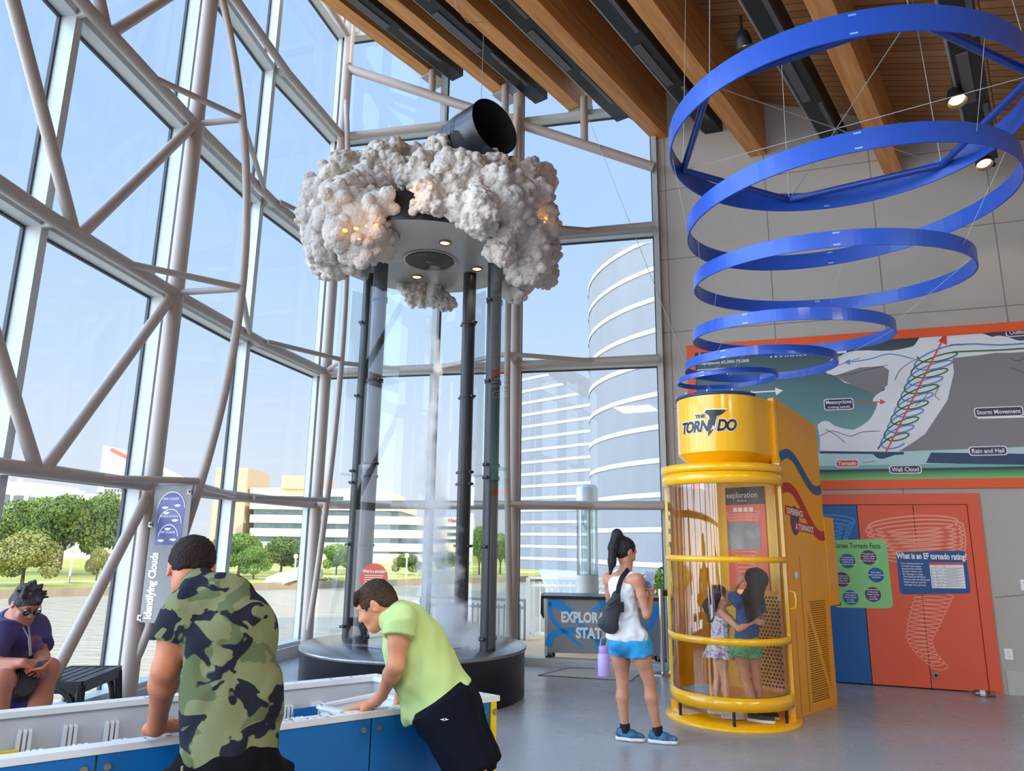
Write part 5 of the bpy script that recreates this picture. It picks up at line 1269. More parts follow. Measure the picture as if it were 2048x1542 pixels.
# ---- floor hatch by the window, drops of water on the rim
fh = [atz(x, y, .0015) for x, y in ((1076, 1351), (1140, 1336), (1290, 1339), (1262, 1362))]
q = MB(); q.poly(fh); struct(q.build('floor_hatch', mat('hatch_concrete', (170, 168, 164), rough=.34, var=.06, vscale=2)))
q = MB(); q.tube([f_ + np.array([0, 0, .001]) for f_ in fh], .006, 4, closed=True); struct(q.build('floor_hatch_frame', mat('hatch_joint', (74, 70, 68), rough=.7)))
rs = np.random.RandomState(8); q = MB()
for k in range(170):
    i_ = (0, 0, 2, 1)[k % 4]; a, c = TP[i_], TP[(i_ + 1) % 4]; t_ = rs.uniform(.35 if i_ == 0 else .02, .98) if i_ != 2 else rs.uniform(.02, .62); I_ = inset(TP, RIM * rs.uniform(.15, .85)); P = I_[i_] + (I_[(i_ + 1) % 4] - I_[i_]) * t_
    r0 = rs.uniform(.0015, .006); q.ell(zz(P, ZR), (r0 * rs.uniform(.8, 1.8), r0, r0 * .45), 8, 5)
tag(q.build('water_drops', glass_mat('drop_water', (214, 222, 228), refl=.6, fres=2.0)), 'drops of water spilled along the white rim of the water table', 'water', kind='stuff')
# ================================================================== OUTSIDE
def zpt(p, z): return (p[0], p[1], z)
# river, banks, plaza
mr_w = mat('river_water', (198, 176, 146), rough=0.28, bump=1.0, bscale=1.3, stretch=(0.45, 1.3, 1))
mr_w.node_tree.nodes['Bump'].inputs['Distance'].default_value = .35
struct(MB().prism([(-160, 11.5, -3.2), (60, 11.5, -3.2), (60, 92, -3.2), (-160, 92, -3.2)], (0, 0, .2)).build('river', mr_w))
lawn = mat('park_lawn', (206, 192, 84), rough=.95, col2=(168, 166, 66), vscale=.12)
B0, B1 = np.array([-34.2, 58.7, 0]), np.array([-1.1, 86.5, 0]); bdr = (B1 - B0) / np.linalg.norm(B1 - B0)
bkA, bkB = B0 - bdr * 90, B0 + bdr * 130; bnr = np.array([-bdr[1], bdr[0], 0])
ga = MB(); ga.prism([zpt(bkA, -3.4), zpt(bkB, -3.4), zpt(bkB + bnr * 300, -3.4), zpt(bkA + bnr * 300, -3.4)], (0, 0, .85)); struct(ga.build('lawn_ground', lawn))
q = MB(); q.bar(zpt(bkA, -2.85), zpt(bkB, -2.85), .5, 1.0); struct(q.build('river_wall', mat('river_wall_stone', (168, 150, 124), rough=.9, var=.15, vscale=.6)))
pth = mat('park_path', (226, 214, 190), rough=.9)
q = MB(); q.bar(zpt(bkA + bnr * 12, -2.54), zpt(bkB + bnr * 12, -2.54), 1.8, .05); q.bar(zpt(bkA + bnr * 30, -2.54), zpt(bkB + bnr * 34, -2.54), 2.2, .05); struct(q.build('park_path', pth))
PZ = mat('plaza_paving', (214, 176, 136), rough=.8, var=.08, vscale=1.2)
struct(MB().prism([(-0.5, 10.42, -.22), (2.3, 9.95, -.22), (12, 6.6, -.22), (24, 9, -.22), (24, 14.6, -.22), (-0.2, 14.2, -.22)], (0, 0, .12)).build('terrace_path', PZ))
struct(MB().prism([(1.2, 14.3, -.6), (24, 14.7, -.6), (40, 90, -.6), (3.2, 90, -.6)], (0, 0, .2)).build('plaza_ground', mat('grey_paving', (186, 184, 178), rough=.85)))
# ---- railing sections of the terrace
RLM = mat('railing_cream', (226, 220, 204), rough=.5); RLD = mat('railing_grey', (116, 120, 122), rough=.5)
def railing(a, c, z0, h, n_, m_, lab, post_every=14):
    a, c = np.array(a + (0,), float), np.array(c + (0,), float); root = thing('railing', lab, 'railing', tuple(a + [0, 0, z0]), 'terrace railings')
    for z in (h, h - .13, .12): MB().bar(zpt(a, z0 + z), zpt(c, z0 + z), .05, .045).build('rail', m_, root)
    for k in range(n_ + 1):
        P = a + (c - a) * k / n_; big = k % post_every == 0
        MB().box((P[0], P[1], z0 + (h / 2 if big else (h - .01) / 2)), ((.07, .07, h) if big else (.022, .022, h - .13))).build('railing_post' if big else 'picket', m_, root)
railing((.34, 13.4), (3.4, 13.3), -.1, 1.08, 28, RLM, 'cream railing on the terrace behind the rolling cart', 9)
railing((-1.62, 13.9), (.30, 13.42), -.42, 1.0, 20, RLD, 'grey railing beside the water behind the black pipes', 20)
# glass pylon, bollard, planter
P = at(1176, 1245, 12.4); py = thing('light_pylon', 'round glass topped light pylon on the terrace behind the railing', 'pylon', (P[0], P[1], -.1)); zc = [at(1176, y, 12.4)[2] for y in (1150, 1003, 968)]
MB().cyl((P[0], P[1], -.1), (P[0], P[1], zc[0]), .185, seg=28).build('concrete_base', mat('pylon_concrete', (196, 192, 184), rough=.8, var=.08, vscale=5), py)
MB().tube([(P[0], P[1], zc[0]), (P[0], P[1], zc[1])], .18, 28, caps=False).build('glass_drum', glass_mat('pylon_glass', (214, 226, 226), refl=.4, streak=.25), py)
q = MB(); q.lathe([(.19, 0), (.19, .22), (.15, .28), (.001, .30)], (P[0], P[1], zc[1]), 28); q.build('cap', mat('pylon_cap', (200, 200, 196), rough=.4, metal=.4), py)
MB().cyl((P[0] + .03, P[1], zc[0]), (P[0] + .03, P[1], zc[1]), .03, seg=10).build('lamp_tube', mat('pylon_tube', (226, 224, 196), rough=.5), py)
P = at(838, 1235, 14.6); q = MB(); q.lathe([(.16, 0), (.14, .02), (.12, .62), (.001, .63)], (P[0], P[1], P[2] - .3), 16); tag(q.build('bollard', mat('pylon_concrete', (196, 192, 184))), 'pale concrete bollard by the water behind the mist', 'bollard')
P = at(1318, 1250, 11.6); pl_ = thing('planter', 'reddish brick planter full of yellow-green plants outside the window by the stanchions', 'planter', (P[0], P[1], -.1))
bm_ = mat('planter_brick', (196, 128, 96), rough=.85, var=.12, vscale=7); MB().box((P[0] + .5, P[1] + .3, .26), (1.6, .9, .72)).build('brick_box', bm_, pl_); MB().box((P[0] + .5, P[1] + .3, .64), (1.68, .98, .06)).build('coping', mat('coping', (214, 170, 140), rough=.8), pl_)
# ---- leaves
def leaf_cloud(lobes, n_, size, seed):
    rng = np.random.RandomState(seed); vs = []; L = np.array(lobes); wgt = (L[:, 3] * L[:, 4]) ; wgt = wgt / wgt.sum(); idx = rng.choice(len(L), n_, p=wgt)
    d = rng.normal(size=(n_, 3)); d /= np.linalg.norm(d, axis=1)[:, None]; rad = rng.uniform(.72, 1.05, n_) ** .7
    c = L[idx, :3] + d * rad[:, None] * L[idx][:, [3, 3, 4]]
    nrm = d + rng.normal(size=(n_, 3)) * .6; nrm /= np.linalg.norm(nrm, axis=1)[:, None]
    a = np.cross(nrm, rng.normal(size=(n_, 3))); a /= np.linalg.norm(a, axis=1)[:, None]; b_ = np.cross(nrm, a); s_ = size * rng.uniform(.6, 1.4, n_)[:, None]
    v = np.stack([c - a * s_, c + b_ * s_ * .55, c + a * s_, c - b_ * s_ * .55], 1).reshape(-1, 3); f = np.arange(n_ * 4).reshape(-1, 4); return v, f
def leafmat(name, c1, c2):
    m = mat(name, c1, rough=.8, col2=c2, vscale=.55, spec=.15); return m
LM = [leafmat('leaf_green', (134, 148, 70), (84, 108, 56)), leafmat('leaf_olive', (180, 174, 98), (134, 136, 74)), leafmat('leaf_fresh', (140, 162, 70), (96, 128, 56))]
BARK = mat('bark', (92, 74, 58), rough=.95)
crowns = []
rs = np.random.RandomState(21)
for k in range(3):
    lobes = [(0, 0, 4.6, 2.6, 2.2)]
    for j in range(11): a = rs.uniform(0, 6.28); r = rs.uniform(1.2, 2.9); lobes.append((r * math.cos(a), r * math.sin(a), rs.uniform(2.7, 6.0) - .25 * r, rs.uniform(1.0, 1.7), rs.uniform(.9, 1.4)))
    crowns.append(leaf_cloud(lobes, 8500, .17, 30 + k))
crown_mesh = {}
def tree(x, yb, Y, wpx, ytop, kind, cm, lab, nm='park_tree'):
    P = at(x, yb, Y); P[2] = max(P[2], -2.6); sc_ = Y * 1.02 / FPX; H = (yb - ytop) * sc_; Wd = wpx * sc_
    root = thing(nm, lab, 'tree', tuple(P), 'trees across the river'); root.scale = (Wd / 7.6, Wd / 7.6, H / 7.2); root.rotation_euler = (0, 0, x * .37)
    key = (kind, cm)
    if key not in crown_mesh:
        o = arr2mesh('crown', *crowns[kind], LM[cm], root, smooth=False, local=True); crown_mesh[key] = o.data
    else:
        o = bpy.data.objects.new('crown', crown_mesh[key]); COL.objects.link(o); o.parent = root
    q = MB(); q.tube([(0, 0, 0), (.05, 0, 1.5), (0, .05, 3.4)], [.22, .17, .12], 8); q.tube([(.03, 0, 1.6), (.9, .3, 3.2)], [.11, .06], 6); q.tube([(.03, 0, 1.8), (-.8, -.4, 3.4)], [.11, .06], 6); q.build('trunk', BARK, root, local=True)
for t_ in ((40, 1192, 62, 130, 1082, 1, 1, 'yellow-green tree at the water edge left, above the seated woman'), (118, 1140, 78, 150, 990, 0, 0, 'tall dark green tree behind the lawn, beside the white building'), (195, 1140, 80, 120, 985, 2, 0, 'dark green tree in front of the slant-topped tower'),
           (20, 1140, 84, 130, 1000, 1, 0, 'green tree at the left edge in front of the white building'), (70, 1135, 92, 120, 995, 2, 2, 'green tree between the two left dark ones'), (192, 1162, 66, 44, 1095, 1, 1, 'small yellowish lawn tree beside the raking steel tube'),
           (262, 1140, 84, 80, 1015, 0, 0, 'dark tree seen behind the left steel column'), (475, 1165, 82, 110, 1078, 0, 2, 'broad green tree left of the curved wall, under the office block'), (505, 1172, 78, 70, 1105, 1, 2, 'smaller pale green tree in front of the broad one'),
           (560, 1160, 90, 95, 1085, 2, 0, 'darker green tree right above the curved wall'), (600, 1158, 94, 60, 1092, 1, 0, 'dark tree touching the second steel column'), (672, 1158, 90, 62, 1096, 0, 2, 'green tree between bowed tube and black pipes'),
           (812, 1152, 92, 60, 1108, 1, 0, 'small round tree seen inside the pipes beside the mist'), (890, 1150, 98, 60, 1105, 2, 0, 'small dark tree just right of the mist'), (958, 1158, 96, 62, 1062, 0, 2, 'tall fresh green tree between the two right pipes'), (1000, 1156, 100, 60, 1075, 1, 2, 'fresh green tree against the third steel column'), (430, 1150, 92, 60, 1085, 2, 1, 'olive tree just right of the head of the boy in camouflage')):
    tree(*t_)
# planter plants
v, f = leaf_cloud([(.0, .2, .95, .35, .32), (.45, .3, .9, .35, .3), (.9, .3, .95, .35, .35), (.2, .1, 1.15, .2, .25)], 1500, .05, 77)
tag(arr2mesh('planter_foliage', v + np.array(pl_.location), f, leafmat('leaf_lime', (196, 200, 84), (120, 160, 54)), None, smooth=False), 'yellow-green bushy planting growing in the brick planter', 'foliage', kind='stuff')
v, f = leaf_cloud([(0, 0, .3, 1.6, .6), (2, .5, .2, 1.4, .5), (-1.8, .2, .2, 1.2, .45)], 1800, .10, 78)
tag(arr2mesh('bank_shrub', v + at(612, 1170, 76), f, LM[2], None, smooth=False), 'low bright shrubs on the bank beside the curved wall', 'foliage', kind='stuff')
# lamp posts in the park
for x, yb, yt, Y, lb in ((138, 1162, 1105, 68, 'white park lamp post on the lawn in front of the tall dark tree'), (812, 1156, 1118, 84, 'white park lamp post seen beside the mist'), (588, 1162, 1128, 84, 'white park lamp post over the curved wall')):
    P = at(x, yb, Y); P[2] = -2.55; H = (yb - yt) * Y * 1.02 / FPX; r_ = thing('park_lamp', lb, 'lamp post', tuple(P), 'park lamp posts'); MB().cyl((0, 0, 0), (0, 0, H), .09, seg=10).build('pole', mat('lamp_white', (226, 222, 212), rough=.6), r_, local=True); MB().ell((0, 0, H + .2), (.26, .26, .3), 12, 8).build('globe', mat('lamp_globe', (238, 236, 228), rough=.4), r_, local=True)
# curved retaining wall
cw = MB()
cpx = [(521, 1178), (524, 1166), (536, 1154), (554, 1146), (574, 1142), (592, 1142)]
tp = [at(x, y, 69.3) for x, y in cpx] + [at(592, 1160, 69.3), at(572, 1166, 69.3), at(556, 1174, 69.3), at(550, 1181, 69.3)]
cw.prism(tp, (1.0, 6.0, 0)); tag(cw.build('curved_wall', mat('pale_concrete', (234, 220, 188), rough=.85)), 'curved pale concrete ramp wall at the far river bank', 'wall')
# ---- far buildings
CREAM = mat('cream_precast', (244, 222, 182), rough=.8); TEAL = mat('teal_glazing', (96, 124, 130), rough=.2, var=.25, vscale=.5); TAN = mat('tan_concrete', (206, 180, 146), rough=.85); WHB = mat('white_render', (242, 234, 214), rough=.8); DKW = mat('dark_window', (92, 96, 100), rough=.25)
def bz(y, Y): return at(1024, y, Y)[2] + 0
def pxx(x, y, Y): return at(x, y, Y)
OY = 150.0
ob_ = thing('office_building', 'stepped cream office block with teal window bands across the river', 'building', tuple(at(660, 1140, OY) * np.array([1, 1, 0]) + np.array([0, 0, -2.6])))
ytops = [976, 1003, 1030, 1057, 1084, 1111]; rights = [772, 800, 838, 870, 905, 905]
for k, (yt, xr) in enumerate(zip(ytops, rights)):
    Yf = OY - 1.6 * k; L_ = at(500 - 0 * k, yt, Yf); R_ = at(xr, yt, Yf); h = 27 * Yf * 1.02 / FPX; z1 = at(560, yt, Yf)[2]
    MB().box(((L_[0] + R_[0]) / 2, Yf + 14, z1 - h * .27), (R_[0] - L_[0], 28, h * .56)).build('spandrel', CREAM, ob_)
    MB().box(((L_[0] + R_[0]) / 2, Yf + 15, z1 - h * .77), (R_[0] - L_[0] - .8, 27, h * .48)).build('window_band', TEAL, ob_)
z0 = -2.6; zt = at(560, 1138, OY - 9)[2]; L_ = at(500, 1138, OY - 8); R_ = at(905, 1138, OY - 8); MB().box(((L_[0] + R_[0]) / 2, OY + 6, (zt + z0) / 2 + .5), (R_[0] - L_[0], 24, abs(zt - z0) + 2.4)).build('ground_floor', TAN, ob_)
for x0, x1, yt, yb, mt in ((437, 500, 936, 1135, TAN), (567, 640, 951, 978, TAN), (690, 770, 984, 1010, CREAM)):
    a, c = at(x0, yt, OY), at(x1, yt, OY); zb_ = at(x0, yb, OY)[2]; MB().box(((a[0] + c[0]) / 2, OY + 6, (a[2] + zb_) / 2), (c[0] - a[0], 14, a[2] - zb_)).build('stair_tower', mt, ob_)
# white building
WY = 140.0; wb = thing('white_building', 'long low white building behind the trees at far left', 'building', tuple(at(100, 1100, WY) * np.array([1, 1, 0]) + np.array([0, 0, -2.6])))
for x0, x1, yt, nm in ((-90, 62, 962, 'upper_block'), (62, 225, 986, 'lower_block')):
    a, c = at(x0, yt, WY), at(x1, yt, WY); MB().box(((a[0] + c[0]) / 2, WY + 8, (a[2] - 2.6) / 2), (c[0] - a[0], 16, a[2] + 2.6)).build(nm, WHB, wb)
for x0, x1, y0, y1 in ((0, 16, 989, 1012), (28, 44, 991, 1010), (58, 72, 994, 1012), (83, 99, 996, 1011), (-40, -20, 988, 1012)):
    a, c = at(x0, y0, WY - .1), at(x1, y1, WY - .1); f_ = MB().box(((a[0] + c[0]) / 2, WY - .05, (a[2] + c[2]) / 2), (c[0] - a[0], .3, a[2] - c[2])).build('window', DKW, wb)
for x in (12, 40, 78, 128, 165): a = at(x, 963 if x < 60 else 987, WY - .3); MB().box((a[0], WY - .3, a[2] - 1.0), (.5, .8, 3.0)).build('pilaster', WHB, wb)
for x0, x1 in ((72, 96), (117, 138)): a, c = at(x0, 979, WY + 3), at(x1, 988, WY + 3); MB().box(((a[0] + c[0]) / 2, WY + 5, (a[2] + c[2]) / 2), (c[0] - a[0], 4, a[2] - c[2])).build('roof_unit', WHB, wb)
# slant-topped tower
TY = 220.0; tw = thing('slanted_tower', 'tall white tower with window grid and slanted red-edged top', 'building', tuple(at(250, 1100, TY) * np.array([1, 1, 0]) + np.array([0, 0, -2.6])))
a, b_, c_ = at(207, 890, TY), at(325, 946, TY), at(207, 1120, TY)
MB().prism([(a[0], TY, -2.6), (b_[0], TY, -2.6), (b_[0], TY, b_[2]), (a[0], TY, a[2])], (0, 16, 0)).build('shaft', mat('tower_white', (232, 222, 204), rough=.8), tw)
q = MB(); e0, e1 = at(222, 899, TY - .3), at(325, 949, TY - .3); q.bar(e0, e1, .6, 1.1); q.build('red_edge', mat('tower_red', (228, 104, 72), rough=.6), tw)
q = MB()
for r_ in range(16):
    for k in range(15):
        P = at(203 + 8 + k * 6.4, 962 + r_ * 9.5, TY - .1); q.box(P, (.5, .2, 1.0))
q.build('window_grid', DKW, tw)
# bank building with red sign
HY = 190.0; hb = thing('sign_building', 'white banded office building with red roof sign, seen between the right pipes', 'building', tuple(at(905, 1100, HY) * np.array([1, 1, 0]) + np.array([0, 0, -2.6])))
a, c = at(872, 1034, HY), at(945, 1034, HY); MB().box(((a[0] + c[0]) / 2, HY + 8, (a[2] - 2.6) / 2), (c[0] - a[0], 16, a[2] + 2.6)).build('walls', WHB, hb)
for k in range(5):
    y0 = 1052 + k * 13; a, c = at(872, y0, HY - .2), at(945, y0 + 6, HY - .2); MB().box(((a[0] + c[0]) / 2, HY - .1, (a[2] + c[2]) / 2), (c[0] - a[0] - .3, .4, a[2] - c[2])).build('window_band', DKW, hb)
a, c = at(872, 1013, HY + 4), at(915, 1034, HY + 4); MB().box(((a[0] + c[0]) / 2, HY + 8, (a[2] + c[2]) / 2), (c[0] - a[0], 6, a[2] - c[2])).build('penthouse', mat('grey_louvre', (150, 152, 156), rough=.7), hb)
q = MB(); q.text('Heritage', 1.5, at(896, 1044, HY - .3), V(1, 0, 0), V(0, 0, 1), align='LEFT', bold=.03); q.build('sign_lettering', mat('sign_red', (206, 60, 50), rough=.5), hb)
# ---- museum's concrete tower and wedge
CON = mat('ribbed_concrete', (134, 132, 130), rough=.85, var=.07, vscale=.8, stretch=(1, 1, .15)); BAND = mat('white_band', (196, 196, 196), rough=.6)
TCX, TCY, TR = 10.65, 28.0, 7.5
ct = thing('concrete_tower', 'round grey concrete tower with white bands outside the corner window', 'building', (TCX, TCY, -.5))
ztl = at(1215, 520, 26.5)[2]
q = MB(); N_ = 72; vs = []
for k in range(N_):
    a = 2 * PI * k / N_; x, y = TCX + TR * math.cos(a), TCY + TR * math.sin(a); ztop = ztl - max(0, (x - (TCX - TR) - .35)) * .42 - (.5 if x < TCX - TR + .15 else 0); vs += [(x, y, -.5), (x, y, ztop)]
q.add(vs, [(2 * k, 2 * ((k + 1) % N_), 2 * ((k + 1) % N_) + 1, 2 * k + 1) for k in range(N_)], True); q.poly([vs[2 * k + 1] for k in range(N_)]); q.build('shaft', CON, ct)
for k in range(13):
    z = 1.6 + (1085 - (586 + 53.4 * k)) * 29.0 / FPX * 1.02
    if z < -.3: break
    q = MB(); vs = []; 
    for j in range(49):
        a = math.radians(130 + 200 * j / 48); x, y = TCX + (TR + .03) * math.cos(a), TCY + (TR + .03) * math.sin(a); zl = ztl - max(0, (x - (TCX - TR) - .35)) * .42 - .1; vs += [(x, y, min(z, zl)), (x, y, min(z + .16, zl))]
    q.add(vs, [(2 * j, 2 * j + 2, 2 * j + 3, 2 * j + 1) for j in range(48)], True); q.build('white_band', BAND, ct)
wg = thing('concrete_wedge', 'sloping grey concrete wedge building with thin white bands beyond the terrace', 'building', tuple(at(1035, 1180, 58) * np.array([1, 1, 0]) + np.array([0, 0, -.5])))
wl, wr_ = at(1034, 1085, 60.0), at(1260, 1085, 52.0); wl[2] = wr_[2] = 0
wdir = (wr_ - wl) / np.linalg.norm(wr_ - wl); wnr = np.array([wdir[1], -wdir[0], 0])
def wz(x, y): return ray_plane(x, y, wl, wnr)
p_tl, p_tr = wz(1034, 712), wz(1260, 852)
MB().prism([zpt(wl, -.5), zpt(wr_, -.5), tuple(p_tr), tuple(p_tl)], tuple(-wnr * 8)).build('wall', CON, wg)
for k in range(18):
    y = 763 + 23.7 * k; a = wz(1042, y); z = a[2]; t0 = wl + wnr * .04; L_ = np.linalg.norm(wr_ - wl)
    if z < -.3: break
    zmax_frac = (p_tl[2] - z) / (p_tl[2] - p_tr[2]); u1_ = min(1.0, zmax_frac) * L_; q = MB(); q.add([zpt(t0, z), zpt(t0 + wdir * u1_, z), zpt(t0 + wdir * max(0, u1_ - .25), z + .22), zpt(t0, z + .22)], [(0, 1, 2, 3)]); q.build('white_band', BAND, wg)
# ================================================================== PEOPLE
def N3(v): v = np.array(v, float); return v / np.linalg.norm(v)
def blob(name, prims, m, parent, h=0.006, ripple=None, halves=(), smooth=0):
    pts = []
    for p in prims:
        if p[-1].get('op') == 's': continue
        if p[0] == 'ell': r = np.max(p[2]); pts += [np.array(p[1]) - r, np.array(p[1]) + r]
        else:
            for q in p[1:3]: r = max(p[3], p[4]); pts += [np.array(q) - r, np.array(q) + r]
    lo, hi = np.min(pts, 0) - 4 * h, np.max(pts, 0) + 4 * h
    B = Blob(lo, hi, h)
    for p in prims:
        kw = p[-1]
        if p[0] == 'ell': B.ell(p[1], p[2], **kw)
        elif p[0] == 'cap': B.cap(p[1], p[2], p[3], p[4], **kw)
        else: B.cone(p[1], p[2], p[3], p[4], **kw)
    if ripple: B.ripple(*ripple[:2], **ripple[2])
    for P, n in halves: B.half(P, n)
    return B.build(name, m, parent, smooth)
def C(a, b, ra, rb=None, **k): return ('cap', a, b, ra, ra if rb is None else rb, k)
def K(a, b, ra, rb=None, **k): return ('cone', a, b, ra, ra if rb is None else rb, k)
def E(c, r, **k): return ('ell', c, r, k)
def axes(f, u): f = N3(f); u = np.array(u, float); u = N3(u - f * (u @ f)); return f, u, np.cross(f, u)      # forward, up, right
def headp(c, f, u, s=1.0, ear=True):
    f, u, r = axes(f, u); c = np.array(c, float); A = (r, f, u)
    P = lambda a, b, d: c + (r * a + f * b + u * d) * s
    o = [E(P(0, -.012, .022), np.array((.074, .094, .086)) * s, k=.02, ax=A), E(P(0, .022, -.04), np.array((.058, .07, .075)) * s, k=.03, ax=A), C(P(-.02, .064, -.094), P(.02, .064, -.094), .021 * s, k=.03),
         C(P(-.034, .006, -.07), P(-.016, .06, -.096), .022 * s, .02 * s, k=.02), C(P(.034, .006, -.07), P(.016, .06, -.096), .022 * s, .02 * s, k=.02),
         C(P(-.034, .072, .026), P(.034, .072, .026), .014 * s, k=.016), E(P(-.036, .062, -.03), np.array((.024, .02, .024)) * s, k=.02, ax=A), E(P(.036, .062, -.03), np.array((.024, .02, .024)) * s, k=.02, ax=A),
         E(P(-.031, .093, .004), np.array((.017, .012, .011)) * s, k=.012, ax=A, op='s'), E(P(.031, .093, .004), np.array((.017, .012, .011)) * s, k=.012, ax=A, op='s'),
         C(P(0, .086, .008), P(0, .106, -.028), .0075 * s, .0125 * s, k=.008), E(P(-.012, .094, -.031), .009 * s, k=.006), E(P(.012, .094, -.031), .009 * s, k=.006),
         C(P(-.018, .083, -.056), P(.018, .083, -.056), .0085 * s, k=.006), C(P(-.015, .082, -.069), P(.015, .082, -.069), .009 * s, k=.006), C(P(-.02, .096, -.0625), P(.02, .096, -.0625), .0028 * s, k=.003, op='s')]
    if ear:
        for g in (-1, 1):
            e = N3(r * g * .8 - f * .5); o += [E(P(.076 * g, -.012, -.008), np.array((.009, .021, .033)) * s, k=.006, ax=(N3(r * g - f * .35), N3(f + r * g * .35), u)), E(P(.086 * g, -.006, -.006), np.array((.006, .012, .02)) * s, k=.004, op='s', ax=A)]
    return o
EYW = mat('eye_white', (236, 232, 226), rough=.25); IRIS = mat('eye_iris', (48, 36, 28), rough=.2); BROW = mat('brow', (66, 50, 38), rough=.9); LIP = mat('lips', (178, 98, 84), rough=.5)
def face_parts(root, c, f, u, s=1.0, brow=BROW):
    f, u, r = axes(f, u); c = np.array(c, float); P = lambda a, b, d: c + (r * a + f * b + u * d) * s
    for g in (-1, 1):
        e = MB().ell(P(.031 * g, .0705, .004), .0118 * s, 14, 10).build('eye', EYW, root); MB().ell(P(.031 * g, .0790, .003), (.0066 * s, .0044 * s, .0066 * s), 10, 8, ax=(V(r), V(f), V(u))).build('iris', IRIS, e)
        q = MB(); q.tube([P(.014 * g, .0865, .022), P(.03 * g, .086, .027), P(.048 * g, .073, .022)], [.003 * s, .0036 * s, .002 * s], 6); q.build('eyebrow', brow, root)
    q = MB(); q.tube([P(-.022, .085, -.0605), P(-.008, .094, -.057), P(.008, .094, -.057), P(.022, .085, -.0605)], [.002 * s, .0045 * s, .0045 * s, .002 * s], 8); q.tube([P(-.02, .085, -.0655), P(0, .0925, -.069), P(.02, .085, -.0655)], [.002 * s, .0055 * s, .002 * s], 8); q.build('lips', LIP, root)
def handp(w_, d, n, thumb, s=1.0, curl=(.2, .25, .3, .35), spread=.0, tcurl=.4, tspread=.8):
    """palm and five fingers: d fingers' way, n out of the back of the hand, thumb the side the thumb leaves from"""
    d = N3(d); n = np.array(n, float); n = N3(n - d * (n @ d)); t = np.array(thumb, float); t = N3(t - d * (t @ d) - n * (t @ n)); w_ = np.array(w_, float); o = []
    for i in range(4):
        off = (1.5 - i); b0 = w_ + d * .012 * s + t * off * .012 * s; kn = w_ + (d * (.084 - .004 * abs(i - 1)) + t * off * .0195) * s
        o.append(C(b0, kn, .0135 * s, .0108 * s, k=.010))
        ln = (.068, .077, .071, .055)[i] * s; p = kn; a = 0.0; dd = N3(d + t * spread * off * .2)
        for j, (fr, rr) in enumerate(((.46, .0088), (.30, .0080), (.24, .0072))):
            a += curl[i] * (1.0, 1.15, .8)[j]; e = p + (dd * math.cos(a) - n * math.sin(a)) * ln * fr; o.append(C(p, e, rr * s * (1 if j else 1.08), rr * s * .93, k=.0035)); p = e
    b0 = w_ + (d * .018 + t * .016 - n * .006) * s; m1 = w_ + (d * .048 + t * (.030 + .018 * tspread) - n * .014) * s
    o.append(C(b0, m1, .0145 * s, .0115 * s, k=.010)); dr_ = N3(d * .8 + t * .55 * tspread - n * .25); m2 = m1 + dr_ * .030 * s; o.append(C(m1, m2, .0098 * s, .0092 * s, k=.004))
    dr2 = N3(dr_ - t * tcurl * .9 - n * tcurl * .4); o.append(C(m2, m2 + dr2 * .026 * s, .0090 * s, .0075 * s, k=.004)); return o
def armp(sh, el, wr, s=1.0):
    sh, el, wr = map(lambda v: np.array(v, float), (sh, el, wr)); m = el + (wr - el) * .28
    return [C(sh, sh + (el - sh) * .45, .050 * s, .044 * s, k=.03), C(sh + (el - sh) * .45, el, .044 * s, .035 * s, k=.02), C(el, m, .035 * s, .038 * s, k=.02), C(m, wr, .037 * s, .0245 * s, k=.02)]
def legp(hp, kn, an, s=1.0, back=(0, -1, 0)):
    hp, kn, an = map(lambda v: np.array(v, float), (hp, kn, an)); bk = N3(back); m = kn + (an - kn) * .30 + bk * .012 * s
    return [C(hp, hp + (kn - hp) * .4, .088 * s, .074 * s, k=.03), C(hp + (kn - hp) * .4, kn, .072 * s, .050 * s, k=.03), C(kn, m, .046 * s, .052 * s, k=.02), C(m, an, .051 * s, .032 * s, k=.02)]
def footp(an, d, s=1.0):
    an = np.array(an, float); d = N3((d[0], d[1], 0)); z = np.array([0, 0, 1.0]); b_ = an.copy(); b_[2] = .045
    return [C(an, b_ - d * .03 * s, .034 * s, .034 * s, k=.02), C(b_ - d * .03 * s, b_ + d * .13 * s - z * .012, .036 * s, .028 * s, k=.03)]
def shoe(root, an, d, m_up, m_sole, s=1.0, zf=0.0, laces=None):
    d = N3((d[0], d[1], 0)); sd_ = np.array([-d[1], d[0], 0]); b_ = np.array([an[0], an[1], zf])
    sh_ = blob('shoe', [C(b_ - d * .045 * s + [0, 0, .05], b_ + d * .06 * s + [0, 0, .048], .040 * s, .043 * s, k=.03), C(b_ + d * .06 * s + [0, 0, .045], b_ + d * .15 * s + [0, 0, .038], .042 * s, .032 * s, k=.03), K(b_ - d * .03 * s + [0, 0, .05], b_ - d * .035 * s + [0, 0, .098], .044 * s, .040 * s, k=.02)], m_up, root, .006, halves=((b_ + [0, 0, .022], (0, 0, -1)),))
    o = [C(b_ - d * .05 * s + [0, 0, .02], b_ + d * .07 * s + [0, 0, .02], .043 * s, .047 * s, k=.02), C(b_ + d * .07 * s + [0, 0, .02], b_ + d * .15 * s + [0, 0, .02], .047 * s, .037 * s, k=.02)]
    blob('sole', o, m_sole, sh_, .006, halves=((b_ + [0, 0, .032], (0, 0, 1)), (b_ + [0, 0, .003], (0, 0, -1))))
    if laces:
        q = MB()
        for k in range(4): c = b_ + d * (.035 + .022 * k) * s + [0, 0, .094 - .008 * k]; q.tube([c - sd_ * .024 * s - [0, 0, .01], c, c + sd_ * .024 * s - [0, 0, .01]], .003, 6)
        q.build('laces', laces, sh_)
    return sh_
def skin(name, a, b_): return mat(name, a, rough=.5, col2=b_, vscale=9, spec=.35)
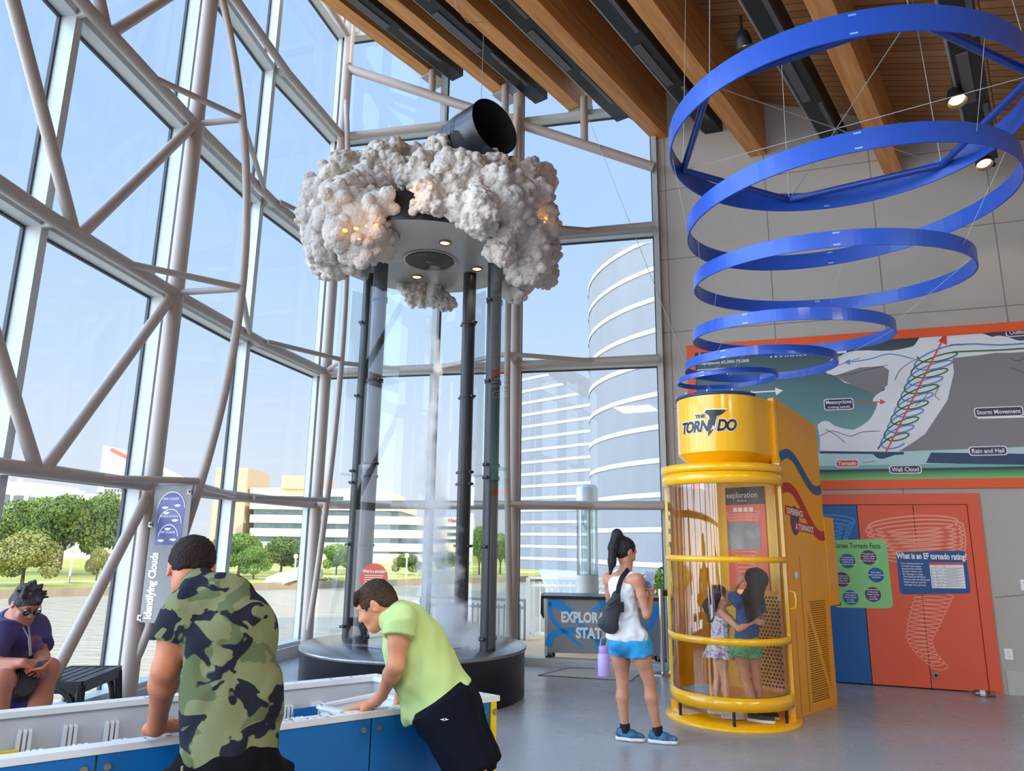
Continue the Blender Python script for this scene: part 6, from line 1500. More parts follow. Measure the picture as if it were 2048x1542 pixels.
def px(x, y, Y): return at(x, y, Y)
Zu = np.array([0, 0, 1.0])

# ---------------- woman in white tank top
wo = thing('person', 'woman in white tank top and blue shorts, dark ponytail, looking at her phone', 'person', (1.15, 6.4, 0))
SK1 = skin('skin_tan', (206, 148, 118), (190, 128, 98)); f_, u_, r_ = axes((.80, .60, 0), (0, 0, 1))
pel = px(1254, 1272, 6.4); chs = px(1246, 1178, 6.4); nk = px(1252, 1140, 6.4); HC = px(1250, 1103, 6.4) + f_ * .01
sR = px(1275, 1158, 6.27); eR = px(1293, 1230, 6.24); wR = px(1303, 1190, 6.36); sL = px(1217, 1156, 6.52); eL = px(1222, 1225, 6.66); wL = px(1262, 1215, 6.80)
hL = px(1240, 1292, 6.47); kL = px(1245, 1366, 6.45); aL = px(1250, 1457, 6.45); hR = px(1275, 1292, 6.35); kR = px(1299, 1364, 6.36); aR = px(1315, 1460, 6.38)
aL[2] = aR[2] = .09
hf, hu = N3((.80, .42, -.36)), (0.2, .1, 1)
torso = [C(pel + Zu * .02, chs - Zu * .16, .115, .095, k=.05, flat=.78, fax=f_), C(chs - Zu * .16, chs + Zu * .03, .098, .125, k=.05, flat=.72, fax=f_), C(sL - Zu * .01, sR - Zu * .01, .048, .048, k=.05), C(chs + Zu * .02, nk, .075, .045, k=.05), C(nk - Zu * .01, HC - Zu * .05 - hf * .02, .047, .048, k=.02), E(pel - Zu * .05 - f_ * .02, (.135, .125, .10), k=.04)]
hand = handp(wR, px(1303, 1168, 6.38) - wR, (.55, -.8, 0), (-.6, -.3, .1), .95, curl=(.55, .6, .65, .7), tcurl=.2)
blob('body', torso + headp(HC, hf, hu, 1.0) + armp(sR, eR, wR, .9) + armp(sL, eL, wL, .9) + handp(wL, (.7, -.1, .3), (0, .8, -.4), (0, -.3, 1), .95, curl=(.5,) * 4) + hand + legp(hL, kL, aL, 1.0, -f_) + legp(hR, kR, aR, 1.0, -f_) + footp(aL, (.93, -.28), .8) + footp(aR, (.96, -.25), .8), SK1, wo, .0058, smooth=1)
face_parts(wo, HC, hf, hu)
HAIRD = mat('hair_black', (34, 28, 30), rough=.5, bump=.8, bscale=90, stretch=(1, 1, .15), spec=.3)
hF, hU, hR_ = axes(hf, hu); hp_ = lambda a, b, d: HC + hR_ * a + hF * b + hU * d
pony0 = hp_(0, -.085, .085)
pt_ = [pony0, px(1234, 1068, 6.36), px(1226, 1095, 6.34), px(1224, 1125, 6.33), px(1220, 1148, 6.32)]
blob('hair', [E(hp_(0, -.022, .028), (.083, .098, .092), k=.02, ax=(hR_, hF, hU)), E(hp_(0, -.05, -.03), (.07, .05, .05), k=.03, ax=(hR_, hF, hU)), E(hp_(0, .085, -.05), (.10, .09, .085), k=.015, op='s', ax=(hR_, hF, hU)), E(hp_(.085, .0, -.012), (.025, .03, .036), k=.01, op='s', ax=(hR_, hF, hU))] + [C(pt_[i], pt_[i + 1], (.034, .042, .042, .034)[i], (.042, .042, .034, .010)[i], k=.02) for i in range(4)], HAIRD, wo, .0055, ripple=(.0018, 190, dict(n=6, dirs=[(1, .3, .1), (.3, 1, .1)], seed=4)))
q = MB(); q.tube([pony0 + (hR_ * math.cos(a) + hF * .5 * math.sin(a) + hU * .5 * math.sin(a)) * .036 for a in np.linspace(0, 2 * PI, 14, endpoint=False)], .008, 6, closed=True); q.build('hair_tie', BLACK, wo)
TANK = mat('white_cotton', (232, 236, 242), rough=.85)
sm_ = .016
blob('tank_top', [C(pel + Zu * .03, chs - Zu * .16, .138, .118, k=.05, flat=.80, fax=f_), C(chs - Zu * .16, chs + Zu * .02, .118, .138, k=.05, flat=.76, fax=f_), C(chs + Zu * .03 - r_ * .085, sL * .5 + nk * .5 + Zu * .0, .06, .035, k=.03), C(chs + Zu * .03 + r_ * .06, sR * .5 + nk * .5 + Zu * .0, .06, .035, k=.03), C(chs, nk - Zu * .045, .10, .06, k=.04, flat=.8, fax=f_), E(pel - Zu * .01, (.182, .162, .13), k=.04),
  E(sR + r_ * .03 + Zu * -.02, (.066, .075, .095), k=.01, op='s'), E(sL - r_ * .03 + Zu * -.02, (.066, .075, .095), k=.01, op='s'), C(nk + Zu * .035, nk + Zu * .2, .062, .07, k=.01, op='s')], TANK, wo, .006, ripple=(.007, 38, dict(n=6, dirs=[(1, 1, .25), (.3, .5, 1)], seed=2)), halves=((px(1256, 1281, 6.4), (-.08, 0, -1)),))
BLS = mat('blue_shorts', (44, 158, 214), rough=.6)
blob('shorts', [E(pel - Zu * .04 - f_ * .01, (.166, .150, .12), k=.04), K(hL + Zu * .05, px(1235, 1309, 6.47), .108, .118, k=.03), K(hR + Zu * .05, px(1281, 1309, 6.36), .108, .116, k=.03)], BLS, wo, .006, ripple=(.004, 42, dict(n=5, dirs=[(1, 1, .1), (1, -1, .1)], seed=8)), halves=((pel + Zu * .02, (0, 0, 1)),))
SOCK = mat('sock_black', (22, 22, 24), rough=.9); SH1 = mat('shoe_blue_black', (60, 132, 176), rough=.6, col2=(26, 24, 34), vscale=14); SOLE = mat('sole_white', (224, 224, 222), rough=.6)
for a, dd in ((aL, (.93, -.28)), (aR, (.96, -.25))):
    blob('sock', [K((a[0], a[1], .06), a + Zu * .045, .044, .042, k=.01)], SOCK, wo, .006)
    shoe(wo, a, dd, SH1, SOLE, .88, laces=SOCK)
# her phone, sling bag, bottle
pc = px(1299, 1160, 6.36); pn = N3((-.45, -.85, .30)); pu = N3((.12, .05, 1)); pu = N3(pu - pn * (pu @ pn)); pr_ = np.cross(pu, pn)
ph = thing('phone', 'smartphone held up by the woman in the white tank top', 'phone', tuple(pc)); MB().box(pc, (.078, .155, .009), ax=(V(pr_), V(pu), V(pn))).build('case', mat('phone_pink', (222, 196, 196), rough=.4), ph, bevel=.003)
q = MB(); q.box(pc + pn * .0052, (.070, .145, .001), ax=(V(pr_), V(pu), V(pn))); q.build('screen', mat('phone_screen', (96, 104, 130), rough=.1, col2=(150, 152, 170), vscale=24), ph)
bg_ = thing('sling_bag', 'charcoal teardrop sling bag worn on the back of the woman in white', 'bag', tuple(px(1219, 1228, 6.25)))
BAGM = mat('bag_charcoal', (52, 54, 60), rough=.7, var=.2, vscale=30); bY = 6.255
blob('pouch', [C(px(1233, 1190, bY + .01), px(1227, 1215, bY), .035, .06, k=.03, flat=.6, fax=(0, 1, 0)), C(px(1225, 1218, bY), px(1219, 1247, bY), .065, .075, k=.03, flat=.6, fax=(0, 1, 0)), C(px(1206, 1246, bY), px(1226, 1256, bY), .045, .04, k=.03, flat=.7, fax=(0, 1, 0))], BAGM, bg_, .006, ripple=(.002, 60, dict(n=5, seed=5)))
q = MB(); q.strip([px(1236, 1186, bY - .01), px(1238, 1172, bY - .005), px(1244, 1155, bY + .02), px(1254, 1142, 6.31), px(1259, 1137, 6.36)], .042, (0, -1, .1)); q.build('strap', mat('strap_black', (24, 24, 26), rough=.8), bg_)
q = MB(); q.strip([px(1217, 1212, bY - .05), px(1240, 1196, bY - .05)], .010, (0, -1, 0)); q.strip([px(1212, 1222, bY - .055), px(1236, 1206, bY - .055)], .006, (0, -1, 0)); q.build('zipper', mat('zip_black', (20, 20, 22), rough=.5), bg_)
MB().box(px(1242, 1214, bY - .02), (.05, .03, .085)).build('key_pouch', BLACK, bg_, bevel=.006)
bt_ = thing('water_bottle', 'lilac water bottle hanging from the sling bag', 'bottle', tuple(px(1208, 1352, 6.2))); LIL = mat('lilac', (184, 160, 222), rough=.4)
b0_ = px(1208, 1352, 6.2); z_ = [px(1208, y, 6.2)[2] - b0_[2] for y in (1312, 1306, 1300)]
q = MB(); q.lathe([(.001, 0), (.046, 0), (.050, .006), (.050, z_[0] - .0), (.040, z_[1]), (.001, z_[1])], b0_, 28); q.build('flask', LIL, bt_)
q = MB(); q.lathe([(.038, z_[1]), (.040, z_[1] + .004), (.040, z_[1] + .045), (.034, z_[1] + .055), (.001, z_[1] + .055)], b0_, 24); q.build('cap', mat('lilac_dark', (168, 142, 208), rough=.45), bt_)
q = MB(); q.tube([b0_ + Zu * (z_[1] + .04) + [.03, 0, 0], b0_ + Zu * (z_[1] + .10) + [.035, 0, 0], px(1206, 1268, 6.21), b0_ + Zu * (z_[1] + .1) + [-.02, 0, 0], b0_ + Zu * (z_[1] + .04) + [-.03, 0, 0]], .006, 6); q.build('carry_loop', mat('loop_grey', (150, 140, 160), rough=.6), bt_)

# ---------------- boy in camouflage
cb = thing('person', 'boy in green camouflage T-shirt seen from behind, leaning on the water table rim', 'person', (-.90, 2.2, 0))
SK2 = skin('skin_bronze', (198, 128, 92), (178, 106, 74)); f_, u_, r_ = axes((-.25, .97, 0), (0, 0, 1))
pel = px(458, 1535, 2.30); mid = px(464, 1400, 2.34); chs = px(457, 1275, 2.38); upc = px(438, 1215, 2.42); nk = px(405, 1176, 2.47); HC = px(383, 1138, 2.52)
sL = px(368, 1222, 2.36); eL = px(332, 1338, 2.34); wL = px(316, 1436, 2.48); sR = px(494, 1232, 2.50); eR = px(505, 1330, 2.72); wR = px(480, 1425, 2.80)
gl = atz(312, 1462, .962)
hipL = np.array([pel[0] - .085, pel[1] - .02, pel[2] - .06]); hipR = np.array([pel[0] + .085, pel[1] + .02, pel[2] - .06])
ft = lambda x, y: np.array([x, y, .09])
aL = ft(pel[0] - .13, pel[1] - .12); aR = ft(pel[0] + .14, pel[1] - .06); kL = (hipL + aL) / 2 + f_ * .04; kR = (hipR + aR) / 2 + f_ * .04
hf, hu = N3((-.34, .72, -.60)), N3((-.22, .52, .80))
torso = [C(pel, mid, .12, .115, k=.05, flat=.72, fax=f_), C(mid, chs, .115, .12, k=.05, flat=.72, fax=f_), C(sL, sR, .05, .05, k=.06), C(upc, nk, .07, .048, k=.04), C(nk, HC - N3(hu) * .05 - hf * .03, .047, .05, k=.02), C(chs, upc, .115, .09, k=.05, flat=.72, fax=f_)]
dL = N3(px(300, 1470, 2.50) - wL)
blob('body', torso + headp(HC, hf, hu, .92) + armp(sL, eL, wL, 1.12) + armp(sR, eR, wR, .95) + handp(px(312, 1453, 2.50), (-.22, .90, -.12), (-.1, .1, 1), (.9, .25, 0), 1.15, curl=(.12, .15, .12, .18), spread=1.0, tspread=1.7, tcurl=-.1) + [C(wL, px(312, 1455, 2.50), .027, .03, k=.015), C(px(296, 1459, 2.51), px(306, 1460, 2.53), .019, .021, k=.012)] + handp(wR, (-.2, .9, -.2), (0, 0, 1), (-1, 0, 0), .95) + legp(hipL, kL, aL, .95, -f_) + legp(hipR, kR, aR, .95, -f_) + footp(aL, f_) + footp(aR, f_), SK2, cb, .0052, smooth=1)
face_parts(cb, HC, hf, hu, .92)
HAIRB = mat('hair_dark_brown', (44, 32, 27), rough=.75, bump=.9, bscale=160, spec=.25)
hF, hU, hR_ = axes(hf, hu); hp_ = lambda a, b, d: HC + (hR_ * a + hF * b + hU * d) * .93
blob('hair', [E(hp_(0, -.014, .03), np.array((.081, .100, .087)) * .93, k=.02, ax=(hR_, hF, hU)), E(hp_(0, -.07, -.02), np.array((.058, .036, .05)) * .93, k=.03, ax=(hR_, hF, hU)), E(hp_(0, .10, -.04), np.array((.12, .085, .085)) * .93, k=.012, op='s', ax=(hR_, hF, hU)), E(hp_(0, .0, -.115), np.array((.12, .13, .075)) * .93, k=.012, op='s', ax=(hR_, hF, hU))] + [C(hp_(.02 * i, -.02 + .02 * (i % 2), .11), hp_(.022 * i, .0, .122), .014 * .93, .007 * .93, k=.01) for i in range(-2, 3)], HAIRB, cb, .005, ripple=(.0016, 240, dict(n=8, seed=6)))
def camo(name, cols, sc_, seed):
    m = bpy.data.materials.new(name); m.use_nodes = True; n = m.node_tree; b = n.nodes['Principled BSDF']; b.inputs['Roughness'].default_value = .85; b.inputs['Specular IOR Level'].default_value = .2
    t = n.nodes.new('ShaderNodeTexCoord'); mp = n.nodes.new('ShaderNodeMapping'); n.links.new(t.outputs['Object'], mp.inputs[0]); mp.inputs['Location'].default_value = (seed, seed * .7, 0); mp.inputs['Scale'].default_value = (1, 1, 1.25); mp.inputs['Rotation'].default_value = (0, .5, 0)
    prev = None
    for i, (c, th, s2) in enumerate(cols):
        if i == 0: col = n.nodes.new('ShaderNodeRGB'); col.outputs[0].default_value = srgb(*c); prev = col.outputs[0]; continue
        no = n.nodes.new('ShaderNodeTexNoise'); no.noise_dimensions = '4D'; no.inputs['W'].default_value = i * 3.7; no.inputs['Scale'].default_value = sc_ * s2; no.inputs['Detail'].default_value = 2.5; no.inputs['Roughness'].default_value = .45; no.inputs['Distortion'].default_value = .9; n.links.new(mp.outputs[0], no.inputs[0])
        gt = n.nodes.new('ShaderNodeMapRange'); n.links.new(no.outputs[0], gt.inputs[0]); gt.inputs[1].default_value = th; gt.inputs[2].default_value = th + .012
        mx = n.nodes.new('ShaderNodeMix'); mx.data_type = 'RGBA'; n.links.new(gt.outputs[0], mx.inputs[0]); n.links.new(prev, mx.inputs[6]); mx.inputs[7].default_value = srgb(*c); prev = mx.outputs[2]
    ch = n.nodes.new('ShaderNodeTexVoronoi'); ch.inputs['Scale'].default_value = 260; n.links.new(t.outputs['Object'], ch.inputs[0]); bp = n.nodes.new('ShaderNodeBump'); bp.inputs['Strength'].default_value = .35; bp.inputs['Distance'].default_value = .003; n.links.new(ch.outputs[0], bp.inputs['Height']); n.links.new(bp.outputs[0], b.inputs['Normal'])
    n.links.new(prev, b.inputs['Base Color']); return m
CAMO = camo('camouflage_knit', [((116, 120, 84), 0, 1), ((88, 98, 66), .54, .9), ((27, 30, 42), .530, 1.0)], 8.2, 9.4)
hem = [px(351, 1524, 2.30), px(563, 1494, 2.36)]
hn = np.cross(hem[1] - hem[0], f_); hn = hn if hn[2] < 0 else -hn
blob('tshirt', [C(px(458, 1560, 2.30), mid, .152, .136, k=.05, flat=.80, fax=f_), C(mid, chs, .134, .132, k=.05, flat=.80, fax=f_), C(chs, upc, .130, .108, k=.06, flat=.8, fax=f_), C(sL + Zu * .004, sR, .064, .064, k=.05), C(upc, nk - Zu * .005 - f_ * .01, .10, .068, k=.04),
  K(sL + (eL - sL) * .02, sL + (eL - sL) * .56, .070, .074, k=.02), K(sR + (eR - sR) * .1, sR + (eR - sR) * .5, .056, .058, k=.03), C(nk + N3(HC - nk) * .032, HC, .056, .075, k=.006, op='s')], CAMO, cb, .0055, ripple=(.007, 26, dict(n=7, dirs=[(1, .2, .35), (.8, .1, -.5)], seed=12)), halves=((hem[0], hn),))
BKS = mat('black_shorts_cloth', (14, 15, 18), rough=.9, spec=.1)
blob('shorts', [E(pel - Zu * .02, (.165, .13, .13), k=.04), K(hipL + Zu * .05, kL - Zu * .02, .10, .105, k=.04), K(hipR + Zu * .05, kR - Zu * .02, .10, .105, k=.04)], BKS, cb, .007, ripple=(.004, 40, dict(n=5, seed=9)))
q = MB(); zp = px(365, 1532, 2.17); q.tube([zp, zp - Zu * .05], .004, 6); q.box(zp - Zu * .03, (.008, .004, .02)); q.build('zip_pull', mat('fastener_steel', (170, 160, 140)), cb)
SHB = mat('trainer_black', (30, 30, 34), rough=.7)
for a in (aL, aR): shoe(cb, a, f_, SHB, SOLE)

# ---------------- boy in lime shirt
lb_ = thing('person', 'boy in lime green T-shirt and navy shorts bending sideways over the water table', 'person', (-.15, 2.75, 0))
SK3 = skin('skin_warm', (224, 156, 120), (206, 134, 100)); hf, hu = N3((-.83, .06, -.54)), N3((-.54, 0, .84))
HC = px(751, 1209, 3.04); nk = px(790, 1232, 3.04); upc = px(812, 1258, 3.04); chs = px(832, 1290, 3.03); mid = px(858, 1350, 3.0); pel = px(893, 1408, 2.95)
ax_t = N3(pel - upc); bkn = N3((.55, 0, .83)); side_ = np.array([0.0, -1.0, 0]); bkn = N3(bkn - ax_t * (bkn @ ax_t))
sL = px(801, 1243, 2.88); eL = px(791, 1332, 2.84); wL = px(764, 1390, 2.95); sR = px(812, 1240, 3.17); eR = px(815, 1335, 3.3); wR = px(797, 1398, 3.3)
hipL = pel + np.array([.0, -.085, -.02]); hipR = pel + np.array([.02, .085, -.02]); aL = np.array([.10, 2.62, .09]); aR = np.array([.17, 2.86, .09])
kL = px(952, 1558, 2.80); kR = px(962, 1545, 2.98)
fw_ = np.array([-.95, .2, 0])
torso = [C(pel, mid, .105, .10, k=.05, flat=.8, fax=bkn), C(mid, chs, .10, .11, k=.05, flat=.8, fax=bkn), C(chs, upc, .108, .085, k=.05, flat=.8, fax=bkn), C(sL, sR, .046, .046, k=.05), C(upc, nk, .062, .046, k=.04), C(nk, HC - hu * .045 - hf * .02, .042, .042, k=.02)]
gL = px(752, 1402, 3.03)
blob('body', torso + headp(HC, hf, hu, .79) + armp(sL, eL, wL, .84) + [C(wL, gL, .021, .024, k=.012)] + handp(gL, px(690, 1418, 3.05) - gL, (.12, -.1, 1), (0, -1, .0), .92, curl=(.05, .06, .08, .12), spread=1.0, tspread=1.0, tcurl=.1) + armp(sR, eR, wR, .84) + handp(wR, (-.3, .2, -.9), (.8, .3, -.2), (0, -1, 0), .9) + legp(hipL, kL, aL, .86, -fw_) + legp(hipR, kR, aR, .86, -fw_) + footp(aL, fw_) + footp(aR, fw_), SK3, lb_, .0050, smooth=1)
HBR = mat('hair_brown', (92, 70, 52), rough=.75, bump=.9, bscale=130, spec=.25, col2=(58, 42, 32), vscale=5); face_parts(lb_, HC, hf, hu, .79, mat('brow_brown', (96, 70, 48), rough=.9))
hF, hU, hR_ = axes(hf, hu); hp_ = lambda a, b, d: HC + (hR_ * a + hF * b + hU * d) * .80
blob('hair', [E(hp_(0, -.018, .032), np.array((.080, .098, .087)) * .80, k=.02, ax=(hR_, hF, hU)), E(hp_(0, -.07, -.018), np.array((.062, .042, .048)) * .80, k=.03, ax=(hR_, hF, hU)), E(hp_(0, .112, -.048), np.array((.12, .088, .088)) * .80, k=.010, op='s', ax=(hR_, hF, hU)), E(hp_(0, .005, -.120), np.array((.12, .14, .078)) * .80, k=.010, op='s', ax=(hR_, hF, hU)),
  E(hp_(-.076, -.01, -.018), np.array((.022, .022, .032)) * .80, k=.008, op='s', ax=(hR_, hF, hU)), E(hp_(.076, -.01, -.018), np.array((.022, .022, .032)) * .80, k=.008, op='s', ax=(hR_, hF, hU))] + [C(hp_(.017 * i, .045, .088), hp_(.018 * i + .005, .083, .046 + .006 * (i % 2)), .018 * .80, .005 * .80, k=.012) for i in range(-3, 4)] + [C(hp_(.066 * g, .025, .03), hp_(.071 * g, .035, -.008), .012 * .80, .005 * .80, k=.01) for g in (-1, 1)], HBR, lb_, .005, ripple=(.0024, 150, dict(n=8, seed=16, dirs=[(.2, 1, .4), (-.3, 1, .2)])))
LIME = mat('lime_cotton', (188, 212, 134), rough=.85)
h0, h1 = px(822, 1445, 2.98), px(940, 1362, 2.98); hn = np.cross(h1 - h0, np.array([0, 1.0, 0])); hn = N3(hn if hn @ (pel - chs) > 0 else -hn); hemp, hemn = h0, hn
blob('tshirt', [C(pel + ax_t * .10 - bkn * .01, mid, .150, .130, k=.05, flat=.95, fax=bkn), C(mid, chs, .126, .13, k=.05, flat=.84, fax=bkn), C(chs, upc, .13, .105, k=.05, flat=.84, fax=bkn), C(sL, sR, .060, .060, k=.05), C(upc, nk + ax_t * .01, .088, .062, k=.04), K(sL + (eL - sL) * .03, sL + (eL - sL) * .34, .062, .066, k=.03), K(sR, sR + (eR - sR) * .4, .058, .062, k=.02), C(nk + N3(HC - nk) * .03, HC, .050, .075, k=.006, op='s'), C(chs - bkn * .03, px(846, 1412, 2.98), .10, .085, k=.05)],
     LIME, lb_, .0055, ripple=(.007, 30, dict(n=7, dirs=[(.5, .1, .9), (.9, .3, .3)], seed=22)), halves=((h0, hn),))
NAVY = mat('navy_shorts', (17, 20, 30), rough=.9, spec=.1)
blob('shorts', [E(pel + Zu * -.01, (.125, .15, .125), k=.05), K(hipL + (hipL - kL) * .12, kL + (hipL - kL) * .05, .105, .098, k=.05), K(hipR + (hipR - kR) * .12, kR + (hipR - kR) * .05, .105, .096, k=.05)], NAVY, lb_, .006, ripple=(.004, 40, dict(n=6, dirs=[(.9, .2, .3), (.9, -.3, .4)], seed=19)), halves=((hemp - hemn * .03, -hemn),))
lp_ = px(889, 1439, 2.74); q = MB()
for a in (0, 1.2): q.add([lp_ + np.array([.016 * math.cos(a), 0, .006 * math.sin(a)]), lp_ + np.array([0, 0, .004]), lp_ - np.array([.016 * math.cos(a), 0, .006 * math.sin(a)]), lp_ - np.array([0, 0, .004])], [(0, 1, 2, 3)])
q.build('logo_patch', WHITE, lb_)
for a in (aL, aR): shoe(lb_, a, fw_, SHB, SOLE, .95)

# ---------------- seated woman
sw = thing('person', 'grey-haired woman in purple T-shirt and glasses sitting on a bench, using a phone', 'person', (-3.6, 5.1, .48))
SK4 = skin('skin_ruddy', (186, 122, 96), (168, 104, 80)); f_, u_, r_ = axes((.86, -.50, 0), (0, 0, 1)); S4 = 1.0
pel = px(18, 1352, 5.08); chs = px(24, 1283, 5.06); nk = px(30, 1240, 5.02); HC = px(52, 1207, 4.95); hf, hu = N3((.74, -.36, -.56)), N3((.5, -.2, .84))
sR = px(2, 1268, 4.80); eR = px(-28, 1330, 4.72); wR = px(48, 1326, 4.62); sL = px(66, 1262, 5.14); eL = px(84, 1310, 5.02); wL = px(84, 1327, 4.76)
hL = px(40, 1362, 5.12); kL = px(98, 1336, 4.86); aL = np.array([kL[0] - .06, kL[1] + .02, .09]); hR = px(5, 1368, 4.95); kR = px(5, 1362, 4.45); aR = np.array([kR[0] - .02, kR[1] + .03, .09])
torso = [C(pel, chs, .20, .19, k=.06, flat=.85, fax=f_), C(chs, nk - Zu * .05, .18, .10, k=.06, flat=.8, fax=f_), C(sL, sR, .07, .07, k=.06), C(nk - Zu * .04, nk, .075, .062, k=.04), C(nk, HC - hu * .05 - hf * .02, .06, .065, k=.03)]
blob('body', torso + headp(HC, hf, hu, S4) + [E(HC - hu * .10 + hf * .04, (.065, .06, .04), k=.04)] + armp(sR, eR, wR, 1.2) + armp(sL, eL, wL, 1.15) + handp(wR, px(74, 1334, 4.66) - wR, (-.1, -.5, .8), (.3, .3, .8), 1.05, curl=(.35, .45, .5, .55)) + handp(wL, px(76, 1336, 4.66) - wL, (.8, .1, .5), (0, -.2, 1), 1.05, curl=(.5, .5, .55, .6)) + legp(hL, kL, aL, 1.22, -f_) + legp(hR, kR, aR, 1.22, -f_) + footp(aL, f_) + footp(aR, f_), SK4, sw, .0065, smooth=1)
face_parts(sw, HC, hf, hu, S4)
HGR = mat('hair_grey', (84, 80, 78), rough=.7, bump=.9, bscale=110, col2=(30, 28, 28), vscale=26)
hF, hU, hR_ = axes(hf, hu); hp_ = lambda a, b, d: HC + (hR_ * a + hF * b + hU * d) * S4
rs = np.random.RandomState(3)
tuft = []
for i in range(44):
    a = rs.uniform(0, 2 * PI); e = rs.uniform(.25, 1.35); d = np.array([math.cos(a) * math.cos(e), math.sin(a) * math.cos(e), math.sin(e)])
    if d[1] > .55 and d[2] < .5: continue
    p0 = hp_(d[0] * .075, -.014 + d[1] * .095, .03 + d[2] * .085); tuft.append(C(p0, p0 + (hR_ * d[0] + hF * (d[1] + .3) + hU * d[2]) * .03, .017, .006, k=.012))
blob('hair', [E(hp_(0, -.016, .034), np.array((.084, .103, .092)) * S4, k=.02, ax=(hR_, hF, hU)), E(hp_(0, -.07, -.03), np.array((.062, .045, .06)) * S4, k=.03, ax=(hR_, hF, hU)), E(hp_(0, .105, -.045), np.array((.12, .085, .088)) * S4, k=.012, op='s', ax=(hR_, hF, hU)), E(hp_(0, .01, -.12), np.array((.12, .13, .075)) * S4, k=.012, op='s', ax=(hR_, hF, hU))] + tuft, HGR, sw, .006, ripple=(.002, 150, dict(n=8, seed=5)))
gl_ = MB()
for g in (-1, 1):
    gl_.tube([hp_(.034 * g + .024 * math.cos(a), .101 - .006 * abs(math.cos(a)), .002 + .018 * math.sin(a)) for a in np.linspace(0, 2 * PI, 18, endpoint=False)], .0028, 6, closed=True)
    gl_.tube([hp_(.057 * g, .094, .006), hp_(.080 * g, .04, .006), hp_(.082 * g, -.012, .004)], .0026, 6)
gl_.tube([hp_(-.011, .102, .006), hp_(.011, .102, .006)], .0026, 6); gb_ = gl_.build('glasses', mat('glasses_frame', (30, 28, 28), rough=.35), sw)
q = MB()
for g in (-1, 1): q.poly([hp_(.034 * g + .023 * math.cos(a), .1005 - .006 * abs(math.cos(a)), .002 + .017 * math.sin(a)) for a in np.linspace(0, 2 * PI, 18, endpoint=False)])
q.build('lens', glass_mat('spectacle_lens', (96, 92, 92), refl=.05, fres=.4), gb_)
PUR = mat('purple_tee', (72, 64, 120), rough=.85, col2=(60, 52, 100), vscale=4)
ts = blob('tshirt', [C(pel - Zu * .01, chs, .225, .215, k=.06, flat=.86, fax=f_), C(chs, nk - Zu * .06, .205, .125, k=.06, flat=.82, fax=f_), C(sL, sR, .088, .088, k=.06), C(nk - Zu * .08, nk - Zu * .03, .10, .085, k=.05), K(sR + (sR - eR) * .1, sR + (eR - sR) * .75, .088, .095, k=.03), K(sL + (sL - eL) * .1, sL + (eL - sL) * .72, .085, .085, k=.03), C(nk + N3(HC - nk) * .03, HC, .068, .09, k=.006, op='s')], PUR, sw, .008, ripple=(.005, 26, dict(n=6, seed=31)))
q = MB(); pc = px(40, 1292, 4.79)
PRN = mat('faded_print', (128, 96, 112), rough=.9, col2=(80, 66, 112), vscale=14)
blob('shirt_print', [E(chs + f_ * .168 + Zu * -.03 - r_ * .02, (.10, .035, .10), k=.01)], PRN, ts, .008, ripple=(.008, 60, dict(n=6, seed=7)))
q = MB(); q.tube([nk + f_ * .10 + r_ * -.03, px(60, 1275, 4.83), px(62, 1310, 4.80)], .005, 6); q.tube([nk + f_ * .10 + r_ * .02, px(57, 1275, 4.80), px(60, 1312, 4.79)], .004, 6); q.build('lanyard', mat('lanyard', (150, 146, 150), rough=.8), sw)
blob('shorts', [E(pel - Zu * .05, (.22, .2, .13), k=.05), K(hL, hL + (kL - hL) * .62, .125, .12, k=.04), K(hR, hR + (kR - hR) * .62, .125, .12, k=.04)], mat('shorts_charcoal', (36, 36, 40), rough=.85), sw, .008)
for a in (aL, aR): shoe(sw, a, f_, SHB, SOLE, 1.05)
op = px(77, 1331, 4.64); on = N3((-.35, -.45, .82)); ou = N3((.7, -.3, .2)); ou = N3(ou - on * (ou @ on)); orr = np.cross(ou, on)
o_ = thing('phone', 'orange-cased phone in the hands of the seated woman', 'phone', tuple(op)); MB().box(op, (.08, .155, .012), ax=(V(orr), V(ou), V(on))).build('case', mat('phone_orange', (240, 118, 66), rough=.45), o_, bevel=.003); MB().box(op + on * .0066, (.070, .14, .001), ax=(V(orr), V(ou), V(on))).build('screen', mat('phone_glass', (60, 60, 66), rough=.1), o_)
lbg = thing('waist_bag', 'dark grey bag on the lap of the seated woman', 'bag', tuple(px(38, 1360, 4.72)))
blob('pouch', [C(px(24, 1352, 4.72), px(52, 1356, 4.74), .075, .07, k=.03, flat=.7, fax=f_), C(px(30, 1372, 4.70), px(50, 1374, 4.72), .06, .055, k=.03, flat=.7, fax=f_)], mat('bag_grey', (64, 64, 66), rough=.8), lbg, .007)
MB().tube([px(37, 1347, 4.66), px(36, 1366, 4.65)], .006, 6).build('zip_pull', BLACK, lbg)

# ---------------- two girls in the booth
g1 = thing('person', 'small girl in white floral dress hugging the taller girl inside the yellow booth', 'person', (2.02, 7.2, .034))
SK5 = skin('skin_fair', (226, 168, 138), (212, 148, 118)); f_, u_, r_ = axes((.9, .2, 0), (0, 0, 1)); HC = px(1441, 1192, 7.22); hf, hu = N3((.86, .05, .28)), N3((-.3, 0, 1)); S5 = .92
nk = px(1440, 1216, 7.24); chs = px(1441, 1240, 7.24); pel = px(1439, 1292, 7.26); sR = px(1443, 1226, 7.15); eR = px(1478, 1258, 7.0); wR = px(1508, 1243, 7.0); sL = px(1446, 1224, 7.34); eL = px(1474, 1250, 7.42); wL = px(1496, 1244, 7.36)
hL = pel + np.array([.02, .06, -.03]); hR = pel + np.array([-.01, -.06, -.03]); kL = px(1436, 1362, 7.3); aL = px(1430, 1425, 7.28); kR = px(1450, 1362, 7.16); aR = px(1458, 1430, 7.1); aL[2] = aR[2] = .034 + .085
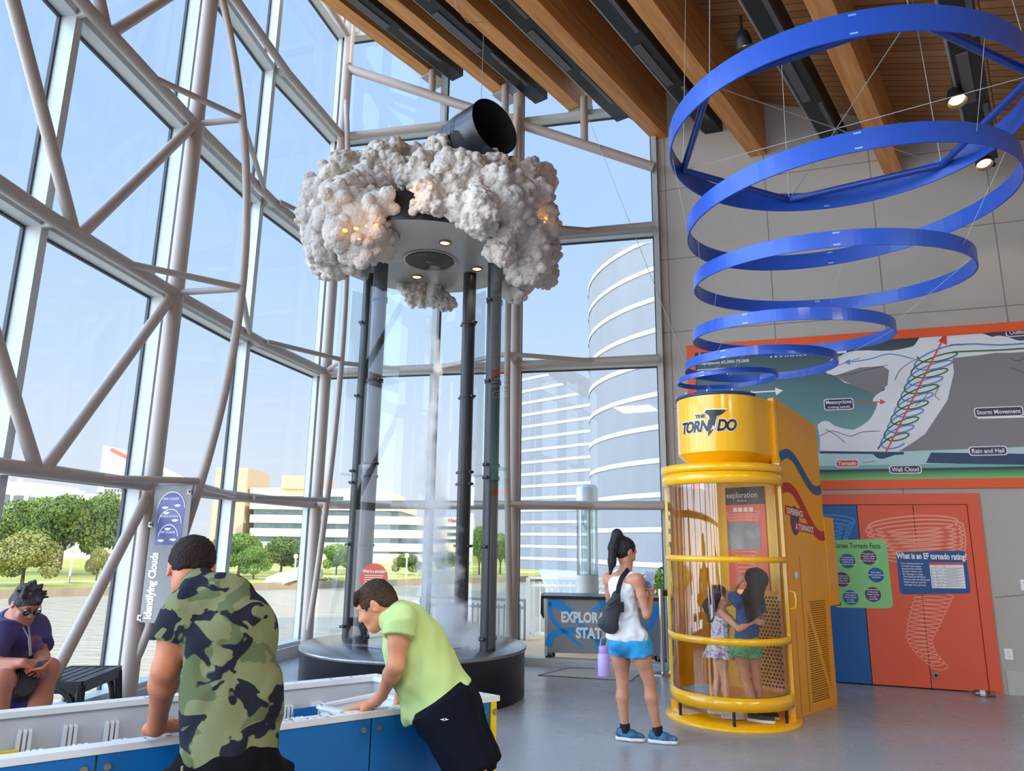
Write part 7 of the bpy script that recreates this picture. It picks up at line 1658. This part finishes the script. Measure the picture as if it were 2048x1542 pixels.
torso = [C(pel, chs, .082, .085, k=.04, flat=.8, fax=f_), C(chs, nk, .07, .04, k=.04), C(sL, sR, .036, .036, k=.04), C(nk, HC - hu * .05, .038, .04, k=.02)]
def up(o, z): return [(p[0],) + tuple(np.array(q) + [0, 0, z] if isinstance(q, np.ndarray) and q.shape == (3,) and p[0] != 'ell' else q for q in p[1:]) for p in o]
blob('body', torso + headp(HC, hf, hu, S5) + armp(sR, eR, wR, .68) + armp(sL, eL, wL, .68) + handp(wR, (.9, .1, -.1), (0, -1, 0), (0, 0, 1), .75, curl=(.2,) * 4) + handp(wL, (.9, .1, -.1), (0, 1, 0), (0, 0, 1), .75) + legp(hL, kL, aL, .68, -f_) + legp(hR, kR, aR, .68, -f_) + [C(aL, aL + f_ * .08 - Zu * .05, .026, .022, k=.02), C(aR, aR + f_ * .08 - Zu * .05, .026, .022, k=.02)], SK5, g1, .0056, smooth=1)
face_parts(g1, HC, hf, hu, S5)
hF, hU, hR_ = axes(hf, hu); hp_ = lambda a, b, d: HC + (hR_ * a + hF * b + hU * d) * S5
HB2 = mat('hair_deep_brown', (62, 44, 36), rough=.7, bump=.9, bscale=80, stretch=(1, 1, .2))
blob('hair', [E(hp_(0, -.02, .03), np.array((.084, .100, .09)) * S5, k=.02, ax=(hR_, hF, hU)), E(hp_(0, .10, -.04), np.array((.12, .085, .09)) * S5, k=.012, op='s', ax=(hR_, hF, hU)), C(hp_(0, -.08, 0), px(1419, 1212, 7.22), .055, .06, k=.03), C(px(1419, 1212, 7.22), px(1421, 1238, 7.2), .06, .03, k=.03)], HB2, g1, .0056, ripple=(.003, 110, dict(n=7, seed=14)))
FLO = camo('floral_dress', [((232, 230, 236), 0, 1), ((176, 140, 206), .57, 1.4), ((206, 120, 190), .60, 2.0), ((120, 150, 190), .64, 2.4)], 13, 5.3)
blob('dress', [C(pel, chs, .098, .098, k=.04, flat=.85, fax=f_), C(chs, chs + Zu * .03, .095, .075, k=.03), K(pel + Zu * .06, px(1439, 1316, 7.25), .10, .155, k=.03), C(sR * .5 + nk * .5 - Zu * .06, sR * .6 + nk * .4, .03, .022, k=.02), C(sL * .5 + nk * .5 - Zu * .06, sL * .6 + nk * .4, .03, .022, k=.02)], FLO, g1, .0058, ripple=(.005, 60, dict(n=5, dirs=[(1, 1, .05), (1, -1, .05)], seed=3)))
PKS = mat('shoe_white_pink', (226, 218, 222), rough=.6)
for a in (aL, aR): shoe(g1, a, (.95, -.2), PKS, SOLE, .8, zf=.034)
g2 = thing('person', 'taller girl in blue tee and green shorts inside the booth, her long hair towards us', 'person', (2.35, 7.15, .034))
f_, u_, r_ = axes((-.35, .93, 0), (0, 0, 1)); HC = px(1506, 1160, 7.08); hf, hu = N3((-.55, .82, -.1)), (0, 0, 1)
nk = px(1502, 1188, 7.08); chs = px(1497, 1215, 7.08); pel = px(1493, 1280, 7.08); sL = px(1474, 1202, 7.0); eL = px(1463, 1188, 7.22); wL = px(1476, 1168, 7.24); sR = px(1518, 1200, 7.14); eR = px(1522, 1235, 7.28); wR = px(1500, 1240, 7.38)
hL = pel + np.array([-.07, 0, -.04]); hR = pel + np.array([.07, .02, -.04]); kL = px(1492, 1366, 7.12); aL = px(1512, 1432, 7.0); kR = px(1512, 1362, 7.14); aR = px(1521, 1425, 7.12); aL[2] = aR[2] = .034 + .09
torso = [C(pel, chs, .095, .10, k=.04, flat=.75, fax=f_), C(chs, nk, .08, .042, k=.04), C(sL, sR, .04, .04, k=.05), C(nk, HC - Zu * .05, .042, .044, k=.02)]
blob('body', torso + headp(HC, hf, hu, .95) + armp(sL, eL, wL, .76) + armp(sR, eR, wR, .76) + handp(wL, px(1481, 1158, 7.2) - wL, (-.7, -.5, .2), (.3, -.4, .8), .82, curl=(.3, .35, .4, .45)) + handp(wR, (-.8, .3, -.1), (0, 1, 0), (0, 0, 1), .82) + legp(hL, kL, aL, .80, -f_) + legp(hR, kR, aR, .80, -f_) + [C(aL, aL - Zu * .05 + f_ * .06, .03, .026, k=.02), C(aR, aR - Zu * .05 + f_ * .06, .03, .026, k=.02)], skin('skin_olive', (204, 146, 112), (188, 126, 94)), g2, .0058, smooth=1)
face_parts(g2, HC, hf, hu, .95)
hF, hU, hR_ = axes(hf, hu); hp_ = lambda a, b, d: HC + hR_ * a + hF * b + hU * d
blob('hair', [E(hp_(0, -.025, .025), (.086, .100, .09), k=.02, ax=(hR_, hF, hU)), E(hp_(0, .105, -.04), (.10, .07, .09), k=.012, op='s', ax=(hR_, hF, hU)), C(hp_(.0, -.07, 0), px(1504, 1195, 6.97), .085, .08, k=.04), C(px(1504, 1195, 6.97), px(1502, 1232, 6.97), .08, .045, k=.04), C(px(1515, 1170, 7.0), px(1524, 1205, 6.98), .05, .02, k=.03), C(px(1496, 1205, 6.97), px(1497, 1245, 6.97), .03, .01, k=.03)], HAIRD, g2, .0058, ripple=(.003, 100, dict(n=7, dirs=[(1, .3, .1), (.3, 1, .1)], seed=24)))
BTE = mat('navy_blue_tee', (36, 66, 132), rough=.85)
blob('tshirt', [C(pel + Zu * .02, chs, .115, .118, k=.04, flat=.8, fax=f_), C(chs, nk - Zu * .02, .11, .06, k=.04), C(sL, sR, .052, .052, k=.05), K(sL + (sL - eL) * .1, sL + (eL - sL) * .6, .052, .055, k=.02), K(sR, sR + (eR - sR) * .6, .052, .055, k=.02)], BTE, g2, .0058, ripple=(.003, 50, dict(n=5, seed=41)), halves=((px(1493, 1277, 7.08), (0, 0, -1)),))
blob('shorts', [E(pel - Zu * .02, (.12, .10, .10), k=.04), K(hL + Zu * .05, px(1479, 1314, 7.06), .082, .092, k=.03), K(hR + Zu * .05, px(1506, 1314, 7.1), .082, .092, k=.03)], camo('green_print', [((124, 196, 130), 0, 1), ((84, 164, 112), .55, 1.6)], 14, 1.0), g2, .0058, ripple=(.003, 50, dict(n=5, seed=43)))
for a, dd in ((aL, (.85, -.5)), (aR, (.6, -.2))): shoe(g2, a, dd, mat('shoe_dark_grey', (66, 66, 68), rough=.7), SOLE, .9, zf=.034, laces=PKS)
